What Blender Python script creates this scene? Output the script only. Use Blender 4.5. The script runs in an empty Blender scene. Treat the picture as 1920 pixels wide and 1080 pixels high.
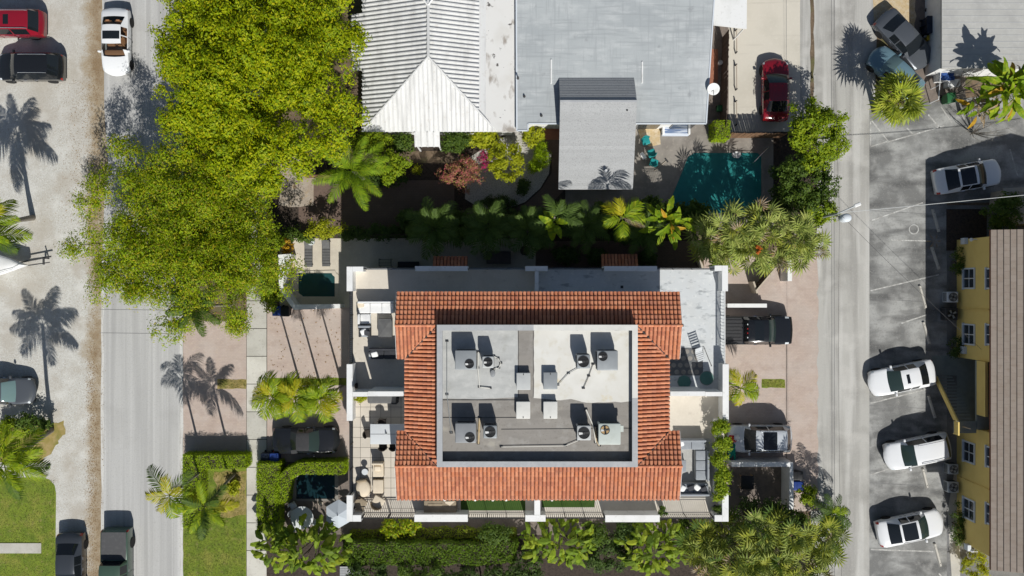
import bpy, bmesh, math, random
import numpy as np
from mathutils import Vector, Matrix, Euler
R = math.radians
rng = np.random.default_rng(7)
random.seed(7)
scene = bpy.context.scene
col = scene.collection

# ------------------------------------------------------------------ camera, sky, sun, exposure
CAMH = 58.0            # drone height above the street
SC = 26.5              # photo pixels per metre at ground level
cam_d = bpy.data.cameras.new('camera'); cam = bpy.data.objects.new('camera', cam_d); col.objects.link(cam)
cam.location = (0, 0, CAMH); cam.rotation_euler = (0, 0, 0)
cam_d.sensor_width = 36.0; cam_d.lens = 36.0 * CAMH / (1920 / SC); cam_d.clip_end = 1000
scene.camera = cam
SHX, SHY = -0.28, 1.0   # shadow of a 1 m high point falls this far
sun_dir = Vector((-SHX, -SHY, 1.0)).normalized()
world = bpy.data.worlds.new('World'); scene.world = world; world.use_nodes = True
wn = world.node_tree; wn.nodes.clear()
sky = wn.nodes.new('ShaderNodeTexSky'); sky.sky_type = 'NISHITA'; sky.sun_disc = False
sky.sun_elevation = math.asin(sun_dir.z); sky.sun_rotation = math.atan2(sun_dir.x, sun_dir.y)
bg = wn.nodes.new('ShaderNodeBackground'); bg.inputs[1].default_value = 0.056
wo = wn.nodes.new('ShaderNodeOutputWorld')
wn.links.new(sky.outputs[0], bg.inputs[0]); wn.links.new(bg.outputs[0], wo.inputs[0])
sl = bpy.data.lights.new('sun', 'SUN'); sl.energy = 4.5; sl.angle = R(0.5); sl.color = (1.0, 0.98, 0.93)
so = bpy.data.objects.new('sun', sl); col.objects.link(so)
so.rotation_euler = (-sun_dir).to_track_quat('-Z', 'Y').to_euler(); so.location = (20, -60, 80)
scene.view_settings.view_transform = 'Standard'; scene.view_settings.look = 'None'
scene.view_settings.exposure = 0.0; scene.view_settings.gamma = 1.0
scene.render.engine = 'CYCLES'
scene.cycles.max_bounces = 6; scene.cycles.transparent_max_bounces = 8

def W(px, py, z=0.0):
    k = (CAMH - z) / CAMH / SC
    return Vector(((px - 960) * k, (540 - py) * k, z))
def WP(pts, z=0.0): return [W(a, b, z) for a, b in pts]

# ------------------------------------------------------------------ materials
MATS = {}
def mat(name, base, layers=(), rough=0.85, bump=None, rnd=None, metal=0.0, spec=0.3, leaf=0.0, alpha=None, coat=0.0, lum=None):
    """layers: (colour, scale xyz or number, lo, hi, opacity[, detail]); rnd: list of colours picked per loose piece; lum: brightness jitter per piece"""
    m = bpy.data.materials.new(name); m.use_nodes = True
    nt = m.node_tree; N = nt.nodes; L = nt.links; N.clear()
    out = N.new('ShaderNodeOutputMaterial'); bs = N.new('ShaderNodeBsdfPrincipled')
    bs.inputs['Roughness'].default_value = rough; bs.inputs['Metallic'].default_value = metal
    bs.inputs['Specular IOR Level'].default_value = spec
    if coat: bs.inputs['Coat Weight'].default_value = coat; bs.inputs['Coat Roughness'].default_value = 0.04
    geo = N.new('ShaderNodeNewGeometry')
    c = N.new('ShaderNodeRGB'); c.outputs[0].default_value = (*base, 1); cur = c.outputs[0]
    fac = None
    if rnd or lum:
        oi = N.new('ShaderNodeObjectInfo'); ad = N.new('ShaderNodeMath'); ad.operation = 'ADD'
        L.new(geo.outputs['Random Per Island'], ad.inputs[0]); L.new(oi.outputs['Random'], ad.inputs[1])
        fr = N.new('ShaderNodeMath'); fr.operation = 'FRACT'; L.new(ad.outputs[0], fr.inputs[0]); fac = fr.outputs[0]
    if rnd:
        cr = N.new('ShaderNodeValToRGB'); e = cr.color_ramp.elements
        cols = [base] + list(rnd)
        e[0].position = 0; e[0].color = (*cols[0], 1); e[1].position = 1; e[1].color = (*cols[-1], 1)
        for i, cc in enumerate(cols[1:-1]):
            x = e.new((i + 1) / (len(cols) - 1)); x.color = (*cc, 1)
        L.new(fac, cr.inputs[0]); cur = cr.outputs[0]
    for ly in layers:
        cc, s, lo, hi, op = ly[:5]; det = ly[5] if len(ly) > 5 else 4
        mp = N.new('ShaderNodeMapping'); L.new(geo.outputs['Position'], mp.inputs[0])
        s3 = s if isinstance(s, tuple) else (s, s, s)
        mp.inputs['Scale'].default_value = s3; mp.inputs['Location'].default_value = (random.uniform(-50, 50), random.uniform(-50, 50), 3)
        nz = N.new('ShaderNodeTexNoise'); nz.inputs['Scale'].default_value = 1.0; nz.inputs['Detail'].default_value = det
        L.new(mp.outputs[0], nz.inputs['Vector'])
        rp = N.new('ShaderNodeMapRange'); rp.inputs[1].default_value = lo; rp.inputs[2].default_value = hi
        rp.inputs[3].default_value = 0; rp.inputs[4].default_value = op
        L.new(nz.outputs[0], rp.inputs[0])
        mx = N.new('ShaderNodeMix'); mx.data_type = 'RGBA'
        L.new(rp.outputs[0], mx.inputs[0]); L.new(cur, mx.inputs[6]); mx.inputs[7].default_value = (*cc, 1); cur = mx.outputs[2]
    if lum:
        hv = N.new('ShaderNodeHueSaturation'); L.new(cur, hv.inputs['Color'])
        mr = N.new('ShaderNodeMapRange'); mr.inputs[3].default_value = 1 - lum; mr.inputs[4].default_value = 1 + lum
        L.new(fac, mr.inputs[0]); L.new(mr.outputs[0], hv.inputs['Value']); cur = hv.outputs[0]
    L.new(cur, bs.inputs['Base Color'])
    if bump:
        nz = N.new('ShaderNodeTexNoise'); nz.inputs['Scale'].default_value = bump[1]; nz.inputs['Detail'].default_value = 3
        L.new(geo.outputs['Position'], nz.inputs['Vector'])
        bp = N.new('ShaderNodeBump'); bp.inputs['Strength'].default_value = bump[0]; bp.inputs['Distance'].default_value = bump[2] if len(bump) > 2 else 0.03
        L.new(nz.outputs[0], bp.inputs['Height']); L.new(bp.outputs[0], bs.inputs['Normal'])
    sh = bs.outputs[0]
    if leaf:
        tr = N.new('ShaderNodeBsdfTranslucent'); L.new(cur, tr.inputs[0])
        ms = N.new('ShaderNodeMixShader'); ms.inputs[0].default_value = leaf
        L.new(sh, ms.inputs[1]); L.new(tr.outputs[0], ms.inputs[2]); sh = ms.outputs[0]
    if alpha is not None:
        tp = N.new('ShaderNodeBsdfTransparent'); tp.inputs[0].default_value = (*alpha[1], 1)
        ms = N.new('ShaderNodeMixShader'); ms.inputs[0].default_value = alpha[0]
        L.new(sh, ms.inputs[1]); L.new(tp.outputs[0], ms.inputs[2]); sh = ms.outputs[0]
    L.new(sh, out.inputs[0])
    MATS[name] = m
    return m

# ------------------------------------------------------------------ object helpers
def tag(o, label=None, cat=None, group=None, kind=None):
    if label: o['label'] = label
    if cat: o['category'] = cat
    if group: o['group'] = group
    if kind: o['kind'] = kind
    return o
def thing(name, label, cat, loc=(0, 0, 0), rz=0.0, group=None):
    o = bpy.data.objects.new(name, None); o.empty_display_size = 0.3; col.objects.link(o)
    o.location = loc; o.rotation_euler = (0, 0, rz)
    return tag(o, label, cat, group)
def place(o, parent, world=False):
    if parent is not None:
        o.parent = parent
        if world and parent.parent is None: o.location = -Vector(parent.location)
    return o
def link_mesh(name, me, parent=None, loc=None, rot=None, scale=None):
    o = bpy.data.objects.new(name, me); col.objects.link(o)
    if parent is not None: o.parent = parent
    if loc is not None: o.location = loc
    if rot is not None: o.rotation_euler = rot
    if scale is not None: o.scale = scale if hasattr(scale, '__len__') else (scale,) * 3
    return o
class MB:
    def __init__(s): s.v = []; s.f = []
    def add(s, vs, fs):
        b = len(s.v); s.v += [tuple(p) for p in vs]; s.f += [tuple(i + b for i in f) for f in fs]; return s
    def box(s, c, d, rz=0.0, rx=0.0, ry=0.0):
        x, y, z = d[0] / 2, d[1] / 2, d[2] / 2
        m = Euler((rx, ry, rz)).to_matrix(); c = Vector(c)
        vs = [c + m @ Vector((a, b, e)) for e in (-z, z) for a, b in ((-x, -y), (x, -y), (x, y), (-x, y))]
        return s.add(vs, [(0, 3, 2, 1), (4, 5, 6, 7), (0, 1, 5, 4), (1, 2, 6, 5), (2, 3, 7, 6), (3, 0, 4, 7)])
    def bbox(s, p0, p1):
        return s.box([(a + b) / 2 for a, b in zip(p0, p1)], [abs(b - a) for a, b in zip(p0, p1)])
    def rbox(s, c, d, r=0.05, rz=0.0, rx=0.0, ry=0.0):   # box with chamfered top edges and rounded corners in plan
        x, y, z = d[0] / 2, d[1] / 2, d[2] / 2; r = min(r, x * .8, y * .8, z * 1.5)
        def ring(ins, zz):
            pts = []
            for sx, sy, a0 in ((1, 1, 0), (-1, 1, 90), (-1, -1, 180), (1, -1, 270)):
                for a in (0, 45, 90):
                    t = R(a0 + a); rr = max(r - ins, 0.001)
                    pts.append(Vector((sx * (x - r) + math.cos(t) * rr, sy * (y - r) + math.sin(t) * rr, zz)))
            return pts
        m = Euler((rx, ry, rz)).to_matrix(); c = Vector(c)
        rings = [ring(0, -z), ring(0, z - r * .6), ring(r * .3, z - r * .18), ring(r * .85, z)]
        vs = [c + m @ p for q in rings for p in q]; n = 12
        fs = [tuple(range(n - 1, -1, -1)), tuple(range(3 * n, 4 * n))]
        for k in range(3):
            for i in range(n): fs.append((k * n + i, k * n + (i + 1) % n, (k + 1) * n + (i + 1) % n, (k + 1) * n + i))
        return s.add(vs, fs)
    def prism(s, pts, z0, z1):
        n = len(pts); P = [(p[0], p[1]) for p in pts]
        area = sum(P[i][0] * P[(i + 1) % n][1] - P[(i + 1) % n][0] * P[i][1] for i in range(n))
        if area < 0: P = P[::-1]
        vs = [(a, b, z0) for a, b in P] + [(a, b, z1) for a, b in P]
        fs = [tuple(range(n - 1, -1, -1)), tuple(range(n, 2 * n))] + [(i, (i + 1) % n, n + (i + 1) % n, n + i) for i in range(n)]
        return s.add(vs, fs)
    def sheet(s, pts, z):
        P = [(p[0], p[1]) for p in pts]; n = len(P)
        area = sum(P[i][0] * P[(i + 1) % n][1] - P[(i + 1) % n][0] * P[i][1] for i in range(n))
        if area < 0: P = P[::-1]
        return s.add([(a, b, z) for a, b in P], [tuple(range(n))])
    def quad(s, a, b, c, d): return s.add([a, b, c, d], [(0, 1, 2, 3)])
    def tube(s, path, r, n=6, cap=True):
        path = [Vector(p) for p in path]; rs = r if hasattr(r, '__len__') else [r] * len(path)
        vs = []; fs = []
        for i, p in enumerate(path):
            d = (path[min(i + 1, len(path) - 1)] - path[max(i - 1, 0)])
            d = d.normalized() if d.length > 1e-9 else Vector((0, 0, 1))
            u = d.cross(Vector((0, 0, 1)));
            if u.length < 1e-3: u = Vector((1, 0, 0))
            u.normalize(); w = u.cross(d)
            for k in range(n):
                a = 2 * math.pi * k / n; vs.append(p + (u * math.cos(a) + w * math.sin(a)) * rs[i])
        for i in range(len(path) - 1):
            for k in range(n): fs.append((i * n + k, i * n + (k + 1) % n, (i + 1) * n + (k + 1) % n, (i + 1) * n + k))
        if cap: fs += [tuple(range(n - 1, -1, -1)), tuple(range((len(path) - 1) * n, len(path) * n))]
        return s.add(vs, fs)
    def lathe(s, prof, c=(0, 0, 0), n=20, axis='z', ex=1.0, ey=1.0):   # prof: (radius, height)
        vs = []; fs = []; c = Vector(c)
        for r, h in prof:
            for k in range(n):
                a = 2 * math.pi * k / n
                p = (r * math.cos(a) * ex, r * math.sin(a) * ey, h)
                if axis == 'y': p = (p[0], p[2], p[1])
                if axis == 'x': p = (p[2], p[0], p[1])
                vs.append(c + Vector(p))
        for i in range(len(prof) - 1):
            for k in range(n): fs.append((i * n + k, i * n + (k + 1) % n, (i + 1) * n + (k + 1) % n, (i + 1) * n + k))
        fs += [tuple(range(n - 1, -1, -1)), tuple(range((len(prof) - 1) * n, len(prof) * n))]
        return s.add(vs, fs)
    def mesh(s, name, m, smooth=None):
        me = bpy.data.meshes.new(name); me.from_pydata(s.v, [], s.f)
        bm = bmesh.new(); bm.from_mesh(me); bmesh.ops.recalc_face_normals(bm, faces=bm.faces); bm.to_mesh(me); bm.free()
        me.materials.append(MATS[m])
        if smooth is not None:
            me.polygons.foreach_set('use_smooth', [True] * len(me.polygons))
            me.set_sharp_from_angle(angle=R(smooth))
        me.update(); return me
    def build(s, name, m, parent=None, smooth=None, world=True, **kw):
        o = bpy.data.objects.new(name, s.mesh(name, m, smooth)); col.objects.link(o)
        if parent is not None: place(o, parent, world)
        if kw: tag(o, **kw)
        return o
def sheet(name, pts, z, m, kind='structure', parent=None, **kw):
    me = bpy.data.meshes.new(name); b = MB().sheet(pts, z); me.from_pydata(b.v, [], b.f); me.materials.append(MATS[m])
    o = bpy.data.objects.new(name, me); col.objects.link(o)
    if parent is not None: place(o, parent, True)
    elif kind: o['kind'] = kind
    if kw: tag(o, **kw)
    return o
def rect(x0, y0, x1, y1): return [(x0, y0), (x1, y0), (x1, y1), (x0, y1)]
def wobble(pts, amp, step):      # subdivide a pixel outline and make it uneven
    o = []
    for i in range(len(pts)):
        a = Vector(pts[i]); b = Vector(pts[(i + 1) % len(pts)]); n = max(1, int((b - a).length / step))
        for k in range(n):
            p = a.lerp(b, k / n); o.append((p.x + random.uniform(-amp, amp), p.y + random.uniform(-amp, amp)))
    return o
# ------------------------------------------------------------------ material library
mat('dirt', (.16, .115, .075), [((.07, .05, .035), 1.2, .45, .7, .8), ((.30, .23, .16), 6, .55, .75, .6), ((.10, .12, .03), .5, .5, .65, .7)], bump=(.5, 18))
mat('mulch', (.06, .045, .035), [((.03, .022, .018), 6, .45, .65, .8), ((.12, .085, .06), 14, .55, .75, .7)], bump=(.7, 25))
mat('gravel', (.53, .52, .48), [((.42, .38, .32), 9, .50, .68, .75, 2), ((.70, .69, .65), 16, .52, .7, .8, 2), ((.30, .25, .19), 30, .60, .72, .7, 2), ((.43, .39, .33), .45, .48, .66, .75), ((.66, .65, .61), .8, .52, .68, .6), ((.40, .36, .30), (.25, .06, .2), .52, .7, .5)], bump=(.6, 26))
def edge_litter(m, x0, x1, cc, cc2):
    nt = m.node_tree; N = nt.nodes; L = nt.links; bs = [n for n in N if n.type == 'BSDF_PRINCIPLED'][0]; src = bs.inputs['Base Color'].links[0].from_socket
    geo = [n for n in N if n.type == 'NEW_GEOMETRY'][0]; sp = N.new('ShaderNodeSeparateXYZ'); L.new(geo.outputs['Position'], sp.inputs[0])
    mr = N.new('ShaderNodeMapRange'); mr.inputs[1].default_value = x0; mr.inputs[2].default_value = x1; L.new(sp.outputs[0], mr.inputs[0])
    tot = mr.outputs[0]
    for sc, am in ((.28, 1.1), (1.6, .7), (9, .45)):
        nz = N.new('ShaderNodeTexNoise'); nz.inputs['Scale'].default_value = sc; nz.inputs['Detail'].default_value = 3; L.new(geo.outputs['Position'], nz.inputs['Vector'])
        a = N.new('ShaderNodeMath'); a.operation = 'MULTIPLY_ADD'; L.new(nz.outputs[0], a.inputs[0]); a.inputs[1].default_value = am; L.new(tot, a.inputs[2])
        b = N.new('ShaderNodeMath'); b.operation = 'SUBTRACT'; L.new(a.outputs[0], b.inputs[0]); b.inputs[1].default_value = am * .5; tot = b.outputs[0]
    for lo, hi, c_, op in ((.55, .95, cc, .85), (.95, 1.25, cc2, .75)):
        r_ = N.new('ShaderNodeMapRange'); r_.inputs[1].default_value = lo; r_.inputs[2].default_value = hi; r_.inputs[4].default_value = op; L.new(tot, r_.inputs[0])
        mx = N.new('ShaderNodeMix'); mx.data_type = 'RGBA'; L.new(r_.outputs[0], mx.inputs[0]); L.new(src, mx.inputs[6]); mx.inputs[7].default_value = (*c_, 1); src = mx.outputs[2]
    L.new(src, bs.inputs['Base Color'])
edge_litter(MATS['gravel'], -31.3, -29.4, (.34, .265, .17), (.22, .145, .075))
mat('litter', (.27, .205, .13), [((.42, .37, .30), 1.2, .46, .62, .9), ((.33, .20, .075), 3.5, .55, .68, .7), ((.16, .12, .085), 9, .55, .75, .6), ((.10, .075, .05), 25, .6, .75, .6)], bump=(.5, 22))
mat('street', (.47, .465, .45), [((.35, .345, .335), (1.6, .05, 1), .42, .65, .7), ((.60, .595, .575), (3.2, .03, 1), .50, .70, .75), ((.33, .32, .31), 12, .52, .72, .5), ((.55, .54, .51), 22, .58, .75, .5), ((.30, .29, .275), .22, .55, .72, .45)], bump=(.25, 40, .01))
mat('streetedge', (.60, .59, .56), [((.42, .40, .37), (8, .5, 1), .48, .64, .8), ((.36, .33, .29), 6, .55, .7, .6)])
mat('concrete', (.55, .525, .47), [((.43, .405, .36), .6, .45, .68, .7), ((.62, .60, .54), 3, .5, .72, .5), ((.38, .35, .30), 9, .58, .74, .5)], bump=(.2, 40, .01))
mat('sidewalk', (.56, .54, .48), [((.42, .40, .345), .8, .44, .66, .7), ((.36, .33, .28), 7, .58, .74, .55), ((.63, .61, .55), 18, .55, .75, .5)], lum=.10, bump=(.2, 40, .01))
mat('alley', (.44, .43, .40), [((.31, .30, .28), (1.1, .07, 1), .42, .60, .8), ((.55, .54, .51), (1.6, .10, 1), .50, .66, .75), ((.26, .25, .23), .35, .54, .70, .65), ((.56, .545, .51), .55, .55, .70, .6), ((.49, .47, .43), 9, .55, .72, .45), ((.30, .285, .26), 16, .57, .74, .5)], bump=(.25, 40, .01))
mat('parking', (.37, .37, .355), [((.15, .15, .145), .45, .42, .58, .85), ((.10, .10, .098), (.30, 1.1, 1), .48, .64, .75), ((.44, .435, .415), .9, .54, .70, .5), ((.21, .205, .195), 7, .52, .7, .55), ((.50, .49, .46), 15, .6, .74, .5)], bump=(.3, 40, .01))
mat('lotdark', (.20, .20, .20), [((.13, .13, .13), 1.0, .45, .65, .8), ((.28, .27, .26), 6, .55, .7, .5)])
mat('beigedrive', (.60, .56, .48), [((.52, .485, .41), .4, .45, .65, .7), ((.45, .415, .35), (.2, 3, 1), .6, .75, .5), ((.66, .62, .54), 5, .55, .75, .5)])
mat('sand', (.52, .40, .235), [((.60, .52, .40), 3, .45, .65, .7), ((.36, .25, .13), 9, .55, .72, .6)], bump=(.4, 25))
mat('earth', (.36, .30, .24), [((.46, .41, .35), 1.5, .45, .65, .7), ((.40, .27, .13), 2.5, .55, .7, .6), ((.20, .16, .12), 7, .55, .72, .6)], bump=(.5, 25))
mat('deck', (.60, .54, .44), [((.50, .45, .37), 1.0, .45, .65, .7), ((.66, .61, .52), 7, .52, .72, .6), ((.40, .35, .28), 14, .6, .75, .45)])
mat('pooldeck', (.27, .245, .215), [((.19, .17, .15), 1, .45, .65, .7), ((.36, .32, .27), 5, .55, .7, .5)])
mat('darkpaver_and_shade', (.20, .165, .14), [((.13, .11, .095), 2, .45, .65, .7), ((.26, .21, .18), 9, .5, .7, .5)])
mat('whitegravel', (.52, .50, .45), [((.30, .28, .25), 14, .48, .62, .8, 2), ((.66, .64, .6), 20, .55, .7, .8, 2)], bump=(.8, 20))
mat('lawn', (.19, .25, .025), [((.12, .18, .02), 1.5, .45, .65, .8), ((.30, .28, .06), .8, .5, .68, .7), ((.32, .26, .11), 3, .58, .72, .55), ((.10, .15, .015), 18, .5, .7, .7)], bump=(.8, 30))
mat('drylawn', (.30, .235, .075), [((.40, .30, .14), 2, .45, .65, .8), ((.19, .19, .04), 1.1, .5, .66, .8)], bump=(.6, 30))
mat('turf', (.055, .11, .018), [((.04, .085, .014), 6, .45, .65, .6)], bump=(.5, 60))
mat('line', (.60, .60, .57), [((.33, .32, .30), 3, .40, .58, .9), ((.36, .35, .33), 14, .46, .6, .8)])
mat('curbpaint', (.50, .50, .48), [((.36, .35, .33), 4, .45, .62, .8)])
def brickmat(name, c1, c2, mortar, bw, bh, extra=()):
    m = mat(name, c1, extra); nt = m.node_tree; N = nt.nodes; L = nt.links
    bs = [n for n in N if n.type == 'BSDF_PRINCIPLED'][0]
    src = bs.inputs['Base Color'].links[0].from_socket
    geo = [n for n in N if n.type == 'NEW_GEOMETRY'][0]
    br = N.new('ShaderNodeTexBrick'); br.inputs['Scale'].default_value = 1; br.inputs['Brick Width'].default_value = bw; br.inputs['Row Height'].default_value = bh
    br.inputs['Mortar Size'].default_value = .012; br.inputs['Color1'].default_value = (*c1, 1); br.inputs['Color2'].default_value = (*c2, 1); br.inputs['Mortar'].default_value = (*mortar, 1)
    L.new(geo.outputs['Position'], br.inputs['Vector'])
    mx = N.new('ShaderNodeMix'); mx.data_type = 'RGBA'; mx.inputs[0].default_value = .5
    L.new(src, mx.inputs[6]); L.new(br.outputs[0], mx.inputs[7]); L.new(mx.outputs[2], bs.inputs['Base Color'])
    return m
brickmat('pinkpaver', (.50, .40, .34), (.42, .33, .28), (.38, .31, .27), .22, .11, [((.58, .51, .46), .6, .42, .62, .8), ((.40, .31, .265), 1.3, .5, .66, .7), ((.58, .48, .37), 3.5, .55, .70, .6), ((.46, .42, .38), .35, .5, .66, .6), ((.35, .25, .2), 20, .56, .7, .5)])
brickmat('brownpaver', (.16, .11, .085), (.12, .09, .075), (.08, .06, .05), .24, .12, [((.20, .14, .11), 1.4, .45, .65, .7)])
brickmat('redpaver', (.36, .15, .09), (.28, .12, .075), (.18, .1, .07), .24, .12, [((.26, .11, .07), 1.4, .45, .65, .7)])
mat('white', (.77, .77, .755), [((.64, .64, .61), 1.2, .50, .70, .6), ((.50, .49, .45), (5, 5, 1), .60, .74, .55), ((.36, .35, .32), 9, .68, .78, .5)], rough=.7)
mat('whitemetal', (.66, .66, .65), [((.50, .50, .49), (2.2, .5, 1), .45, .66, .6), ((.50, .47, .43), 3.5, .58, .74, .5), ((.34, .27, .20), 7, .68, .78, .6)], rough=.55)
mat('membrane', (.70, .69, .665), [((.62, .60, .56), .7, .5, .7, .7), ((.30, .26, .22), (1.6, .8, 1), .58, .70, .85), ((.07, .06, .055), 2.2, .66, .70, .95)], rough=.7)
mat('greyroof', (.43, .455, .46), [((.37, .395, .405), .35, .45, .65, .8), ((.53, .55, .55), (.9, 2.2, 1), .48, .68, .65), ((.33, .35, .36), (.5, 7, 1), .52, .66, .6), ((.33, .35, .36), (7, .5, 1), .54, .68, .5), ((.26, .27, .28), 1.6, .66, .76, .6), ((.70, .72, .72), .13, .60, .74, .6), ((.37, .38, .385), 12, .56, .72, .4)], rough=.75)
mat('shingle_grey', (.38, .385, .385), [((.36, .365, .365), 1.2, .45, .65, .6), ((.25, .25, .25), 14, .53, .66, .7), ((.54, .54, .53), 22, .56, .7, .6)], lum=.05, rough=.9)
mat('roofpale', (.44, .435, .41), [((.36, .355, .34), .8, .45, .65, .6), ((.52, .515, .49), 4, .52, .72, .5)])
mat('coping', (.40, .41, .42), [((.50, .5, .5), 2, .5, .7, .5), ((.30, .3, .31), 6, .55, .72, .4)])
mat('copingwhite', (.68, .67, .63), [((.56, .55, .51), 2, .5, .7, .5)])
mat('roofgrey', (.47, .475, .46), [((.38, .385, .375), (.5, 1.8, 1), .45, .65, .7), ((.56, .56, .54), 2.5, .5, .7, .6), ((.33, .325, .29), 1.3, .62, .74, .6), ((.34, .34, .33), 14, .56, .72, .4)])
mat('roofcream', (.67, .655, .605), [((.74, .73, .69), 1, .45, .65, .6), ((.58, .54, .44), 2, .55, .72, .6), ((.62, .50, .26), 1.1, .66, .74, .6)])
mat('roofbrown', (.285, .265, .24), [((.23, .215, .195), (.5, 2, 1), .45, .65, .7), ((.36, .345, .32), 2, .52, .7, .6), ((.19, .17, .15), 8, .57, .72, .5), ((.42, .39, .33), 1.0, .64, .74, .6)])
mat('parapetdark', (.13, .135, .14), [((.20, .2, .2), 3, .5, .7, .5)])
mat('tile', (.63, .245, .12), rnd=[(.55, .19, .09), (.67, .29, .16), (.57, .225, .12), (.47, .165, .09), (.65, .265, .14), (.50, .20, .12)], layers=[((.32, .13, .085), 6, .52, .72, .55), ((.62, .34, .21), 20, .6, .75, .4), ((.20, .11, .085), 1.4, .62, .76, .4)], rough=.8)
mat('tileunder', (.23, .09, .055))
mat('tilebrown', (.27, .225, .19), rnd=[(.26, .215, .18), (.28, .235, .20), (.255, .215, .18), (.275, .23, .195)], layers=[((.22, .17, .135), 3, .5, .7, .5), ((.36, .29, .225), 14, .56, .72, .5)], lum=.03, rough=.9)
mat('terrabeige', (.63, .575, .49), [((.55, .50, .42), 1.2, .45, .65, .6), ((.68, .63, .55), 8, .52, .72, .5), ((.45, .40, .33), 3, .64, .76, .5)])
mat('terratile', (.61, .555, .475), [((.56, .51, .43), 1.2, .45, .65, .6), ((.48, .44, .37), 5, .6, .75, .4)], lum=.05)
mat('marble', (.58, .60, .605), [((.55, .56, .55), 1.0, .45, .65, .6), ((.26, .28, .29), (1.1, 3.0, 1), .60, .68, .75, 6), ((.36, .38, .39), (2.4, 5, 1), .60, .70, .6, 6), ((.74, .74, .72), 4, .55, .72, .5)])
mat('yellow', (.80, .60, .20), [((.74, .54, .17), 1.5, .45, .68, .5), ((.83, .65, .25), 6, .55, .72, .35)], rough=.9, bump=(.2, 30, .01))
mat('greendeck', (.24, .275, .26), [((.19, .215, .205), 2, .45, .65, .6)], rough=.7)
mat('window', (.025, .035, .045), rough=.08, spec=.6)
mat('blueglass', (.04, .10, .16), rough=.08, spec=.6)
mat('frame', (.62, .66, .70), rough=.6)
mat('black', (.018, .018, .02), rough=.5)
mat('blackiron', (.02, .02, .022), rough=.6)
mat('charcoal', (.05, .05, .052), [((.08, .08, .08), 3, .5, .7, .5)])
mat('greymetal', (.30, .32, .33), [((.36, .38, .39), 2, .5, .7, .5)], rough=.5, metal=.2)
mat('greymetal2', (.27, .28, .29), [((.33, .34, .35), 2, .5, .7, .5)], rough=.5, metal=.2)
mat('hatch', (.50, .51, .50), [((.44, .45, .45), 3, .5, .7, .5)], rough=.5)
mat('acgreen', (.52, .56, .52), [((.44, .47, .42), 3, .5, .7, .5), ((.4, .36, .2), 5, .66, .76, .5)], rough=.5)
mat('fanblack', (.012, .013, .015), rough=.5)
mat('chrome', (.75, .76, .78), rough=.22, metal=.9)
mat('pipewhite', (.72, .70, .64), rough=.6)
mat('copperpipe', (.42, .28, .13), rough=.6)
mat('wood', (.22, .13, .075), [((.15, .085, .05), (9, 1, 9), .45, .65, .7)], lum=.15)
mat('darkwood', (.085, .06, .045), [((.05, .036, .03), (9, 1, 9), .45, .65, .7)], lum=.2)
mat('tanstone', (.52, .45, .36), [((.44, .37, .29), 4, .45, .65, .6)])
mat('bark', (.13, .105, .08), [((.075, .06, .045), 9, .45, .65, .8), ((.20, .17, .13), 18, .55, .7, .6)], bump=(.6, 30))
mat('palmbark', (.26, .235, .20), [((.16, .14, .12), (4, 4, 22), .45, .62, .8)], bump=(.4, 30))
def watermat(name, colr, rough=.06):
    m = mat(name, colr, rough=rough, spec=.5); nt = m.node_tree; N = nt.nodes; L = nt.links
    bs = [n for n in N if n.type == 'BSDF_PRINCIPLED'][0]
    bs.inputs['Transmission Weight'].default_value = .0
    nz = N.new('ShaderNodeTexNoise'); nz.inputs['Scale'].default_value = 5; nz.inputs['Detail'].default_value = 2
    geo = [n for n in N if n.type == 'NEW_GEOMETRY'][0]; L.new(geo.outputs['Position'], nz.inputs['Vector'])
    bp = N.new('ShaderNodeBump'); bp.inputs['Strength'].default_value = .12; bp.inputs['Distance'].default_value = .05
    L.new(nz.outputs[0], bp.inputs['Height']); L.new(bp.outputs[0], bs.inputs['Normal'])
    tp = N.new('ShaderNodeBsdfTransparent'); tp.inputs[0].default_value = (.34, .68, .68, 1)
    ms = N.new('ShaderNodeMixShader'); ms.inputs[0].default_value = .55
    out = [n for n in N if n.type == 'OUTPUT_MATERIAL'][0]
    L.new(bs.outputs[0], ms.inputs[1]); L.new(tp.outputs[0], ms.inputs[2]); L.new(ms.outputs[0], out.inputs[0])
watermat('water', (.014, .036, .046)); watermat('water_teal', (.035, .19, .19)); watermat('water_mid', (.035, .085, .09))
mat('pooltile', (.32, .72, .68), [((.24, .60, .58), 2, .45, .65, .6)])
mat('pooltile_mid', (.10, .20, .20), [((.07, .15, .155), 2, .45, .65, .6)])
mat('pooltile_dark', (.025, .055, .065), [((.02, .04, .05), 2, .45, .65, .6)])

# ------------------------------------------------------------------ ground, roads, paving
BIG = 2600
sheet('ground', [W(a, b) for a, b in rect(-2500, -2500, 4400, 3500)], 0.0, 'dirt')
sheet('gravel_verge', WP(wobble([(-900, -500), (193, -500), (193, 0), (196, 200), (202, 300), (194, 400), (190, 540), (190, 1080), (190, 1600), (-900, 1600)], 1.2, 40)), .019, 'gravel')
sheet('dirt_edge', WP(wobble([(0, 795), (92, 797), (118, 790), (124, 806), (104, 838), (80, 866), (0, 868)], 3, 7)), .024, 'drylawn')
sheet('street', WP([(187, -500), (343, -500), (343, 1600), (187, 1600)]), .014, 'street')
sheet('street_edge', WP(wobble([(187, -200), (194, -200), (195, 1300), (187, 1300)], .8, 20)), .0165, 'streetedge')
sheet('street_edge', WP(wobble([(336, -200), (343.5, -200), (343.5, 1300), (338, 1300)], .8, 20)), .018, 'streetedge')
sheet('verge', WP(rect(343, -300, 463, 602)), .010, 'dirt')
sheet('driveway', WP(rect(343.5, 602, 462, 852)), .014, 'pinkpaver')
sheet('lawn', WP(wobble(rect(408, 711, 462, 729), 1.0, 8)), .020, 'drylawn')
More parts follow.
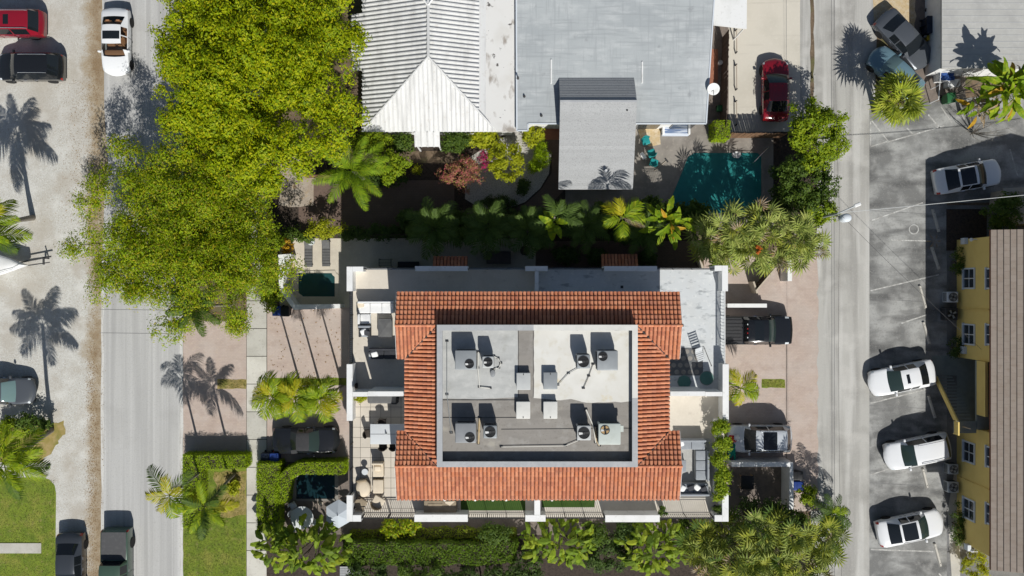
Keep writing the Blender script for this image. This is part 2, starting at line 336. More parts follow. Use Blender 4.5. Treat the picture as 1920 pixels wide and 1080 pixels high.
sheet('lawn', WP(rect(343.5, 852, 462, 1400)), .014, 'lawn')
sheet('lawn', WP(wobble([(400, 885), (462, 882), (462, 965), (415, 970)], 3, 12)), .019, 'drylawn')
sheet('lawn', WP([(-700, 895), (80, 895), (93, 899), (103, 910), (105.5, 925), (104, 1080), (101, 1400), (-700, 1400)]), .026, 'lawn')
# sidewalk flags, each its own slab
sw = sheet('sidewalk', WP(rect(462, -300, 501, 1400)), .008, 'mulch')
y = -60
while y < 1120:
    h = 52
    MB().prism(WP([(463, y + .6), (500, y + .6), (500, y + h - .6), (463, y + h - .6)]), .0, .045 + random.uniform(-.004, .004)).build('slab', 'sidewalk', sw)
    y += h
sheet('driveway', WP(rect(501, 577, 692, 711)), .014, 'pinkpaver')
sheet('lawn', WP(wobble(rect(501, 709, 655, 722), .8, 8)), .019, 'lawn')
sheet('planting_bed', WP(rect(501, 720, 690, 756)), .012, 'pinkpaver')
sheet('driveway', WP(rect(501, 756, 692, 866)), .016, 'pinkpaver')
sheet('courtyard', WP(rect(478, 866, 700, 1002)), .016, 'darkpaver_and_shade')
sheet('planting_bed', WP(rect(463, 1002, 1600, 1400)), .010, 'mulch')
sheet('side_path', WP(rect(660, 962, 1500, 1003)), .013, 'darkpaver_and_shade')
sheet('pool_terrace', WP(rect(524, 447, 700, 578)), .014, 'deck')
sheet('patio', WP(rect(700, 447, 1004, 520)), .013, 'deck')
sheet('planting_bed', WP(rect(500, 425, 1310, 452)), .012, 'mulch')
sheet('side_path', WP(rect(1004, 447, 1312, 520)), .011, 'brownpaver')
sheet('garden', WP(rect(500, 225, 1250, 430)), .008, 'mulch')
sheet('bare_earth', WP(wobble([(520, 315), (560, 290), (590, 320), (596, 384), (560, 388), (525, 382)], 4, 12)), .013, 'earth')
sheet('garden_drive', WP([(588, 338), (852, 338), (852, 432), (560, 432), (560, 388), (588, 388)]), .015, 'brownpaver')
sheet('garden_path', WP(rect(600, 283, 850, 306)), .014, 'dirt')
gb = [(872, 300), (930, 262), (975, 243), (1008, 243), (1015, 270), (1034, 290), (1030, 325), (1012, 352), (985, 378), (950, 392), (900, 392), (872, 372)]
sheet('gravel_bed', WP(wobble(gb, 1.5, 14)), .018, 'whitegravel')
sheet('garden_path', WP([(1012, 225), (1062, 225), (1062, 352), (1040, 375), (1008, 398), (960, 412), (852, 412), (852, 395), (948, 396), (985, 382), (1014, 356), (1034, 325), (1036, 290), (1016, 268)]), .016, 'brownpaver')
sheet('garden_path', WP(rect(1020, 228, 1060, 262)), .020, 'redpaver')
sheet('pool_deck', WP(rect(1060, 225, 1450, 430)), .014, 'pooldeck')
sheet('pool_deck', WP(wobble([(1193, 236), (1240, 240), (1236, 268), (1218, 276), (1204, 262)], 3, 10)), .022, 'sand')
sheet('garden', WP(rect(1450, 225, 1532, 430)), .012, 'mulch')
sheet('side_yard', WP(rect(1300, 40, 1368, 240)), .012, 'darkpaver_and_shade')
sheet('side_yard', WP(rect(1318, 92, 1346, 165)), .017, 'redpaver')
sheet('driveway', WP(rect(1366, -300, 1500, 247)), .016, 'beigedrive')
sheet('alley', WP([(1474, -500), (1660, -500), (1640, 200), (1640, 1500), (1520, 1500), (1520, 500), (1532, 430), (1532, 247), (1500, 247), (1500, 0)]), .012, 'alley')
sheet('alley_edge', WP(wobble(rect(1519, -100, 1526, 240), 1.2, 20)), .020, 'dirt')
sheet('driveway', WP([(1320, 480), (1530, 480)] + [(1533 + random.uniform(-2.5, 2.5), yy) for yy in range(490, 962, 12)] + [(1320, 962)]), .018, 'pinkpaver')
sheet('courtyard', WP(rect(1366, 876, 1484, 962)), .022, 'darkpaver_and_shade')  # palms' shade over this court painted in as a dark paving sheet
sheet('lawn', WP(wobble(rect(1428, 711, 1472, 727), .8, 8)), .024, 'lawn')
sheet('driveway', WP(rect(1473.5, 640, 1475.5, 962)), .023, 'darkpaver_and_shade')
sheet('sandy_patch', WP(wobble([(1634, -100), (1718, -100), (1715, 105), (1690, 100), (1640, 45)], 2, 14)), .020, 'sand')
sheet('yard', WP(rect(1713, -200, 1810, 205)), .013, 'darkpaver_and_shade')
sheet('car_park', WP([(1630, 205), (1980, 165), (1980, 380), (1775, 380), (1775, 1500), (1630, 1500)]), .016, 'parking')
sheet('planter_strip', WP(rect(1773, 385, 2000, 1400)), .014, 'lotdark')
sheet('planter_strip', WP(rect(1774, 392, 1850, 470)), .020, 'mulch')
sheet('planter_strip', WP([(1776, 960), (1790, 880), (1800, 900), (1800, 1200), (1792, 1200)]), .022, 'concrete')
# painted stall lines
def strip(name, a, b, w, z, m):
    a = W(*a); b = W(*b); d = (b - a).normalized(); n = Vector((-d.y, d.x, 0)) * w / 2
    return sheet(name, [a + n, b + n, b - n, a - n], z, m)
for a, b in [((1632, 545), (1760, 515)), ((1690, 606), (1738, 590)), ((1632, 756), (1745, 728)), ((1632, 890), (1775, 845)), ((1670, 450), (1745, 452)), ((1632, 414), (1730, 380)),
             ((1632, 228), (1632, 275)), ((1632, 275), (1665, 265)), ((1634, 226), (1665, 265)), ((1652, 208), (1672, 236)), ((1740, 215), (1762, 240)), ((1764, 200), (1784, 230)), ((1797, 208), (1808, 224)),
             ((1665, 266), (1770, 236)), ((1700, 240), (1712, 252)), ((1893, 280), (1908, 330)), ((1632, 1030), (1750, 1034)), ((1760, 1075), (1775, 1090))]:
    strip('stall_line', a, b, .09, .024, 'line')
for x0 in (1559, 1563.5): strip('paving_line', (x0, -60), (x0 + 1, 1140), .035, .020, 'lotdark')  # two thin dark lines down the alley
for yy in (205, 395, 560, 760, 905): strip('paving_line', (1630, yy), (1738, yy + 6), .03, .022, 'lotdark')
strip('paving_line', (1474, -30), (1474, 205), .03, .022, 'lotdark')
for yy in (580, 624): strip('paving_line', (187, yy), (341, yy + 2), .03, .022, 'lotdark')
# flat stones in the lawn
MB().prism(WP(rect(-60, 1018, 78, 1037)), 0, .07).build('stepping_slab', 'sidewalk', kind='structure')
for k in range(4): MB().prism(WP(rect(-88 + 43 * k + 1, 877, -88 + 43 * (k + 1) - 1, 893)), 0, .06).build('path_slab', 'sidewalk', kind='structure')
# wheel stops
ws = [((1748, 392), (1760, 435), 'pale concrete wheel stop in the shade nearest the overhead cable'), ((1746, 463), (1760, 505), 'concrete wheel stop in the shade beside the dry leaf debris'),
      ((1723, 535), (1735, 578), 'sunlit concrete wheel stop, farther of the pair above the white sedan'), ((1730, 603), (1742, 645), 'concrete wheel stop just above the white sedan'),
      ((1740, 742), (1753, 784), 'concrete wheel stop between the white sedan and the white SUV'), ((1729, 878), (1738, 915), 'concrete wheel stop between the white SUV and the pale sedan'),
      ((1751, 1018), (1763, 1062), 'concrete wheel stop below the sedan with the black glass roof')]
for a, b, lb in ws:
    pa, pb = W(*a), W(*b); L_ = (pb - pa).length; an = math.atan2(pb.y - pa.y, pb.x - pa.x)
    t = thing('wheel_stop', lb, 'wheel stop', (pa + pb) / 2 + Vector((0, 0, .016)), an, 'concrete wheel stops of the car park')
    m_ = MB(); hw = .10
    m_.add([(-L_ / 2, -hw, 0), (L_ / 2, -hw, 0), (L_ / 2, hw, 0), (-L_ / 2, hw, 0), (-L_ / 2 + .05, -hw * .6, .13), (L_ / 2 - .05, -hw * .6, .13), (L_ / 2 - .05, hw * .6, .13), (-L_ / 2 + .05, hw * .6, .13)],
           [(0, 3, 2, 1), (4, 5, 6, 7), (0, 1, 5, 4), (1, 2, 6, 5), (2, 3, 7, 6), (3, 0, 4, 7)])
    m_.build('bumper', 'concrete', t, world=False)
    for sx in (-1, 1): MB().lathe([(.025, .128), (.025, .145)], (sx * L_ * .35, 0, 0), 8).build('anchor_pin', 'charcoal', t, world=False)

# ------------------------------------------------------------------ railings, walls
def wallbox(name, x0, y0, x1, y1, zt, z0, z1, m, parent):   # pixel rect as seen at height zt
    a, b = W(x0, y0, zt), W(x1, y1, zt)
    return MB().bbox((a.x, a.y, z0), (b.x, b.y, z1)).build(name, m, parent)
def railing(parent, p0, p1, z0, h=1.05, m='blackiron', gap=.125, posts=1.4, mount=.09):
    p0, p1 = Vector(p0), Vector(p1); d = p1 - p0; L_ = d.length; u = d / L_; an = math.atan2(d.y, d.x)
    r = MB()
    r.box((p0 + p1) / 2 + Vector((0, 0, z0 + h)), (L_, .05, .04), an); r.box((p0 + p1) / 2 + Vector((0, 0, z0 + h - .14)), (L_, .03, .03), an)
    r.box((p0 + p1) / 2 + Vector((0, 0, z0 + mount)), (L_, .03, .03), an)
    ro = r.build('railing', m, parent)
    n = max(1, round(L_ / posts))
    for i in range(n + 1):
        q = p0 + d * (i / n); MB().box(q + Vector((0, 0, z0 + h / 2)), (.05, .05, h), an).build('post', m, ro)
    b = MB(); n = int(L_ / gap)
    for i in range(n):
        q = p0 + d * ((i + .5) / n); b.box(q + Vector((0, 0, z0 + mount + (h - .14 - mount) / 2)), (.030, .030, h - .14 - mount), an)
    b.build('balusters', m, ro, kind='stuff')
    return ro

# ------------------------------------------------------------------ barrel tiles
def tile_mesh(name, w, l, r, hgt):
    m_ = MB(); n = 6; vs = []; fs = []
    for j, (yy, s, zz) in enumerate(((0, 1.0, .050), (l * 1.1, .80, .0))):
        for k in range(n + 1):
            a = math.pi * k / n; vs.append((-math.cos(a) * r * s, yy, zz + math.sin(a) * hgt * s))
    for k in range(n): fs.append((k, k + 1, n + 1 + k + 1, n + 1 + k))
    fs.append(tuple(range(n, -1, -1)))
    m_.add(vs, fs); return m_
def tiled_slope(roof, origin, u, v, wid, length, inside, single, stuff, counter, tw=.235, tl=.315):
    """origin: eave corner; u along the eave, v up the slope (unit); inside(a, b) keeps a tile"""
    n_ = u.cross(v).normalized();
    if n_.z < 0: n_ = -n_
    Mx = Matrix((u, v, n_)).transposed().to_4x4()
    nu = max(1, round(wid / tw)); du = wid / nu; nv = max(1, round(length / tl)); dv = length / nv
    base = tile_mesh('roof_tile', du, dv, du * .43, .075)
    me = None
    for j in range(nv):
        for i in range(nu):
            a, b = (i + .5) * du, j * dv
            if not inside(a, b + dv * .5): continue
            p = origin + u * a + v * b + n_ * .02
            if counter[0] < 300 and single:
                if me is None: me = base.mesh('roof_tile', 'tile', 50)
                o = link_mesh('roof_tile', me, roof); o.matrix_local = Matrix.Translation(p) @ Mx @ Matrix.Rotation(random.uniform(-.03, .03), 4, 'Z')
                counter[0] += 1
            else:
                M4 = Matrix.Translation(p) @ Mx @ Matrix.Rotation(random.uniform(-.03, .03), 4, 'Z')
                stuff.add([M4 @ Vector(q) for q in base.v], base.f)

# ------------------------------------------------------------------ the duplex with the tiled roof
TZ, TP = 6.2, 7.3            # roof terrace floor and parapet top
EZ, RZ, PZ, FZ = 8.95, 9.65, 10.3, 9.8   # eave, ridge, central parapet top, flat roof
Bc = W(1008, 740, 7); duplex = thing('duplex_house', 'white two-unit house with orange barrel tile roof ring and rooftop terraces', 'house', (Bc.x, Bc.y, 0))
tA, tB = W(652, 502, TP), W(1364, 977, TP)
MB().bbox((tA.x, tB.y, 0), (tB.x, tA.y, TZ)).build('wall', 'white', duplex)
def tfloor(name, x0, y0, x1, y1, m, dz=.012): return sheet(name, WP(rect(x0, y0, x1, y1), TZ), TZ + dz, m, None, duplex)
flw = tfloor('terrace_floor', 656, 506, 1007, 736, 'terrabeige')
tfloor('terrace_floor', 1007, 506, 1358, 736, 'marble'); fse = tfloor('terrace_floor', 1007, 736, 1358, 972, 'terrabeige')
flo = tfloor('terrace_floor', 656, 736, 1007, 972, 'mulch', .006)
px_, py_ = 656, 744
for yy in range(744, 972, 19):
    for xx in range(657, 780, 19):
        MB().prism(WP([(xx + .3, yy + .3), (xx + 18.7, yy + .3), (xx + 18.7, yy + 18.7), (xx + .3, yy + 18.7)], TZ), TZ + .006, TZ + .022).build('floor_tile', 'terratile', flo)
tfloor('terrace_floor', 780, 937, 1007, 972, 'terrabeige')
for x0, x1, y0, y1 in ((864, 985, 934, 957), (1016, 1115, 932, 951)): tfloor('artificial_turf', x0, y0, x1, y1, 'turf', .02)
# patterned rug
rug = tfloor('terrace_rug', 1256, 652, 1318, 704, 'parapetdark', .02)
for i in range(5):
    for j in range(4):
        cx, cy = 1263 + i * 12.4 + (6 if j % 2 else 0), 659 + j * 12.8
        if cx > 1316: continue
        c = W(cx, cy, TZ); MB().lathe([(.155, 0), (.15, .012), (.0, .013)], (c.x, c.y, TZ + .02), 12).build('rug_disc', 'roofbrown', rug)
def para(x0, y0, x1, y1, zt=TP): return wallbox('parapet', x0, y0, x1, y1, zt, TZ - .3, zt, 'white', duplex)
para(650, 500, 661, 546); para(661.3, 500, 681, 509)
para(650, 683, 661, 789); para(650, 929, 661, 978); para(661.3, 966, 677, 978)
para(777, 965, 877, 978.5); para(985, 966, 1023, 978); para(1135, 966, 1237, 979); para(1340, 966, 1354, 978); para(1354.3, 919, 1366, 978)
para(1354, 498, 1365, 546); para(1340, 498, 1353.7, 508); para(1355, 683, 1366.5, 790)
para(778, 499, 877, 508); para(985, 499, 1027, 508); para(1133, 499, 1232, 508)
# scalloped edge of the small upper gables
para(661.4, 735, 689.6, 743.5, 7.9); para(690, 734, 757, 743, 8.75); para(1257, 734, 1322, 742.5, 8.75); para(1322.4, 735, 1354.6, 743, 7.9)
para(1003, 508.4, 1010, 546); para(1002, 938, 1013, 965.6)
for a, b in (((655.5, 546), (655.5, 683)), ((655.5, 789), (655.5, 929)), ((677, 972), (777, 972)), ((877, 972), (985, 972)), ((1023, 972), (1135, 972)), ((1237, 972), (1340, 972)), ((681, 504), (778, 504)), ((877, 504), (985, 504)), ((1027, 504), (1133, 504)), ((1232, 504), (1340, 504))):
    railing(duplex, W(*a, TP).xy.to_3d(), W(*b, TP).xy.to_3d(), TZ)
railing(duplex, W(1359.5, 546, TP).xy.to_3d(), W(1359.5, 683, TP).xy.to_3d(), TZ, m='white', gap=.2)
# upper storey below the tiles
ua, ub = W(766, 560, EZ), W(1250, 925, EZ)
MB().bbox((ua.x, ub.y, TZ), (ub.x, ua.y, EZ - .05)).build('upper_wall', 'white', duplex)
for xx in (790, 870, 930, 1040, 1110, 1190):
    c = W(xx, 925, EZ); MB().box((c.x, ub.y - .03, TZ + 1.15), (1.6, .05, 2.1)).build('terrace_door', 'window', duplex)
# tiled ring: north and south wings with gable ends, lower east and west slopes
tcount = [0]; tstuff = MB(); under = MB()
roof = bpy.data.objects.new('tiled_roof', bpy.data.meshes.new('tiled_roof')); col.objects.link(roof); place(roof, duplex, True)
xw0, xe0 = W(743.5, 600, EZ).x, W(1274.5, 600, EZ).x; xw1, xe1 = W(760, 700, EZ).x, W(1254, 700, EZ).x
yn0, yn1 = W(0, 548, EZ).y, W(0, 672, EZ).y; ys0, ys1 = W(0, 936, EZ).y, W(0, 808, EZ).y
ynr, ysr = W(0, 610, RZ).y, W(0, 874, RZ).y
X, Y, Z = Vector((1, 0, 0)), Vector((0, 1, 0)), Vector((0, 0, 1))
def slope_vec(h, run, dirv):
    v = dirv * run + Z * h; return v.normalized(), v.length
xr_w, xr_e = W(820, 700, RZ).x, W(1194, 700, RZ).x
# south slope of the south wing (individual tiles), north slope of the north wing
v, L_ = slope_vec(RZ - EZ, ysr - ys0, Y); tiled_slope(roof, Vector((xw0, ys0, EZ)), X, v, xe0 - xw0, L_, lambda a, b: True, True, tstuff, tcount)
under.quad((xw0, ys0, EZ), (xe0, ys0, EZ), (xe0, ysr, RZ), (xw0, ysr, RZ))
v, L_ = slope_vec(RZ - EZ, yn0 - ynr, -Y); tiled_slope(roof, Vector((xe0, yn0, EZ)), -X, v, xe0 - xw0, L_, lambda a, b: True, False, tstuff, tcount)
under.quad((xe0, yn0, EZ), (xw0, yn0, EZ), (xw0, ynr, RZ), (xe0, ynr, RZ))
# inner slopes of the wings at the four corners, cut by the valleys
for ye, yr, sy in ((yn1, ynr, 1), (ys1, ysr, -1)):
    for xo, xi, xr in ((xw0, xw1, xr_w), (xe0, xe1, xr_e)):
        w_ = abs(xr - xo); v, L_ = slope_vec(RZ - EZ, abs(yr - ye), Y * sy)
        ud = X if xr > xo else -X
        e_ = abs(xi - xo)
        def ins(a, b, e_=e_, w_=w_, L_=L_): return a < e_ + (w_ - e_) * (b / L_) + .05
        tiled_slope(roof, Vector((xo, ye, EZ)), ud, v, w_, L_, ins, False, tstuff, tcount)
        under.quad((xo, ye, EZ), (xi, ye, EZ), (xr, yr, RZ), (xo, yr, RZ))
# west and east slopes
for xi, xr in ((xw1, xr_w), (xe1, xr_e)):
    v, L_ = slope_vec(RZ - EZ, abs(xr - xi), X if xr > xi else -X)
    y0, y1 = ysr, ynr; lo, hi = ys1 - ysr, yn1 - ysr; tot = ynr - ysr
    def ins(a, b, lo=lo, hi=hi, L_=L_, tot=tot):
        t = b / L_; return lo * (1 - t) < a + .05 and a - .05 < hi + (tot - hi) * t
    tiled_slope(roof, Vector((xi, ysr, EZ)), Y, v, tot, L_, ins, False, tstuff, tcount)
    under.quad((xi, ys1, EZ), (xi, yn1, EZ), (xr, ynr, RZ), (xr, ysr, RZ))
me = under.mesh('tiled_roof', 'tileunder'); roof.data = me
tstuff.build('roof_tiles', 'tile', roof, 50, kind='stuff')
# ridge caps on the wing stubs, valley flashings, fascia
for yy, (xa, xb) in ((ynr, (xw0, xr_w)), (ynr, (xr_e, xe0)), (ysr, (xw0, xr_w)), (ysr, (xr_e, xe0))):
    n_ = max(2, int((xb - xa) / .3))
    for i in range(n_):
        MB().tube([(xa + (xb - xa) * i / n_, yy, RZ + .03), (xa + (xb - xa) * (i + 1.05) / n_, yy, RZ + .015)], [.10, .085], 8).build('ridge_cap', 'tile', roof, 50)
val = MB()
for xi, xr in ((xw1, xr_w), (xe1, xr_e)):
    for ye, yr in ((yn1, ynr), (ys1, ysr)): val.tube([(xi, ye, EZ + .09), (xr, yr, RZ + .09)], .045, 4)
val.build('valley_flashing', 'charcoal', roof)
fas = MB()
fas.bbox((xw0, ys0 - .03, EZ - .22), (xe0, ys0 + .02, EZ - .01)).bbox((xw0, yn0 - .02, EZ - .22), (xe0, yn0 + .03, EZ - .01))
for xo in (xw0, xe0):
    for ya, yb, ym in ((yn1, yn0, ynr), (ys0, ys1, ysr)):
        fas.add([(xo - .02, ya, EZ - .2), (xo - .02, yb, EZ - .2), (xo - .02, yb, EZ), (xo - .02, ym, RZ - .01), (xo - .02, ya, EZ), (xo + .02, ya, EZ - .2), (xo + .02, yb, EZ - .2), (xo + .02, yb, EZ), (xo + .02, ym, RZ - .01), (xo + .02, ya, EZ)],
                [(0, 1, 2, 3, 4), (9, 8, 7, 6, 5), (0, 5, 6, 1), (1, 6, 7, 2), (2, 7, 8, 3), (3, 8, 9, 4), (4, 9, 5, 0)])
fas.build('fascia', 'white', roof)
sof = MB(); sof.bbox((xw0 + .05, ys0 + .05, EZ - .14), (xe0 - .05, ys1 - .05, EZ - .09)).bbox((xw0 + .05, yn1 + .05, EZ - .14), (xe0 - .05, yn0 - .05, EZ - .09)).bbox((xw1 + .05, ys1 - .05, EZ - .14), (xe1 - .05, yn1 + .05, EZ - .09)); sof.build('soffit', 'white', roof)
# central flat roof
pa, pb = W(820, 610, PZ), W(1195, 875, PZ)
th = .30
cw = MB(); x0, x1, y1, y0 = pa.x, pb.x, pa.y, pb.y
xm = W(1000, 0, FZ).x
cwall = MB(); cwall.bbox((x0, y0, RZ - .6), (x0 + th - .03, y1, PZ - .04)).bbox((x1 - th + .03, y0, RZ - .6), (x1, y1, PZ - .04)).bbox((x0 + th, y0, RZ - .6), (x1 - th, y0 + th - .03, PZ - .04)).bbox((x0 + th, y1 - th + .03, RZ - .6), (x1 - th, y1, PZ - .04))
cwall.build('roof_parapet', 'parapetdark', duplex)
c1 = MB(); c1.bbox((x0 - .03, y0 - .03, PZ - .04), (x0 + th, y1 + .03, PZ)).bbox((x0 + th, y0 - .03, PZ - .04), (x1 + .03, y0 + th, PZ)).bbox((x0 + th, y1 - th, PZ - .04), (xm, y1 + .03, PZ)).bbox((x1 - th, y0 + th, PZ - .04), (x1 + .03, y0 + 4.0, PZ))
c1.build('coping', 'coping', duplex)
c2 = MB(); c2.bbox((xm, y1 - th, PZ - .04), (x1 + .03, y1 + .03, PZ)).bbox((x1 - th, y0 + 4.0, PZ - .04), (x1 + .03, y1 - th, PZ)); c2.build('coping', 'copingwhite', duplex)
MB().bbox((x0 + .05, y0 + .05, FZ - .2), (x1 - .05, y1 - .05, FZ)).build('flat_roof', 'roofbrown', duplex)
def fr(pts, m, dz): return sheet('roof_membrane', WP(pts, FZ), FZ + dz, m, None, duplex)
fr(wobble([(829, 619), (971, 619), (971, 745), (900, 748), (829, 747)], .7, 12), 'roofgrey', .006)
fr(wobble([(971, 619), (1002, 619), (1002, 748), (971, 745)], .5, 12), 'roofbrown', .010)
fr(wobble([(1001, 619), (1186, 619), (1186, 753), (1100, 755), (1070, 748), (1050, 750), (1001, 747)], 1.0, 10), 'roofcream', .014)
for a, b, w in (((830, 750), (970, 750), .03), ((830, 783), (970, 783), .025), ((972, 619), (972, 745), .03), ((1000, 620), (1000, 745), .03), ((940, 805), (1185, 803), .02)):
    pa_, pb_ = W(*a, FZ), W(*b, FZ); d = (pb_ - pa_); MB().box((pa_ + pb_) / 2 + Vector((0, 0, .018)), (d.length, w, .012), math.atan2(d.y, d.x)).build('roof_seam', 'charcoal', duplex)
# small tiled canopies over the north doors
for xx0, xx1, yy0, yy1 in ((812, 877, 482, 506), (1127, 1196, 478, 504)):
    a, b = W(xx0, yy0, 3.0), W(xx1, yy1, 3.0)
    cr = bpy.data.objects.new('door_canopy', MB().quad((b.x, a.y, 2.8), (a.x, a.y, 2.8), (a.x, tA.y, 3.3), (b.x, tA.y, 3.3)).mesh('door_canopy', 'tileunder')); col.objects.link(cr); place(cr, duplex, True)
    st = MB(); v, L_ = slope_vec(.5, a.y - tA.y, -Y); tiled_slope(cr, Vector((b.x, a.y, 2.8)), -X, v, b.x - a.x, L_, lambda a, b: True, False, st, [999])
    st.build('roof_tiles', 'tile', cr, 50, kind='stuff')
# wall lamps under the south eave
for xx in (834, 891, 924, 949, 1035): 
    c = W(xx, 938, EZ - .3); MB().lathe([(.03, -.1), (.09, -.06), (.09, .05), (.03, .09)], (c.x, ys0 - .1, EZ - .3), 10).build('eave_lamp', 'white', duplex, 40)
# dark glass on the street sides and a white base course so that the walls also read from the side
for xx in range(700, 1330, 90):
    c = W(xx, 977, TP)
    for zz in (1.5, 4.4): MB().box((c.x, tB.y - .03, zz), (1.3, .06, 1.5)).build('window', 'window', duplex)
    for zz in (1.5, 4.4): MB().box((c.x, tA.y + .03, zz), (1.3, .06, 1.5)).build('window', 'window', duplex)
# ------------------------------------------------------------------ white ribbed-metal hip roof house
EV, RG = 3.0, 4.7
c = W(800, 60, 3); house = thing('white_house', 'bungalow with white ribbed metal hip roof under the big tree', 'house', (c.x, c.y, 0))
xl, xl2, xrr = W(680, 0, EV).x, W(658, 0, EV).x, W(932, 0, EV).x
ysv = W(0, 247, EV).y; ytop = W(0, -260, EV).y
rx = W(803, 0, RG).x; ryv = W(0, 107, RG).y
MB().bbox((xl + .35, ysv + .35, 0), (xrr - .35, ytop, EV - .1)).build('wall', 'white', house)
hr = bpy.data.objects.new('metal_roof', bpy.data.meshes.new('metal_roof')); col.objects.link(hr); place(hr, house, True)
hr.data = MB().add([(xl, ysv, EV), (xrr, ysv, EV), (rx, ryv, RG), (xl, ytop, EV), (rx, ytop, RG), (xrr, ytop, EV)], [(0, 1, 2), (0, 2, 4, 3), (1, 5, 4, 2)]).mesh('metal_roof', 'whitemetal')
def panel(p00, p10, p11, p01, nrm, side, m='whitemetal'):
    """one roof sheet (four corners counter-clockwise) with a raised rib on its first edge"""
    n = nrm; b = MB(); e = .035
    q = [p + n * .03 for p in (p00, p10, p11, p01)]
    b.quad(*q)
    d = (p10 - p00); d = d.normalized() * .07
    r = [p00 + n * .03, p00 + n * .15, p00 + d + n * .15, p00 + d + n * .03]
    s = [p01 + n * .03, p01 + n * .15, p01 + d + n * .15, p01 + d + n * .03]
    b.add(r + s, [(0, 1, 5, 4), (1, 2, 6, 5), (2, 3, 7, 6), (0, 3, 2, 1), (4, 5, 6, 7)])
    return b
def lerp(a, b, t): return a + (b - a) * t
# west slope: sheets run from the eave up to the ridge or to the hip line
nW = Vector((-(RG - EV), 0, rx - xl)).normalized(); nE = Vector((RG - EV, 0, xrr - rx)).normalized(); nS = Vector((0, -(RG - EV), ryv - ysv)).normalized()
dy = .293; n_ = int((ytop - ysv) / dy)
yA, yB = W(0, 133, EV).y, W(0, 22, EV).y
for i in range(n_):
    a, b = ysv + i * dy, ysv + (i + 1) * dy
    if a > W(0, -60, EV).y: break
    def topx(y, xe): t = min(1, (y - ysv) / (ryv - ysv)); return lerp(xe, rx, t), lerp(EV, RG, t)
    ext = xl2 if yA < (a + b) / 2 < yB else xl
    ze = EV - (xl - ext) * (RG - EV) / (rx - xl)
    x1, z1 = topx(a, xl); x2, z2 = topx(b, xl)
    panel(Vector((ext, b, ze)), Vector((ext, a, ze)), Vector((x1, a, z1)), Vector((x2, b, z2)), nW, 1).build('roof_panel', 'whitemetal', hr)
    xE = W(898, 0, EV + .4).x; zE = lerp(EV, RG, (xrr - xE) / (xrr - rx))
    x1, z1 = topx(a, xrr); x2, z2 = topx(b, xrr)
    if min(x1, x2) < xE:
        panel(Vector((min(xE, 99), b, zE)), Vector((xE, a, zE)), Vector((min(x1, xE), a, max(z1, zE))), Vector((min(x2, xE), b, max(z2, zE))), nE, 1).build('roof_panel', 'whitemetal', hr)
dx = .30; n_ = int((xrr - xl) / dx)
for i in range(n_):
    a, b = xl + i * dx, xl + (i + 1) * dx
    def topy(x):
        t = (x - xl) / (rx - xl) if x < rx else (xrr - x) / (xrr - rx); t = max(0, min(1, t)); return lerp(ysv, ryv, t), lerp(EV, RG, t)
    y1, z1 = topy(a); y2, z2 = topy(b)
    panel(Vector((a, ysv, EV)), Vector((b, ysv, EV)), Vector((b, y2, z2)), Vector((a, y1, z1)), nS, 1).build('roof_panel', 'whitemetal', hr)
capm = MB()
capm.tube([(rx, ryv, RG + .10), (rx, ytop, RG + .10)], .10, 6); capm.tube([(xl, ysv, EV + .08), (rx, ryv, RG + .10)], .075, 6); capm.tube([(xrr, ysv, EV + .08), (rx, ryv, RG + .10)], .075, 6)
capm.build('ridge_cap', 'whitemetal', hr, 40)
# porch tail over the door
pa, pb = W(777, 247, EV), W(825, 275, EV - .35)
for k in range(4):
    a, b = lerp(pa.x, pb.x, k / 4), lerp(pa.x, pb.x, (k + 1) / 4)
    panel(Vector((a, pb.y, EV - .38)), Vector((b, pb.y, EV - .38)), Vector((b, ysv, EV - .03)), Vector((a, ysv, EV - .03)), nS, 1).build('porch_panel', 'whitemetal', hr)
for sx in (pa.x + .1, pb.x - .1): MB().box((sx, pb.y + .15, 1.25), (.1, .1, 2.5)).build('porch_post', 'white', house)
# low white membrane roof on the east side
a, b = W(896, -200, 3.3), W(972, 245, 3.3)
MB().prism([(a.x, ytop), (b.x - .25, ytop), (b.x, b.y), (W(932, 0, 3.3).x, b.y), (a.x, W(0, 205, 3.3).y)], EV - .25, EV + .28).build('side_roof', 'membrane', house)
MB().bbox((a.x, b.y + .3, 0), (b.x - .4, ytop, EV - .25)).build('wall', 'white', house)
p = [W(786, -12, RG), W(803, 11, RG), W(819, -12, RG)]
MB().add([q + Vector((0, 0, .13)) for q in p], [(0, 1, 2)]).build('gable_window', 'blueglass', house)
vf = MB(); 
for q0, q1 in ((p[0], p[1]), (p[1], p[2])): vf.tube([q0 + Vector((0, 0, .16)), q1 + Vector((0, 0, .16))], .08, 4)
vf.build('gable_frame', 'white', house)

# ------------------------------------------------------------------ grey flat roof house with a gabled extension
GZ = 3.6
c = W(1150, 100, GZ); gh = thing('grey_roof_house', 'house with broad pale grey flat roof north of the tiled duplex', 'house', (c.x, c.y, 0))
out = WP([(967, -300), (1340, -300), (1339, 0), (1324, 232), (990, 232), (990, 245), (969, 245)], GZ)
MB().prism(out, GZ - .22, GZ).build('flat_roof', 'greyroof', gh)
inn = WP([(980, -300), (1320, -300), (1322, 0), (1308, 222), (1000, 222), (980, 235)], GZ)
MB().prism(inn, 0, GZ - .22).build('wall', 'white', gh)
edge = MB()
for q0, q1 in zip(out[2:], out[3:] + [out[0]]):
    d = (q1 - q0); edge.box((q0 + q1) / 2 + Vector((0, 0, .02)), (d.length, .09, .05), math.atan2(d.y, d.x))
edge.build('roof_edge', 'frame', gh)
ex0, ex1 = W(1048, 0, GZ).x, W(1189, 0, GZ).x; yN, yR, yS = W(0, 147, GZ).y, W(0, 190, 4.85).y, W(0, 355, 3.0).y
xr0, xr1 = ex0, ex1
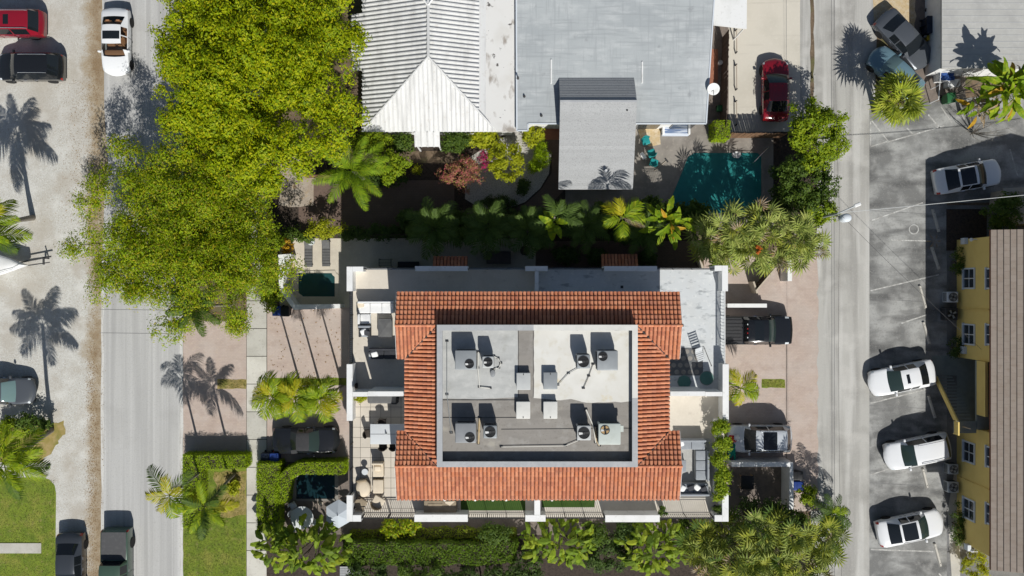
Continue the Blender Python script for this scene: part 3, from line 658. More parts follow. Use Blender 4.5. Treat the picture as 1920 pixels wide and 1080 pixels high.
eg = bpy.data.objects.new('extension_roof', MB().add([(ex0, yN, GZ + .02), (ex1, yN, GZ + .02), (ex1, yR, 4.85), (ex0, yR, 4.85), (ex0, yS, 3.0), (ex1, yS, 3.0), (ex0, yR, 4.65), (ex1, yR, 4.65), (ex0, yS, 2.85), (ex1, yS, 2.85), (ex0, yN, 3.4), (ex1, yN, 3.4)],
     [(0, 3, 2, 1), (3, 4, 5, 2), (4, 8, 9, 5), (0, 10, 6, 3), (3, 6, 8, 4), (1, 2, 7, 11), (2, 5, 9, 7)]).mesh('extension_roof', 'shingle_grey')); col.objects.link(eg); place(eg, gh, True)
MB().prism([(ex0 + .3, yS + .4), (ex1 - .3, yS + .4), (ex1 - .3, yN), (ex0 + .3, yN)], 0, 2.95).build('extension_wall', 'white', gh)
# strip shingles on both slopes: one board per course
def courses(y0, z0, y1, z1, n, nseg, nm):
    for i in range(n):
        t0, t1 = i / n, (i + 1) / n
        ya, yb, za, zb = lerp(y0, y1, t0), lerp(y0, y1, t1), lerp(z0, z1, t0), lerp(z0, z1, t1)
        MB().add([(ex0 + .01, ya, za + .028), (ex1 - .01, ya, za + .028), (ex1 - .01, yb, zb + .012), (ex0 + .01, yb, zb + .012), (ex0 + .01, ya, za), (ex1 - .01, ya, za)], [(0, 1, 2, 3), (0, 4, 5, 1)]).build('shingle_course', 'shingle_grey', eg)
courses(yS, 3.0, yR, 4.85, 26, 1, ''); courses(yN, GZ + .02, yR, 4.85, 9, 1, '')
MB().box(((ex0 + ex1) / 2, yR, 4.88), (ex1 - ex0, .14, .05)).build('ridge_board', 'coping', eg)
for xx, y0, y1 in ((1033.5, 112, 157), (1204, 116, 156)):
    a, b = W(xx - 1.3, y0, GZ), W(xx + 1.3, y1, GZ); MB().bbox((a.x, b.y, GZ), (b.x, a.y, GZ + .07)).build('roof_batten', 'white', gh)
for xx, yy, hh in ((971, 147, .35), (983, 181, .12), (1015, 217, .10), (1175, 208, .2)):
    q = W(xx, yy, GZ + (0 if xx < 1100 else .9)); MB().lathe([(.09, 0), (.09, .05), (.045, .06), (.045, hh), (.06, hh), (.06, hh + .04)], q, 10).build('vent_pipe', 'charcoal', gh, 40)
q = W(1135, 322, 3.35); MB().lathe([(.10, -.1), (.10, .3), (.05, .31), (.05, .45), (.09, .46), (.09, .5)], q, 10).build('vent_pipe', 'white', gh, 40)
for xx in (1215, 1280):
    q = W(xx, 222, 1.4); MB().box((q.x, out[3].y + .28, 1.3), (1.5, .06, 1.6)).build('window', 'window', gh)
# white canopy at the top edge
c = W(1368, 0, 3); cn = thing('white_canopy', 'white flat canopy roof at the top edge beside the beige drive', 'canopy', (c.x, c.y, 0))
cp = WP([(1338, -120), (1402, -120), (1400, 54), (1338, 47)], 3.0); MB().prism(cp, 2.9, 3.0).build('canopy_panel', 'white', cn)
for q in cp: MB().tube([(q.x * .995, q.y - .1 if q.y > 22 else q.y + .15, 0), (q.x * .995, q.y - .1 if q.y > 22 else q.y + .15, 2.9)], .05, 6).build('post', 'white', cn)

# ------------------------------------------------------------------ yellow apartment building
WX = 31.46; YE = 5.3
yN, yS = W(0, 446, 2.5).y, W(0, 1030, 2.5).y
ya, yb = W(0, 676, 2.9).y, W(0, 806, 2.9).y      # open stair hall
c = Vector((36, (yN + yS) / 2, 0)); yel = thing('apartment_building', 'yellow stucco two storey apartment block with brown tile roof', 'apartment building', c)
MB().bbox((WX, ya, 0), (WX + 12, yN, YE)).build('wall', 'yellow', yel)
MB().bbox((WX, yS, 0), (WX + 12, yb, YE)).build('wall', 'yellow', yel)
MB().bbox((WX + 2.2, yb + .002, 0), (WX + 12, ya - .002, YE)).build('wall', 'yellow', yel)
def ywin(pyc, z0, z1, ph=36):
    zc = (z0 + z1) / 2; yc = W(0, pyc, zc).y; hw = ph / 2 / SC * (CAMH - zc) / CAMH
    f = MB()
    for s in (-1, 1): f.box((WX - .03, yc + s * (hw + .02), zc), (.09, .10, z1 - z0 + .2))
    f.box((WX - .05, yc, z0 - .05), (.16, 2 * hw + .24, .10)); f.box((WX - .03, yc, z1 + .05), (.09, 2 * hw - .06, .10))
    f.box((WX - .025, yc, zc), (.05, .05, z1 - z0)); f.box((WX - .024, yc, zc), (.04, 2 * hw - .08, .045))
    fo = f.build('window', 'frame', yel)
    for s in (-1, 1):
        for zz in (-1, 1): MB().box((WX - .008, yc + s * hw * .5, zc + zz * (z1 - z0) * .25), (.016, hw - .08, (z1 - z0) / 2 - .04)).build('pane', 'window', fo)
for pyc in (522, 627, 848, 955): ywin(pyc, 1.0, 2.25)
for pyc in (522, 628, 859, 967): ywin(pyc, 3.75, 5.0)
# roof of brown tiles rising to the east
ex = W(1858, 0, YE).x; y1, y0 = W(0, 431, YE).y, W(0, 1069, YE).y; sl_ = .30; rw = 6.5
yr_ = bpy.data.objects.new('tiled_roof', MB().add([(ex, y0, YE), (ex, y1, YE), (ex + rw, y1, YE + rw * sl_), (ex + rw, y0, YE + rw * sl_), (ex + 2 * rw, y0, YE), (ex + 2 * rw, y1, YE), (ex, y0, YE - .18), (ex, y1, YE - .18), (ex + 2 * rw, y0, YE - .18), (ex + 2 * rw, y1, YE - .18)],
      [(0, 3, 2, 1), (3, 4, 5, 2), (0, 1, 7, 6), (1, 2, 5, 9, 7), (0, 6, 8, 4, 3), (6, 7, 9, 8)]).mesh('tiled_roof', 'tileunder')); col.objects.link(yr_); place(yr_, yel, True)
cw_ = .372; cl = (y1 - y0) / 49; me1 = None; stf = MB(); cnt = 0
v = Vector((1, 0, sl_)).normalized(); nn = Vector((-sl_, 0, 1)).normalized()
for i in range(17):
    for j in range(49 if i % 2 == 0 else 50):
        off = 0 if i % 2 == 0 else -cl / 2
        s0, s1 = max(y0, y0 + j * cl + off), min(y1, y0 + (j + 1) * cl + off)
        o = Vector((ex - .02, 0, YE)) + v * (i * cw_); g = .003
        zz = random.uniform(-.002, .002)
        pts = [o + nn * (.085 + zz) + Y * (s0 + g), o + nn * (.085 + zz) + Y * (s1 - g), o + v * cw_ * 1.08 + nn * (.022 + zz) + Y * (s1 - g), o + v * cw_ * 1.08 + nn * (.022 + zz) + Y * (s0 + g), o + Y * (s0 + g) + nn * .005, o + Y * (s1 - g) + nn * .005]
        b = MB().add(pts, [(0, 3, 2, 1), (0, 1, 5, 4)])
        if i < 6 and cnt < 300: b.build('roof_tile', 'tilebrown', yr_); cnt += 1
        else: stf.add(b.v, b.f)
stf.build('roof_tiles', 'tilebrown', yr_, kind='stuff')
# stair hall: walkway, parapet, stair
wz = 2.85
MB().bbox((WX - .2, yb + .004, wz - .18), (WX + 2.2, ya - .004, wz)).build('walkway', 'greendeck', yel)
MB().bbox((WX - .2, W(0, 782, 3.9).y, wz + .002), (WX - .02, ya - .01, wz + 1.0)).build('walkway_parapet', 'yellow', yel)
sheet('hall_floor', [(WX, yb), (WX + 2.2, yb), (WX + 2.2, ya - .01), (WX, ya - .01)], .03, 'greendeck', None, yel)
sheet('hall_step', [(WX - 1.75, W(0, 704).y), (WX, W(0, 704).y), (WX, ya + .1), (WX - 1.75, ya + .1)], .034, 'greendeck', None, yel)
st = bpy.data.objects.new('stair', bpy.data.meshes.new('stair')); col.objects.link(st); place(st, yel, True)
sy0, sy1 = W(0, 704, 0).y, W(0, 788, wz).y; sx0, sx1 = WX - 1.62, WX - .45; ns = 14
for i in range(ns):
    t = (i + .5) / ns; zz = lerp(.2, wz - .02, t); yy = lerp(sy0, sy1, t)
    MB().box(((sx0 + sx1) / 2, yy, zz), (sx1 - sx0, abs(sy1 - sy0) / ns * .58, .05)).build('tread', 'greendeck', st)
sb = MB()
for xx in (sx0 - .05,):
    sb.add([(xx - .05, sy0, 0), (xx - .05, sy1, wz - .1), (xx - .05, sy1, wz + .45), (xx - .05, sy0, .50), (xx + .05, sy0, 0), (xx + .05, sy1, wz - .1), (xx + .05, sy1, wz + .45), (xx + .05, sy0, .50)], [(0, 1, 2, 3), (7, 6, 5, 4), (3, 2, 6, 7), (0, 3, 7, 4), (1, 5, 6, 2), (0, 4, 5, 1)])
st.data = sb.mesh('stair', 'yellow')
MB().bbox((sx0 - .1, W(0, 812, wz).y, wz - .12), (WX - .22, sy1 - .05, wz)).build('landing', 'greendeck', st)
MB().bbox((sx0 - .1, W(0, 812, wz).y - .08, wz - .12), (sx0, sy1 - .05, wz + .5)).build('landing_parapet', 'yellow', st)
MB().box((sx0 + .5, W(0, 800, wz).y, wz + .45), (.05, .05, .9)).build('newel_post', 'tanstone', st)
q = W(1812, 690, 0); MB().box((WX + 2.17, W(0, 690, 1).y, 1.05), (.06, .95, 2.1)).build('door', 'wood', yel)
for yy in (580, 911):
    q = W(0, yy, 3).y; MB().tube([(WX - .05, q, .4), (WX - .05, q, 4.0)], .035, 6).build('drain_pipe', 'yellow', yel)
for pz, py, m_, s in ((1.2, 452, 'frame', .42), (1.0, 656, 'frame', .5), (1.6, 1026, 'frame', .4)):
    q = W(0, py, pz).y; MB().box((WX - .12, q, pz), (.24, s, s * 1.2)).build('meter_box', m_, yel)
for py, pz in ((449, 2.5), (1034, 2.6)):
    q = W(0, py, pz).y; f = MB().lathe([(.05, 0), (.10, -.12), (.13, -.2)], (WX - .25, q, pz), 10); f.tube([(WX, q, pz + .05), (WX - .25, q, pz + .02)], .025, 5); f.build('wall_lamp', 'white', yel, 40)
# condensers on the ground
def fan_unit(name, label, px, py, z0, sx, sy, h, fx, fy, fr_, m, group, lift=0.0, rz=0, guard='fanblack', glint=True):
    t = W(px, py, z0 + lift + h); q = Vector((t.x, t.y, z0))
    o = thing(name, label, 'air conditioner', q, rz, group)
    MB().rbox((0, 0, lift + h / 2), (sx, sy, h), .05).build('casing', m, o, 40, world=False)
    if lift:
        for a in (-1, 1):
            for b in (-1, 1): MB().box((a * (sx / 2 - .08), b * (sy / 2 - .08), lift / 2), (.06, .06, lift)).build('leg', 'greymetal', o, world=False)
    g = MB().lathe([(fr_, lift + h + .002), (fr_ * 1.04, lift + h + .03), (fr_ * .97, lift + h + .035), (fr_ * .95, lift + h + .006)], (fx, fy, 0), 24)
    g.build('fan_guard', 'charcoal', o, 40, world=False)
    MB().lathe([(fr_ * .94, lift + h + .008), (.001, lift + h + .009)], (fx, fy, 0), 24).build('fan_well', guard, o, world=False)
    for k in range(4):
        bl = MB(); a = k * math.pi / 2 + math.pi + (.15 if glint else .5); ca, sa = math.cos(a), math.sin(a)
        P = [(.06, -.04, .016), (.92 * fr_, -.13 * fr_ * 2, .014), (.90 * fr_, .10 * fr_ * 2, .03), (.06, .05, .022)]
        bl.add([(fx + x * ca - y * sa, fy + x * sa + y * ca, lift + h + z) for x, y, z in P], [(0, 1, 2, 3)])
        bl.build('fan_blade', ('white' if k == 0 else 'fanblack') if glint else 'greymetal', o, world=False)  # with glint, first blade is white: sun glare painted onto the fan
    MB().lathe([(.085, lift + h + .012), (.08, lift + h + .05), (.02, lift + h + .06)], (fx, fy, 0), 12).build('hub', 'charcoal', o, 40, world=False)
    sl2 = MB()
    for k in range(8):
        zz = lift + h * (.14 + .09 * k)
        for s in (-1, 1): sl2.box((0, s * (sy / 2 + .004), zz), (sx * .84, .012, h * .03)); sl2.box((s * (sx / 2 + .004), 0, zz), (.012, sy * .84, h * .03))
    sl2.build('louvre', 'charcoal', o, world=False)
    return o
GA = 'condensers beside the yellow building'
fan_unit('ground_condenser', 'pale grey condenser nearest the north end of the yellow wall', 1787, 557, 0, .75, .75, .7, 0, 0, .30, 'frame', GA, guard='parapetdark', glint=False)
fan_unit('ground_condenser', 'black condenser next to the pale one by the yellow wall', 1785, 589, 0, .85, .85, .75, 0, 0, .34, 'charcoal', GA, glint=False)
fan_unit('ground_condenser', 'grey condenser level with the white SUV by the yellow wall', 1788, 880, 0, .7, .7, .7, 0, 0, .28, 'greyroof', GA, guard='parapetdark', glint=False)
fan_unit('ground_condenser', 'southernmost grey condenser by the yellow wall', 1788, 914, 0, .75, .75, .7, 0, 0, .30, 'greyroof', GA, guard='parapetdark', glint=False)
# condensers on the flat roof
GB, GS = 'large roof condensers of the duplex', 'small square roof condensers of the duplex'
fan_unit('roof_condenser', 'large grey condenser in the upper left of the flat roof', 873, 675, FZ, 1.22, 1.12, .75, .22, -.22, .26, 'greymetal', GB, .3)
fan_unit('roof_condenser', 'large grey condenser in the lower left of the flat roof', 873, 812, FZ, 1.20, 1.14, .75, .25, -.25, .28, 'greymetal2', GB, .3)
fan_unit('roof_condenser', 'large grey condenser on the cream membrane', 1139, 676, FZ, 1.20, 1.14, .75, -.26, .24, .26, 'greymetal', GB, .3)
o_ = fan_unit('roof_condenser', 'pale green weathered condenser in the lower right of the flat roof', 1143, 814, FZ, 1.28, 1.22, .75, -.26, .24, .26, 'acgreen', GB, .3, guard='copperpipe')
MB().box((.72, .28, .85), (.2, .36, .12)).build('side_box', 'acgreen', o_, world=False)
fan_unit('roof_condenser', 'small white condenser with hoses in the upper left of the flat roof', 915, 679, FZ, .66, .66, .85, 0, 0, .26, 'hatch', GS, .3)
fan_unit('roof_condenser', 'small grey condenser in the lower left of the flat roof', 919, 810, FZ, .78, .74, .85, 0, 0, .31, 'greymetal', GS, .3)
fan_unit('roof_condenser', 'small grey condenser on the cream membrane', 1094, 678, FZ, .76, .80, .85, 0, 0, .32, 'greymetal', GS, .3)
fan_unit('roof_condenser', 'round-edged small condenser in the lower right of the flat roof', 1095, 812, FZ, .80, .84, .85, 0, 0, .33, 'hatch', GS, .3)
GHH = 'roof hatches of the duplex'
for px, py, lb, m_ in ((981.5, 715, 'upper left pale roof hatch on the dark strip', 'hatch'), (1032, 714, 'upper right roof hatch on the cream membrane', 'greymetal'), (981, 769, 'lower left white roof hatch beside the dark seam', 'copingwhite'), (1032, 769, 'lower right white roof hatch on the brown membrane', 'copingwhite')):
    q = W(px, py, FZ + .42); o = thing('roof_hatch', lb, 'roof hatch', (q.x, q.y, FZ), 0, GHH)
    MB().box((0, 0, .17), (.76, .92, .34)).build('kerb', 'greymetal', o, world=False)
    MB().rbox((0, 0, .385), (.82, 1.0, .09), .04).build('lid', m_, o, 40, world=False)
    MB().box((.0, -.42 if py > 740 else .40, .44), (.04, .09, .03)).build('handle', 'charcoal', o, world=False)
def pipe(name, label, pts, r, m_, z, group=None, cat='pipe'):
    P = [W(a, b, z + .08) for a, b in pts]; c0 = P[0]
    o = thing(name, label, cat, (c0.x, c0.y, z), 0, group)
    MB().tube(P, r, 6).build('run', m_, o, 40)
    for q in P[::max(1, len(P) // 3)]: MB().box((q.x, q.y, z + .04), (.18, .08, .08)).build('support_block', 'charcoal', o)
pipe('drain_pipe', 'white pipe running from the upper left condensers to a bend', [(897, 660), (896, 690), (899, 726), (919, 728)], .03, 'pipewhite', FZ)
pipe('drain_pipe', 'thin pipe with a float on the cream membrane', [(1112, 683), (1104, 705), (1094, 728)], .018, 'charcoal', FZ)
pipe('refrigerant_line', 'tan insulated line between the lower left condensers', [(899, 784), (898, 810), (897, 832)], .06, 'sand', FZ)
pipe('refrigerant_line', 'white insulated line slanting beside the pale green condenser', [(1099, 768), (1112, 798), (1117, 830)], .04, 'pipewhite', FZ)
pipe('refrigerant_line', 'tan line at the foot of the pale green condenser', [(1116, 800), (1118, 826), (1124, 836)], .045, 'sand', FZ)
pipe('conduit', 'grey conduit along the left edge of the flat roof', [(838, 640), (838, 740), (846, 812)], .02, 'greymetal', FZ)
pipe('conduit', 'grey conduit between the two right roof hatches and the cream membrane condensers', [(1046, 722), (1066, 700), (1084, 690)], .018, 'greymetal', FZ)
pipe('conduit', 'white conduit along the foot of the lower flat roof', [(940, 838), (1060, 836), (1084, 826)], .02, 'pipewhite', FZ)
pipe('hose', 'looped pale hose beside the small white condenser', [(926, 668), (934, 672), (939, 681), (935, 690), (926, 692)], .02, 'pipewhite', FZ, cat='hose')
q = W(924, 700, FZ)
t_ = thing('filter_canister', 'oval grey canister below the small white condenser', 'canister', q); MB().lathe([(.13, 0), (.15, .06), (.14, .16), (.05, .18)], (0, 0, 0), 14, ey=1.5).build('body', 'greymetal2', t_, 40, world=False)

# ------------------------------------------------------------------ low flat roof building in the top right corner
c = W(1860, 20, 2.9); lo_ = thing('low_building', 'low building with pale grey roof under the leaf shadows, top right', 'building', (c.x, c.y, 0))
p = WP([(1766, -300), (2200, -300), (2200, 128), (1766, 128)], 2.9)
MB().prism(p, 2.72, 2.9).build('flat_roof', 'roofpale', lo_)
MB().prism(WP([(1775, -300), (2200, -300), (2200, 122), (1775, 122)], 2.9), 0, 2.72).build('wall', 'white', lo_)
for k in range(14): 
    a, b = W(1767, 126 - k * 12, 2.9), W(2000, 126 - k * 12, 2.9); MB().bbox((a.x, a.y - .012, 2.9), (b.x, a.y + .012, 2.915)).build('roof_seam', 'coping', lo_)
# tan wall corner at the right edge
c = W(1905, 390, 1.5); tw = thing('boundary_wall', 'tan rendered wall corner at the right edge beside the shaded plants', 'wall', (c.x, c.y, 0))
MB().prism(WP([(1883, 356), (2000, 350), (2000, 420), (1908, 420), (1905, 395), (1880, 380)], 1.6), 0, 1.6).build('wall_block', 'tanstone', tw)
MB().prism(WP([(1881, 353), (2002, 347), (2002, 360), (1881, 360)], 1.66), 1.6, 1.68).build('wall_cap', 'tanstone', tw)

# ------------------------------------------------------------------ walls, pools, fences
def poly_wall(name, label, pts, zt, th, m_, capm_=None, cat='wall'):
    P = [Vector(W(a, b, zt).xy).to_3d() for a, b in pts]; c0 = sum(P, Vector()) / len(P)
    o = thing(name, label, cat, (c0.x, c0.y, 0))
    def strip_(th_, z0, z1):
        b = MB(); L1, L2 = [], []
        for i, q in enumerate(P):
            d = (P[min(i + 1, len(P) - 1)] - P[max(i - 1, 0)]).normalized(); n = Vector((-d.y, d.x, 0)) * th_ / 2
            if 0 < i < len(P) - 1:
                d1 = (P[i] - P[i - 1]).normalized(); cs = max(.5, abs(d1.dot(d))); n = n / cs
            L1.append(q + n); L2.append(q - n)
        b.prism(L1 + L2[::-1], z0, z1); return b
    strip_(th, 0, zt - .06).build('wall_body', m_, o)
    strip_(th + .05, zt - .06, zt).build('wall_cap', capm_ or m_, o)
    return o
poly_wall('garden_wall', 'white wall curving around the small pool beside the pink driveway', [(545, 480), (529, 480), (527, 538), (530, 546), (552, 576), (638, 574)], 1.5, .24, 'white')
poly_wall('garden_wall', 'white wall between the pink driveway and the black pickup', [(1364, 573), (1438, 573)], 1.4, .22, 'white')
poly_wall('garden_wall', 'white gate wall corner under the fan palms by the alley', [(1481, 485), (1481, 527)], 1.7, .24, 'white')
poly_wall('garden_wall', 'grey white wall around the shaded court right of the hedge planter', [(1372, 871), (1484, 871), (1484, 955)], 1.8, .26, 'white')
poly_wall('garden_wall', 'low pale wall on the pink paving left of the fan palms', [(1311, 488), (1317, 503)], .6, .2, 'tanstone')
def pool(label, outline, m_, mt, cop, depth=1.3, wz_=-.05, coping=None):
    P = WP(outline); c0 = sum(P, Vector()) / len(P); o = thing('swimming_pool', label, 'pool', (c0.x, c0.y, 0))
    n = len(P)
    # kerb ring standing a little above the paving, water inside it
    cen = c0
    outer = [q + (q - cen).normalized() * .30 for q in P]
    ring = MB(); b0 = .03
    vs = [(q.x, q.y, .06) for q in outer] + [(q.x, q.y, .06) for q in P] + [(q.x, q.y, 0) for q in outer] + [(q.x, q.y, .005) for q in P]
    fs = []
    for i in range(n):
        j = (i + 1) % n; fs += [(i, j, n + j, n + i), (2 * n + i, i, j, 2 * n + j)[::-1], (n + i, n + j, 3 * n + j, 3 * n + i)]
    ring.add(vs, fs); ring.build('coping', cop, o)
    b = MB().sheet(P, .026); b.build('pool_floor', mt, o)
    MB().sheet(P, .042).build('water', m_, o)
    return o
pool('small dark teal pool inside the curved white wall', [(560, 512), (622, 512), (624, 516), (628, 519), (628, 556), (569, 556), (560, 549)], 'water_mid', 'pooltile_mid', 'deck')
pool('small dark pool enclosed by the hedge in the lower left court', [(556, 889), (628, 889), (628, 935), (556, 935)], 'water', 'pooltile_dark', 'pooldeck')
pool('angular teal swimming pool behind the grey roofed house', [(1302, 287), (1420, 287), (1427, 294), (1427, 400), (1247, 400), (1290, 294)], 'water_teal', 'pooltile', 'pooldeck')
def board_fence(label, a, b, h, m_, step=.16):
    A, B = W(*a, h).xy.to_3d(), W(*b, h).xy.to_3d(); d = B - A; an = math.atan2(d.y, d.x); n = int(d.length / step)
    o = thing('board_fence', label, 'fence', (A + B) / 2)
    me = MB().box((0, 0, h / 2), (step * .92, .03, h)).mesh('board', m_)
    for i in range(n):
        q = A + d * ((i + .5) / n); e = link_mesh('board', me, o, q - (A + B) / 2 + Vector((0, 0, random.uniform(-.02, .02))), (random.uniform(-.02, .02), 0, an))
    MB().box((A + B) / 2 + Vector((0, 0, h * .75)) + Vector((-d.y, d.x, 0)).normalized() * .05, (d.length, .05, .08), an).build('rail', m_, o)
board_fence('dark slatted timber fence above the shaded garden drive', (655, 287), (712, 287), 1.8, 'darkwood')
board_fence('rusty brown timber fence left of the feathery palm', (565, 328), (622, 328), 1.5, 'wood')
board_fence('timber fence at the foot of the beige driveway', (1372, 250), (1478, 250), 1.7, 'wood')
board_fence('weathered timber fence between the grey house and the beige driveway', (1367, 55), (1362, 238), 1.8, 'darkwood')
board_fence('dark timber fence along the planting north of the patio', (690, 440), (1000, 440), 1.6, 'darkwood', .2)
for a, b, k in ((58, 100, 0), (123, 169, 1), (191, 235, 2)):
    A, B = W(1378.5, a), W(1379, b); t = thing('parking_bar', ['uppermost thin rail on posts along the beige driveway edge', 'middle thin rail on posts along the beige driveway edge', 'lowest thin rail, half in shade, along the beige driveway'][k], 'rail', (A + B) / 2, 0, 'thin rails along the beige driveway')
    MB().tube([A + Vector((0, 0, .35)), B + Vector((0, 0, .35))], .04, 6).build('bar', 'tanstone', t)
    for q in (A, B): MB().tube([q, q + Vector((0, 0, .4))], .05, 6).build('post', 'charcoal', t)
# driveway gate pieces left of the fan palms (timber frame leaves standing open)
g = thing('timber_gate', 'open timber gate leaf angled across the shaded entry by the alley', 'gate', W(1450, 545))
A, B = W(1452, 505, 1.3).xy.to_3d(), W(1418, 545, 1.3).xy.to_3d(); d = B - A; an = math.atan2(d.y, d.x)
for i in range(9):
    q = A + d * ((i + .5) / 9); MB().box(q + Vector((0, 0, .65)), (d.length / 9 * .9, .04, 1.3), an).build('board', 'darkwood', g)
MB().box((A + B) / 2 + Vector((0, 0, 1.32)), (d.length, .09, .05), an).build('top_rail', 'tanstone', g)
A, B = W(1414, 528, 1.3).xy.to_3d(), W(1421, 550, 1.3).xy.to_3d(); d = B - A
MB().box((A + B) / 2 + Vector((0, 0, .6)), (d.length, .12, 1.2), math.atan2(d.y, d.x)).build('gate_pier', 'tanstone', g)
# ------------------------------------------------------------------ vehicles
def paint(name, c, rough=.28, metal=.0, coat=.6): mat('paint_' + name, c, rough=rough, spec=.5, metal=metal, coat=coat)
paint('white', (.78, .79, .80)); paint('black', (.012, .013, .015), .22); paint('grey', (.10, .11, .125), .3, .3); paint('darkgrey', (.055, .062, .072), .3, .3)
paint('silver', (.58, .61, .64), .3, .2); paint('red', (.23, .008, .02), .25); paint('darkred', (.23, .008, .018), .25); paint('green', (.06, .105, .075), .35, .2); paint('blue', (.15, .25, .30), .3, .2)
mat('carglass', (.012, .015, .018), rough=.04, spec=.6)
mat('carglass_green', (.028, .045, .042), rough=.05, spec=.6)
mat('carglass_teal', (.15, .23, .23), rough=.08, spec=.6)
mat('carglass_clear', (.02, .025, .028), rough=.03, spec=.6, alpha=(.80, (.80, .84, .82)))
mat('softtop', (.045, .045, .048), [((.065, .065, .068), 8, .5, .7, .5)], rough=.95)
mat('tonneau', (.085, .085, .088), [((.12, .12, .12), 4, .5, .7, .5)], rough=.9)
mat('rubber', (.02, .02, .02), rough=.9)
mat('rim', (.30, .31, .32), rough=.35, metal=.6)
mat('headlamp', (.62, .66, .68), rough=.1, spec=.6)
mat('taillamp', (.35, .015, .015), rough=.15, spec=.6)
mat('leather', (.36, .17, .085), rough=.6)
mat('plastic', (.03, .03, .032), rough=.6)

KINDS = {   # per kind: length positions (front 0 .. rear 1): cowl, roof front, roof rear, rear glass base; heights
 'sedan': dict(cowl=.285, rf=.44, rr=.70, rb=.845, hood=(.62, .90), belt=.93, roof=1.44, deck=(1.00, .88), wr=.70),
 'suv':   dict(cowl=.255, rf=.39, rr=.845, rb=.935, hood=(.74, 1.04), belt=1.06, roof=1.68, deck=(1.04, .95), wr=.74),
 'cabrio': dict(cowl=.31, rf=.43, rr=.60, rb=.70, hood=(.60, .88), belt=.90, roof=1.36, deck=(.96, .86), wr=.68),
 'pickup': dict(cowl=.235, rf=.34, rr=.575, rb=.605, hood=(.92, 1.16), belt=1.16, roof=1.86, deck=(1.22, 1.20), wr=.76),
}
def car(name, label, px, py, head, L, Wd, kind, pt, sunroof=None, glass='carglass', wind=None, rearglass=None, top=None, bed=None, interior=False, hscale=1.0, rails=False, cat='car', z0=.024):
    K = KINDS[kind]; c = W(px, py, .75); o = thing(name, label, cat, (c.x, c.y, z0), R(head))
    hw = Wd / 2; pt = 'paint_' + pt
    H0, H1 = K['hood']; roofz = K['roof'] * hscale; belt = K['belt']
    # stations: (t, centre height, tag of the interval that follows, top half width)
    S = []
    def st(t, zc, tg, wt): S.append((t, zc, tg, wt))
    st(0, H0 - .10, 'nose', .80); st(.012, H0, 'nose', .84); st(.05, lerp(H0, H1, .35), 'lamp', .86)
    st(.10, lerp(H0, H1, .55), 'hood', .85); st(.17, lerp(H0, H1, .82), 'hood', .84); st(K['cowl'] - .012, H1, 'cowl', .83); st(K['cowl'], H1 + .005, 'ws', .80)
    rf, rr, rb = K['rf'], K['rr'], K['rb']
    st(lerp(K['cowl'], rf, .5), lerp(H1, roofz, .60), 'ws', .76); st(rf, roofz - .035, 'header', K['wr']); st(rf + .03, roofz - .012, 'roofA', K['wr'])
    m1, m2 = lerp(rf, rr, .40), lerp(rf, rr, .68)
    st(lerp(rf, rr, .22), roofz, 'sunA', K['wr']); st(m1, roofz + .005, 'pillar', K['wr']); st(m1 + .015, roofz + .005, 'sunB', K['wr']); st(m2, roofz, 'roofB', K['wr']); st(rr - .02, roofz - .03, 'roofC', K['wr'] * .985)
    st(rr, roofz - .05, 'rw', K['wr'] * .97); st(rb, K['deck'][0], 'deckA', .79)
    if kind == 'suv': st(rb + .03, K['deck'][0] - .12, 'deck', .85); st(.985, .86, 'tail', .88); st(1, .70, 'end', .86)
    elif kind == 'pickup': st(rb + .012, K['deck'][0], 'bed', .90); st(.80, K['deck'][0], 'bed', .90); st(.975, K['deck'][1], 'tail', .90); st(1, 1.05, 'end', .88)
    else: st(lerp(rb, 1, .45), lerp(*K['deck'], .35), 'deck', .82); st(.965, K['deck'][1], 'tail', .84); st(.992, K['deck'][1] - .10, 'tail', .84); st(1, K['deck'][1] - .30, 'end', .82)
    box_ = kind == 'pickup'
    def halfw(t):
        f = 1.0
        if t < .14: f *= 1 - (.05 if box_ else .10) * ((.14 - t) / .14) ** 2
        if t > .86: f *= 1 - (.02 if box_ else .075) * ((t - .86) / .14) ** 2
        return hw * f
    rows = []
    for i, (t, zc, tg, wt) in enumerate(S):
        w = halfw(t); cab = K['cowl'] <= t <= rb
        zb = lerp(H0 - .02, belt, min(1, t / K['cowl'])) if t < K['cowl'] else (belt if t <= rb else min(belt, zc - .02))
        zb = min(zb, zc - .01)
        prof = [(w * .93, .24), (w * .995, .42), (w, zb - .16), (w * .985, zb - .03), (w * .95, zb)]
        wtt = w * wt
        ed = .045 if cab else .022
        prof += [(wtt, max(zb + .004, zc - ed)), (wtt * .90, zc - ed * .35), (wtt * .5, zc), (0, zc + .006)]
        xs = L / 2 - t * L
        row = []
        for (yy, zz) in prof:
            f = yy / hw; sh = 0
            if t < .06: sh = -(.06 if box_ else .26) * f * f * (1 - t / .06) - (.03 if box_ else .10) * f * f
            elif t < .14: sh = -(.03 if box_ else .10) * f * f * (1 - (t - .06) / .08)
            if tg in ('ws', 'cowl') or (S[i - 1][2] == 'ws' and tg == 'header'): sh = .10 * (1 - (yy / (w * .95)) ** 2) * (1.0 if t < K['cowl'] + .01 else .55)
            if t > .93: sh = (.02 if box_ else .14) * f * f * ((t - .93) / .07)
            if (S[i - 1][2] == 'rw' or tg == 'rw') and kind != 'pickup': sh = -.06 * (1 - f * f)
            row.append((xs + sh, yy, zz))
        full = [(x, -y, z) for x, y, z in row] + [(x, y, z) for x, y, z in row[-2::-1]]
        rows.append(full)
    n = len(rows[0]); parts = {}
    def emit(key, quadv):
        b = parts.setdefault(key, MB()); b.add(quadv, [(0, 1, 2, 3)])
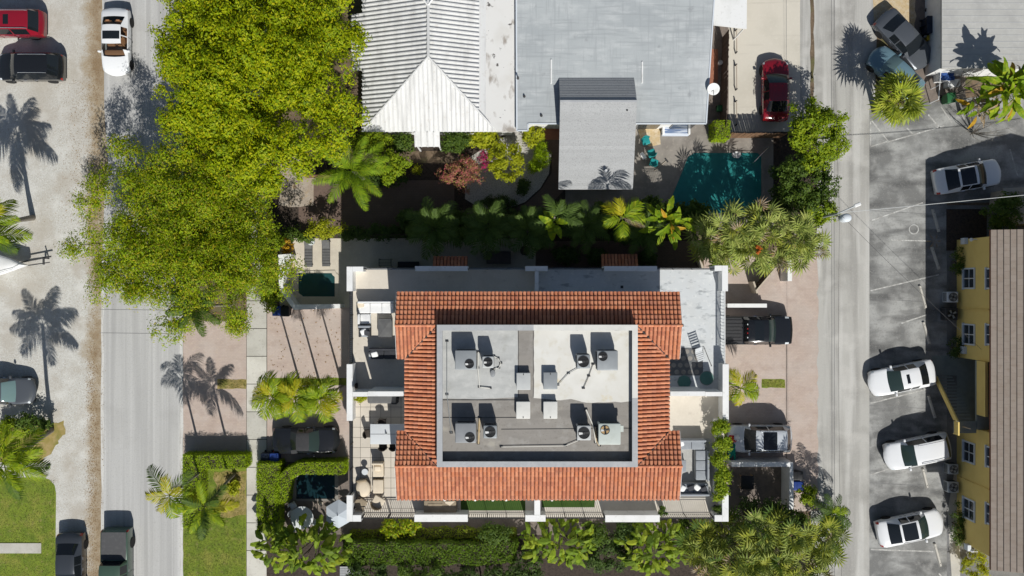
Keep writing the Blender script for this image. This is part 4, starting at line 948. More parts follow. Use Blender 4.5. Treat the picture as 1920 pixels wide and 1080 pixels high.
    for i in range(len(rows) - 1):
        tg = S[i][2]
        for j in range(n - 1):
            jj = j if j < n // 2 else n - 2 - j     # mirrored index
            sd = 'R' if j < n // 2 else 'L'
            q = [rows[i][j], rows[i][j + 1], rows[i + 1][j + 1], rows[i + 1][j]]
            key = 'body'
            if tg == 'ws': key = 'windshield' if jj >= 5 else ('side' + sd if jj == 4 and i >= 7 else 'body')
            elif tg == 'rw':
                key = 'rear_window' if jj >= 6 or (jj == 5) else ('body' if kind != 'suv' else 'body')
            elif tg in ('roofA', 'sunA', 'sunB', 'roofB', 'header'):
                if jj == 4: key = 'side' + sd
                elif top and jj >= 5: key = 'top'
                elif sunroof and jj >= 7 - (1 if sunroof == 'pano' else 0) and (tg in ('sunA',) + (('sunB', 'pillar') if sunroof in ('pano',) else ()) + (('roofB',) if sunroof == 'pano' else ())): key = 'sunroof'
                elif sunroof == 'big' and tg in ('sunA', 'sunB') and jj >= 6: key = 'sunroof'
                elif sunroof == 'pano' and tg == 'roofA' and jj >= 6: key = 'sunroof'
            elif tg == 'pillar' and sunroof in ('pano', 'big') and jj >= 6: key = 'sunroof'
            elif tg in ('pillar', 'roofC') and top and jj >= 5: key = 'top'
            elif tg == 'lamp' and jj in (3, 4): key = 'head' + sd
            elif tg == 'tail' and jj in (2, 3, 4): key = 'tail' + sd
            elif tg == 'bed' and bed and jj >= 5: key = 'bed'
            if top and tg == 'rw' and jj <= 5 : key = 'top'
            emit(key, q)
    b = parts['body']
    b.add(rows[0], [tuple(range(n))]); b.add(rows[-1], [tuple(range(n))])
    MM = {'body': ('body', pt), 'windshield': ('windshield', wind or glass), 'rear_window': ('rear_window', rearglass or glass), 'sideL': ('side_window', 'carglass_clear' if interior else glass), 'sideR': ('side_window', 'carglass_clear' if interior else glass), 'sunroof': ('sunroof', 'carglass'),
          'top': ('soft_top', top), 'headL': ('headlight', 'headlamp'), 'headR': ('headlight', 'headlamp'), 'tailL': ('taillight', 'taillamp'), 'tailR': ('taillight', 'taillamp'), 'bed': ('bed_cover', bed)}
    for k, b in parts.items():
        nm, m_ = MM[k]
        # merge shared points so that smooth shading works
        idx = {}; vs = []; fs = []
        for f in b.f:
            ff = []
            for vi in f:
                p = tuple(round(x, 4) for x in b.v[vi])
                if p not in idx: idx[p] = len(vs); vs.append(p)
                if not ff or idx[p] != ff[-1]: ff.append(idx[p])
            if len(ff) > 2 and ff[0] == ff[-1]: ff = ff[:-1]
            if len(set(ff)) > 2: fs.append(tuple(ff))
        nb = MB(); nb.v = vs; nb.f = fs
        nb.build(nm, m_, o, 38, world=False)
    # underbody, wheels, mirrors, handles, trim
    MB().bbox((-L * .44, -hw * .88, .16), (L * .44, hw * .88, .30)).build('underbody', 'plastic', o, world=False)
    rw_ = .345 if kind != 'pickup' else .40
    for tx in (.175, .80):
        for s in (-1, 1):
            x = L / 2 - tx * L
            wmb = MB().lathe([(rw_ * .62, -.11), (rw_ * .93, -.115), (rw_, -.07), (rw_, .07), (rw_ * .93, .115), (rw_ * .62, .11)], (x, s * (hw - .09), rw_), 20, 'y')
            wo_ = wmb.build('wheel', 'rubber', o, 40, world=False)
            rm = MB().lathe([(rw_ * .62, .105 * s), (rw_ * .55, .085 * s), (.06, .10 * s), (.01, .11 * s)], (x, s * (hw - .09), rw_), 16, 'y'); rm.build('rim', 'rim', wo_, 40, world=False)
    xm_ = L / 2 - (K['cowl'] + .055) * L
    for s in (-1, 1):
        MB().rbox((xm_, s * (hw + .07), belt + .07), (.13, .20, .15), .04).build('mirror', pt, o, 40, world=False)
    if rails:
        for s in (-1, 1): MB().tube([(L / 2 - (rf + .05) * L, s * hw * .66, roofz + .01), (L / 2 - (rf + .08) * L, s * hw * .66, roofz + .06), (L / 2 - (rr - .05) * L, s * hw * .66, roofz + .05), (L / 2 - rr * L, s * hw * .66, roofz - .02)], .022, 5).build('roof_rail', 'chrome', o, 40, world=False)
    if interior:
        fl = MB().bbox((-L * .30, -hw * .80, .34), (L * .24, hw * .80, .42)).build('cabin_floor', 'leather', o, world=False)
        for xx, yy in ((.02, .36), (.02, -.36), (-.95, .36), (-.95, -.36)):
            b = MB().rbox((xx, yy, .58), (.52, .52, .18), .06); b.rbox((xx - .30, yy, .84), (.16, .52, .56), .06, ry=R(-14)); b.rbox((xx - .40, yy, 1.14), (.10, .26, .16), .04)
            b.build('seat', 'leather', o, 40, world=False)
        MB().rbox((.78, 0, .80), (.34, hw * 1.5, .22), .08).build('dashboard', 'leather', o, 40, world=False)
        tor = MB(); tor.tube([(.52 + .04 * math.sin(a), .36 + .18 * math.cos(a), .90 + .18 * math.sin(a)) for a in [k * math.pi / 6 for k in range(13)]], .018, 5); tor.build('steering_wheel', 'plastic', o, 40, world=False)
    # dark gaps around bonnet and doors
    sm = MB()
    for t in (K['cowl'] + .10, lerp(rf, rr, .42), ):
        for s in (-1, 1): sm.box((L / 2 - t * L, s * (halfw(t) + .001), (belt + .36) / 2), (.014, .012, belt - .42))
    sm.build('door_gap', 'black', o, world=False)
    hd = MB()
    for t in (.46, .62):
        if kind in ('cabrio', 'pickup') and t > .5: continue
        for s in (-1, 1): hd.box((L / 2 - t * L, s * (hw + .01), belt - .15), (.2, .03, .03))
    hd.build('door_handle', 'chrome', o, world=False)
    return o
car('parked_car', 'red SUV cut by the left edge at the top, with black rear window', 22, 44, 180, 4.6, 1.85, 'suv', 'red', 'sun', rails=True)
car('parked_car', 'black SUV on the gravel just below the red SUV', 56, 126, 180, 4.75, 1.9, 'suv', 'black', rails=True)
car('white_car', 'white sedan with tan interior driving on the street', 217, 78, 270, 4.75, 1.88, 'sedan', 'white', 'big', wind='carglass_clear', rearglass='carglass_clear', interior=True)
car('parked_car', 'grey car with pale teal windshield cut by the left edge', 4, 733, 0, 4.6, 1.85, 'sedan', 'grey', wind='carglass_teal', hscale=.98)
car('parked_car', 'dark grey sedan cut by the bottom edge on the gravel verge', 131, 1062, 270, 4.75, 1.86, 'sedan', 'darkgrey')
jp = car('parked_truck', 'dark green pickup with grey bed cover cut by the bottom edge', 219, 1062, 270, 5.3, 1.92, 'pickup', 'green', 'sun', bed='tonneau', cat='pickup')
car('parked_car', 'black soft-top convertible in the driveway below the three palms', 573, 826, 0, 4.75, 1.82, 'cabrio', 'black', top='softtop', wind='carglass_green')
tk = car('parked_truck', 'black pickup with ribbed bed cover beside the tiled duplex', 1407, 619, 0, 5.85, 1.98, 'pickup', 'black', 'big', bed='softtop', wind='carglass_green', cat='pickup')
car('parked_car', 'silver SUV parked nose-in behind the terrace hedge', 1425, 822, 180, 4.55, 1.88, 'suv', 'silver', 'big', rails=True)
car('parked_car', 'red car standing on the beige driveway', 1454, 168, 90, 4.5, 1.82, 'sedan', 'darkred', wind='carglass_green')
car('parked_car', 'dark grey sedan parked askew by the sandy patch', 1697, 74, -47, 4.8, 1.86, 'sedan', 'grey')
car('parked_car', 'blue car half hidden under the round fan palm', 1680, 136, 136, 4.4, 1.78, 'sedan', 'blue', wind='carglass_teal')
car('parked_car', 'white car in the deep shade of the apartment block', 1816, 331, 10, 4.85, 1.86, 'sedan', 'white', 'pano')
car('parked_car', 'white sedan beside the outside stair, topmost in the sunlit row', 1692, 709, 192, 4.75, 1.85, 'sedan', 'white', 'sun', wind='carglass_green')
car('parked_car', 'white SUV with ribbed roof in the middle of the parked row', 1720, 846, 192, 4.75, 1.9, 'suv', 'white', wind='carglass_green', rails=True)
car('parked_car', 'white sedan with black glass roof at the bottom of the parked row', 1708, 990, 12, 4.8, 1.88, 'sedan', 'white', 'pano', wind='carglass_green')
# ribs on the pickup bed cover, cab lights
for k in range(7): MB().box((-1.75, -.72 + .24 * k, 1.235), (2.0, .025, .015)).build('bed_rib', 'black', tk, world=False)
for k in range(4): MB().box((-.52, -.45 + .3 * k, 1.875), (.06, .09, .03)).build('cab_light', 'taillamp' if k in (1, 2) else 'headlamp', tk, world=False)
# boat bow on a trailer at the left edge
bt = W(-40, 497, 1.2); boat = thing('boat', 'white boat bow on a trailer at the left edge', 'boat', (bt.x, bt.y, 0))
hull = MB(); n = 14; L_ = 3.2; rowsb = []
for i in range(n + 1):
    t = i / n; x = -L_ + 2 * L_ * t; w = 1.0 * (1 - max(0, (t - .35) / .65) ** 2.2) + .005
    rowsb.append([(x * .92, 0, .35 + .25 * max(0, t - .5)), (x * .97, w * .75, .6), (x, w, 1.15), (x, w * .93, 1.22), (x, w * .5, 1.30), (x, 0, 1.34), (x, -w * .5, 1.30), (x, -w * .93, 1.22), (x, -w, 1.15), (x * .97, -w * .75, .6)])
vs = [p for r_ in rowsb for p in r_]; m_ = 10; fs = []
for i in range(n):
    for j in range(m_): fs.append((i * m_ + j, i * m_ + (j + 1) % m_, (i + 1) * m_ + (j + 1) % m_, (i + 1) * m_ + j))
fs.append(tuple(range(m_)))
hull.add(vs, fs); hull.build('hull', 'white', boat, 45, world=False)
rr_ = MB(); rr_.tube([(x_, y_, 1.42) for x_, y_ in [(-1.5, .8), (0, .78), (1.4, .62), (2.4, .36), (3.0, .05), (2.4, -.30), (1.4, -.56), (0, -.74), (-1.5, -.76)]], .018, 5); rr_.build('bow_rail', 'chrome', boat, 40, world=False)
tr = thing('boat_trailer', 'black trailer drawbar sticking out from under the boat bow', 'trailer', (bt.x, bt.y, 0))
tb = MB(); tb.tube([(2.2, .15, .5), (4.6, .62, .5)], .05, 5); tb.tube([(2.3, -.1, .45), (4.5, .22, .45)], .04, 5); tb.build('drawbar', 'charcoal', tr, world=False)
jk = MB(); jk.tube([(4.2, .5, 0), (4.2, .5, .9)], .05, 6); jk.box((4.1, .3, .5), (.12, .5, .08)); jk.build('jack', 'charcoal', tr, world=False)
mat('bar_red', (.5, .03, .03))
# ------------------------------------------------------------------ vegetation
def leafmat(name, base, rnd, tr=.32): mat('leaf_' + name, base, rnd=rnd, rough=.6, spec=.25, leaf=tr)
leafmat('yellow', (.34, .43, .003), [(.44, .50, .003), (.22, .33, .005), (.51, .53, .005), (.12, .21, .005), (.36, .44, .004), (.56, .50, .008), (.17, .27, .004), (.29, .39, .004)], .40)
leafmat('feather', (.28, .42, .005), [(.38, .50, .005), (.16, .29, .007), (.48, .53, .008), (.10, .19, .008), (.32, .44, .006), (.54, .44, .02), (.13, .22, .010), (.38, .34, .07)], .44)
leafmat('bright', (.22, .33, .010), [(.30, .39, .010), (.15, .24, .010), (.36, .41, .012), (.12, .20, .010), (.25, .35, .012)])
leafmat('green', (.07, .125, .015), [(.10, .165, .018), (.05, .095, .014), (.13, .19, .02), (.06, .11, .018)])
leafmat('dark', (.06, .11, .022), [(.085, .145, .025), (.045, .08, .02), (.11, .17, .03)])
leafmat('hedge', (.27, .42, .005), [(.34, .49, .006), (.18, .30, .005), (.42, .53, .008), (.25, .38, .006)])
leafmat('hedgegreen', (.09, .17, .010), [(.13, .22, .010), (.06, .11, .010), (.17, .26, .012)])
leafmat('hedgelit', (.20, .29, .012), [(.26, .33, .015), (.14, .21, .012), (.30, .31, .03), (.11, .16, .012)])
leafmat('lime', (.33, .37, .010), [(.40, .42, .012), (.26, .31, .010), (.45, .44, .015), (.22, .27, .010)])
leafmat('pink', (.30, .22, .08), [(.55, .12, .15), (.26, .25, .05), (.62, .14, .18), (.34, .22, .12), (.36, .32, .06)])
leafmat('magenta', (.45, .02, .13), [(.55, .03, .16), (.35, .02, .12), (.16, .18, .02)])
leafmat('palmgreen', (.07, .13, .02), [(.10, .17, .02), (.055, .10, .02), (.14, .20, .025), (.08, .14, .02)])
leafmat('palmlime', (.22, .33, .010), [(.29, .39, .012), (.14, .24, .012), (.38, .43, .015), (.18, .29, .012)])
leafmat('palmyellow', (.42, .42, .012), [(.50, .45, .02), (.34, .38, .012), (.48, .38, .015)])
leafmat('areca', (.19, .32, .012), [(.25, .37, .012), (.14, .25, .012), (.31, .39, .015)])
leafmat('sabal', (.30, .37, .075), [(.40, .46, .11), (.20, .27, .05), (.50, .53, .15), (.14, .20, .04), (.40, .43, .10)])
leafmat('sabalolive', (.27, .32, .035), [(.37, .40, .05), (.17, .22, .03), (.46, .46, .06), (.12, .17, .03), (.31, .35, .05)])
leafmat('sabalbright', (.31, .38, .03), [(.41, .46, .04), (.21, .28, .025), (.49, .50, .06), (.15, .22, .02)])
leafmat('royal', (.09, .15, .03), [(.12, .19, .035), (.07, .12, .025)])
leafmat('dry', (.34, .27, .18), [(.42, .34, .24), (.27, .20, .13), (.38, .25, .10)], .15)
leafmat('orange', (.55, .13, .02), [(.6, .18, .03), (.5, .10, .02)])
leafmat('goldleaf', (.50, .28, .015), [(.55, .34, .02), (.42, .22, .015)])
leafmat('grape', (.19, .30, .02), [(.26, .36, .025), (.13, .22, .02), (.36, .42, .03), (.10, .17, .02), (.30, .38, .03)])
leafmat('grass', (.16, .19, .035), [(.12, .155, .025), (.20, .215, .05), (.25, .22, .08)], .2)
leafmat('litterleaf', (.30, .17, .06), [(.24, .13, .05), (.36, .25, .12), (.18, .11, .06)], .0)

def leaf_mesh(name, m_, P, Nn, size, asp=.5):
    n = len(P); Nn = Nn / (np.linalg.norm(Nn, axis=1, keepdims=True) + 1e-9)
    t = rng.normal(size=(n, 3)); t -= Nn * np.sum(t * Nn, 1, keepdims=True); t /= (np.linalg.norm(t, axis=1, keepdims=True) + 1e-9)
    b = np.cross(Nn, t); s = np.asarray(size).reshape(-1, 1) * np.ones((n, 1))
    V = np.empty((n, 4, 3)); V[:, 0] = P - t * s; V[:, 1] = P + b * s * asp - Nn * s * .12; V[:, 2] = P + t * s; V[:, 3] = P - b * s * asp - Nn * s * .12
    me = bpy.data.meshes.new(name); me.vertices.add(4 * n); me.vertices.foreach_set('co', V.astype(np.float32).ravel())
    me.loops.add(4 * n); me.loops.foreach_set('vertex_index', np.arange(4 * n, dtype=np.int32))
    me.polygons.add(n); me.polygons.foreach_set('loop_start', np.arange(0, 4 * n, 4, dtype=np.int32)); me.polygons.foreach_set('loop_total', np.full(n, 4, dtype=np.int32))
    me.materials.append(MATS['leaf_' + m_]); me.update(calc_edges=True); return me
def unit(n, zmin=-.2):
    d = rng.normal(size=(n * 3 + 20, 3)); d /= np.linalg.norm(d, axis=1, keepdims=True); d = d[d[:, 2] > zmin]; return d[:n]
def crown(center, rad, ncl, rcl, ntuft, nleaf, tuft=.16, shell=.55, zmin=-.25, lump=.22, out=None):
    """clumps over the crown's volume, tufts on each clump, leaves in each tuft"""
    d = unit(ncl, zmin); ang = np.arctan2(d[:, 1], d[:, 0]); ph = rng.uniform(0, 6.28, 4)
    k = 1 + lump * (np.sin(2 * ang + ph[0]) * .4 + np.sin(3 * ang + ph[1]) * .4 + np.sin(5 * ang + ph[2]) * .35)
    rr = rng.uniform(shell, 1, (ncl, 1)) * k[:, None]
    C = np.array(center) + d * np.array(rad) * rr
    rc = rcl * rng.uniform(.65, 1.25, ncl)
    Pl, Nl = [], []
    for c, r in zip(C, rc):
        td = unit(ntuft, -.35); T = c + td * r * rng.uniform(.6, 1, (len(td), 1)) * np.array([1, 1, .75])
        for q, dd in zip(T, td):
            g = rng.normal(size=(nleaf, 3)) * tuft
            Pl.append(q + g); Nl.append(dd * .8 + np.array([0, 0, .55]) + rng.normal(size=(nleaf, 3)) * .38 + g / tuft * .25)
    return np.concatenate(Pl), np.concatenate(Nl), C
def tree(name, label, cat, px, py, zc, rad, m_, ncl, rcl, ntuft, nleaf, leaf, trunk_r=.2, base=None, group=None, tuft=.16, shell=.55, asp=.5, limbs=10, zmin=-.25, lump=.22, cut=None):
    c = W(px, py, zc); b = W(*base) if base else Vector((c.x, c.y, 0))
    o = thing(name, label, cat, (b.x, b.y, 0), 0, group)
    P, Nn, C = crown((c.x - b.x, c.y - b.y, zc), rad, ncl, rcl, ntuft, nleaf, tuft, shell, zmin, lump)
    if cut: 
        keep = cut(P + np.array([b.x, b.y, 0])); P, Nn = P[keep], Nn[keep]
    me = leaf_mesh('crown', m_, P, Nn, leaf * rng.uniform(.7, 1.3, len(P)), asp); link_mesh('crown', me, o)
    cc = Vector((c.x - b.x, c.y - b.y, zc))
    fork = cc * .45 + Vector((0, 0, 0)); fork.z = zc * .45
    MB().tube([(0, 0, 0), (fork.x * .4, fork.y * .4, fork.z * .5), fork], [trunk_r * 1.25, trunk_r, trunk_r * .85], 9).build('trunk', 'bark', o, 60, world=False)
    for q in C[:limbs]:
        q = Vector(q); mid = fork.lerp(q, .5) + Vector((0, 0, .15))
        MB().tube([fork, mid, q], [trunk_r * .5, trunk_r * .3, .025], 6).build('branch', 'bark', o, 60, world=False)
    return o
# the big yellow-green street tree and the feathery one below it
tree('street_tree', 'huge dense yellow-green tree filling the top left', 'tree', 486, 114, 6.2, (6.7, 8.7, 2.9), 'yellow', 310, .98, 20, 24, .095, .35, group=None, tuft=.17, shell=.35, limbs=16, lump=.08, zmin=-.15)
tree('street_tree', 'feathery sparser green tree overhanging the street', 'tree', 350, 436, 5.6, (7.1, 7.0, 2.3), 'feather', 290, .95, 21, 22, .088, .30, tuft=.19, shell=.2, asp=.36, limbs=34, lump=.16, zmin=-.2)
# medium trees and shrubs
def shrub(name, label, px, py, zc, rad, m_, ncl, rcl=.35, ntuft=8, nleaf=9, leaf=.09, cat='shrub', **kw):
    kw.setdefault('trunk_r', .05); kw.setdefault('limbs', 4); kw.setdefault('tuft', .10)
    return tree(name, label, cat, px, py, zc, rad, m_, ncl, rcl, ntuft, nleaf, leaf, **kw)
shrub('round_tree', 'bright green round tree over the alley edge below the red car', 1530, 250, 3.6, (2.05, 2.2, 1.3), 'bright', 110, .44, 10, 10, .09, cat='tree', trunk_r=.12, limbs=8)
shrub('round_tree', 'green tree beside the pool, below the bright round tree', 1512, 345, 3.2, (1.9, 1.9, 1.3), 'green', 80, .42, 10, 10, .09, cat='tree', trunk_r=.12, limbs=8)
shrub('round_tree', 'small bright green tree above the fan palm thicket', 1535, 392, 3.0, (1.2, 1.1, .9), 'bright', 34, .36, 9, 10, .085, cat='tree', trunk_r=.09, limbs=5)
shrub('shrub', 'dark shrub at the pool corner under the trees', 1470, 345, 1.6, (1.0, 1.6, .9), 'dark', 34)
shrub('shrub', 'dark shrub between the pool and the fan palm thicket', 1455, 395, 1.2, (1.3, .8, .7), 'dark', 30)
shrub('shrub', 'lime green shrub on the white gravel bed', 950, 303, 1.7, (1.25, 1.35, .9), 'lime', 46, .30, 9, 9, .085)
shrub('bougainvillea', 'bougainvillea with rosy pink flowers beside the lime shrub', 868, 325, 1.6, (1.45, 1.1, .8), 'pink', 46, .30, 9, 9, .06)
shrub('bougainvillea', 'small clump of magenta flowers between bougainvillea and lime shrub', 912, 297, 1.5, (.45, .55, .4), 'magenta', 10, .24, 8, 8, .06)
shrub('shrub', 'small yellow tufted shrub beside the topiary by the grey house', 999, 256, .9, (.65, .65, .5), 'lime', 18, .24)
shrub('shrub', 'leafy green shrub under the white roof, left of the porch', 700, 268, 1.5, (1.6, .7, .8), 'bright', 34)
shrub('shrub', 'green and yellow shrub left of the porch tail', 758, 268, 1.3, (.8, .6, .7), 'green', 20)
shrub('shrub', 'broad green shrub right of the porch tail', 855, 265, 1.5, (1.1, .7, .8), 'green', 28)
shrub('shrub', 'yellow leaved shrub under the white roof corner', 905, 262, 1.5, (1.0, .6, .7), 'lime', 24, .30, 8, 8, .11)
shrub('shrub', 'bright green bush right of the feathery palm', 733, 312, 1.9, (1.1, 1.0, .8), 'bright', 34)
shrub('shrub', 'olive bush beside the pool deck wall', 610, 428, 1.4, (1.2, .65, .7), 'lime', 30, .3, 8, 8, .07)
shrub('shrub', 'low green plants at the corner of the small pool deck', 553, 442, .6, (1.0, .4, .4), 'green', 16)
shrub('shrub', 'golden potted croton at the corner of the pool deck', 537, 462, .8, (.35, .5, .4), 'goldleaf', 9, .2, 7, 7, .08)
shrub('topiary', 'large clipped oval topiary beside the brick path', 1016, 291, .8, (.50, .85, .65), 'hedge', 40, .22, 10, 12, .04, lump=.02)
shrub('topiary', 'small clipped ball topiary below the oval one', 1003, 313, .6, (.38, .36, .45), 'hedge', 20, .18, 10, 12, .04, lump=.02)
shrub('topiary', 'dark clipped mound in the shade of the gravel bed', 935, 380, .5, (1.3, .40, .4), 'dark', 44, .2, 9, 10, .045, lump=.02)
shrub('shrub', 'dark spiky plant on the shaded gravel', 978, 352, .5, (.4, .4, .4), 'dark', 12, .2)
for k, (x, y, lb) in enumerate(((742, 318, 'tiny yellow plant left along the low garden edge'), (783, 318, 'tiny yellow plant right along the low garden edge'))): shrub('small_plant', lb, x, y, .4, (.5, .18, .25), 'lime', 8, .16, 6, 7, .06, group='tiny plants of the garden edge')
shrub('shrub', 'dark low plants along the shaded garden drive edge', 690, 338, .5, (2.6, .35, .4), 'dark', 36)
# understory in the shaded strip north of the duplex
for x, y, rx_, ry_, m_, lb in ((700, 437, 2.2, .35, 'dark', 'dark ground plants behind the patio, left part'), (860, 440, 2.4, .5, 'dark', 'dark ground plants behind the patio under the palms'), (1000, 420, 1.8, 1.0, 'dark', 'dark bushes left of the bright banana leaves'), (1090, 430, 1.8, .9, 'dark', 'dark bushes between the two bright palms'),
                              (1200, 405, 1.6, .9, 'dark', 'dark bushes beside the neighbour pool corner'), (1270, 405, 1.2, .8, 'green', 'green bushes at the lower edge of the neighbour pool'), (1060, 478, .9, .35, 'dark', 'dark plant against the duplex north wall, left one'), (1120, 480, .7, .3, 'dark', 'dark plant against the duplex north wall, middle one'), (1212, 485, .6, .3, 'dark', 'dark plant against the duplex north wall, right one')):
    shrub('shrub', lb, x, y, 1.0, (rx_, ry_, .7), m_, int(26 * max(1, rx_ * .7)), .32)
shrub('shrub', 'green and yellow low shrubs at the left edge by the grey car', 30, 803, .7, (1.7, .6, .5), 'bright', 24)
shrub('shrub', 'dark low shrub at the left edge behind the grey car', 60, 793, .9, (1.3, .45, .5), 'green', 20)
shrub('shrub', 'shaded shrub by the white cable at the right edge', 1878, 398, 2.0, (1.5, 1.3, 1.0), 'green', 44)
shrub('shrub', 'low plants along the yellow wall, north one', 1795, 490, .7, (.35, .9, .5), 'green', 14, .2, leaf=.06)
shrub('shrub', 'low plants along the yellow wall above the stair hall', 1793, 652, .7, (.5, .7, .5), 'dark', 14, .2, leaf=.06)
shrub('shrub', 'low plants along the yellow wall near the south end', 1795, 985, .7, (.4, 1.4, .5), 'green', 22, .22, leaf=.06)
shrub('shrub', 'lime plants at the south end of the yellow wall', 1826, 1055, .9, (.9, 1.0, .6), 'lime', 26, .25, leaf=.07)
shrub('shrub', 'bright low plant at the corner of the grey white court wall', 1512, 925, .8, (.6, .7, .5), 'bright', 16, .22, leaf=.08)
shrub('shrub', 'green shrub along the alley below the court wall', 1560, 985, 1.4, (.9, 1.2, .7), 'green', 30)
shrub('shrub', 'dark shrub mass below the grey white court', 1430, 960, 1.5, (2.0, .9, .8), 'dark', 44)
shrub('shrub', 'dark shrub beside the lower right terrace corner', 1395, 985, 1.2, (1.2, .8, .7), 'dark', 28)
shrub('shrub', 'small yellow-green bush on the verge lawn', 437, 915, .4, (.5, .4, .35), 'lime', 8, .2)
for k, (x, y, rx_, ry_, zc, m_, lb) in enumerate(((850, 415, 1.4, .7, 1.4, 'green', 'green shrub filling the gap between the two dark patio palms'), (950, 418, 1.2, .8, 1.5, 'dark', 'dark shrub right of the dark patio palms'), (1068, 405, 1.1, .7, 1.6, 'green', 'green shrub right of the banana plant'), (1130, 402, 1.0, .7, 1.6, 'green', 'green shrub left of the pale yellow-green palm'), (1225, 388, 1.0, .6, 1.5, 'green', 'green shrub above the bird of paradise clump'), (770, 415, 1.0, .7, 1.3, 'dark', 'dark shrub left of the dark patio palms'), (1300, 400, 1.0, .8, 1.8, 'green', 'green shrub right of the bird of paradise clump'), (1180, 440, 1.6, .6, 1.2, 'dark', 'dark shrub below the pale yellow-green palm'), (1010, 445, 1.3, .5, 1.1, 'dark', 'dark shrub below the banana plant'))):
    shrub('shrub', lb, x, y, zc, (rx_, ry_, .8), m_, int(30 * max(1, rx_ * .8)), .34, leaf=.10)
# clipped hedges
def hedge(label, pts, h, m_, dens=620, leaf=.036, stem=True, th=0):
    """pts: pixel outline of the hedge top"""
    P2 = [W(a, b, h) for a, b in pts]; cx = sum(p.x for p in P2) / len(P2); cy = sum(p.y for p in P2) / len(P2)
    o = thing('hedge', label, 'hedge', (cx, cy, 0))
    L2 = [(p.x - cx, p.y - cy) for p in P2]
    xs = [p[0] for p in L2]; ys = [p[1] for p in L2]
    def inside(x, y):
        c = np.zeros(len(x), bool); j = len(L2) - 1
        for i in range(len(L2)):
            xi, yi = L2[i]; xj, yj = L2[j]
            c ^= ((yi > y) != (yj > y)) & (x < (xj - xi) * (y - yi) / (yj - yi + 1e-12) + xi); j = i
        return c
    area = (max(xs) - min(xs)) * (max(ys) - min(ys)); n = int(area * dens)
    x = rng.uniform(min(xs), max(xs), n); y = rng.uniform(min(ys), max(ys), n); k = inside(x, y); x, y = x[k], y[k]
    z = h + .10 * np.sin(x * 3.1 + 1) * np.sin(y * 2.7) + .07 * np.sin(x * 7.3) * np.sin(y * 6.1 + 2) + rng.normal(size=len(x)) * .07
    Pt = np.stack([x, y, z], 1); Nt = np.stack([rng.normal(size=len(x)) * .5, rng.normal(size=len(x)) * .5, np.ones(len(x))], 1)
    Ps, Ns = [Pt], [Nt]
    for i in range(len(L2)):
        a = np.array(L2[i]); b = np.array(L2[(i + 1) % len(L2)]); l = np.linalg.norm(b - a); m = int(l * h * dens * .8)
        t = rng.uniform(0, 1, m); q = a + (b - a) * t[:, None]; d = (b - a) / l; nn_ = np.array([d[1], -d[0]])
        if inside(np.array([(a + b)[0] / 2 + nn_[0] * .05]), np.array([(a + b)[1] / 2 + nn_[1] * .05]))[0]: nn_ = -nn_
        off = rng.normal(size=m) * .05
        Ps.append(np.stack([q[:, 0] + nn_[0] * off, q[:, 1] + nn_[1] * off, rng.uniform(.05, h, m)], 1))
        Ns.append(np.stack([nn_[0] + rng.normal(size=m) * .4, nn_[1] + rng.normal(size=m) * .4, .4 + rng.normal(size=m) * .4], 1))
    P, Nn = np.concatenate(Ps), np.concatenate(Ns)
    link_mesh('foliage', leaf_mesh('foliage', m_, P, Nn, leaf * rng.uniform(.7, 1.4, len(P)), .6), o)
    ins = [(p[0] * .97, p[1] * .97) for p in L2]
    MB().prism(ins, .05, h - .12).build('inner_twigs', 'mulch', o, world=False)
hedge('clipped hedge along the top of the verge lawn by the street', [(342, 853), (461, 853), (461, 878), (376, 880), (376, 990), (342, 990)], 1.3, 'hedge')
hedge('clipped hedge along the sidewalk left of the lower pool', [(481, 868), (523, 868), (521, 1000), (481, 1000)], 1.5, 'hedge')
hedge('clipped hedge bending around the lower pool', [(516, 915), (520, 895), (535, 880), (560, 867), (646, 866), (646, 889), (560, 889), (542, 900), (536, 945), (516, 945)], 1.5, 'hedge')
hedge('yellow-green hedge block beside the fence, at the foot of the grey house', [(1340, 226), (1369, 226), (1369, 259), (1340, 259)], 1.6, 'hedge')
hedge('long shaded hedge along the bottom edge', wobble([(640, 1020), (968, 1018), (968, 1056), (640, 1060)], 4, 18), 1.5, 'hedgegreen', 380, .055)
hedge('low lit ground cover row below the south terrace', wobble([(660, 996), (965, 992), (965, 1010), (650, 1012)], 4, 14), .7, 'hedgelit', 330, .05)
shrub('shrub', 'bright green bushes left of the curved white pool wall', 510, 530, 1.3, (.65, 2.0, .8), 'bright', 40)
shrub('shrub', 'green bushes under the feathery tree beside the sidewalk', 505, 450, 1.4, (.9, 1.5, .8), 'bright', 36)
for k in range(5):
    q = W(1351 + (k % 2) * 3, 804 + k * 29, 7.4); o = thing('planter_bush', 'leafy bush in the east terrace planter, %s' % ['topmost', 'second from the top', 'middle one', 'second from the bottom', 'lowest'][k], 'shrub', (q.x, q.y, TZ + .02), 0, 'planter bushes on the east terrace')
    P, Nn, C = crown((0, 0, 1.1), (.42, .52, .35), 20, .22, 8, 9, .09)
    link_mesh('crown', leaf_mesh('crown', 'bright', P, Nn, .07 * rng.uniform(.7, 1.3, len(P))), o)
    MB().box((0, 0, .32), (.42, .90, .62)).build('planter_box', 'white', o, world=False); MB().tube([(0, 0, .6), (0, 0, 1.1)], .03, 5).build('stem', 'bark', o, world=False)

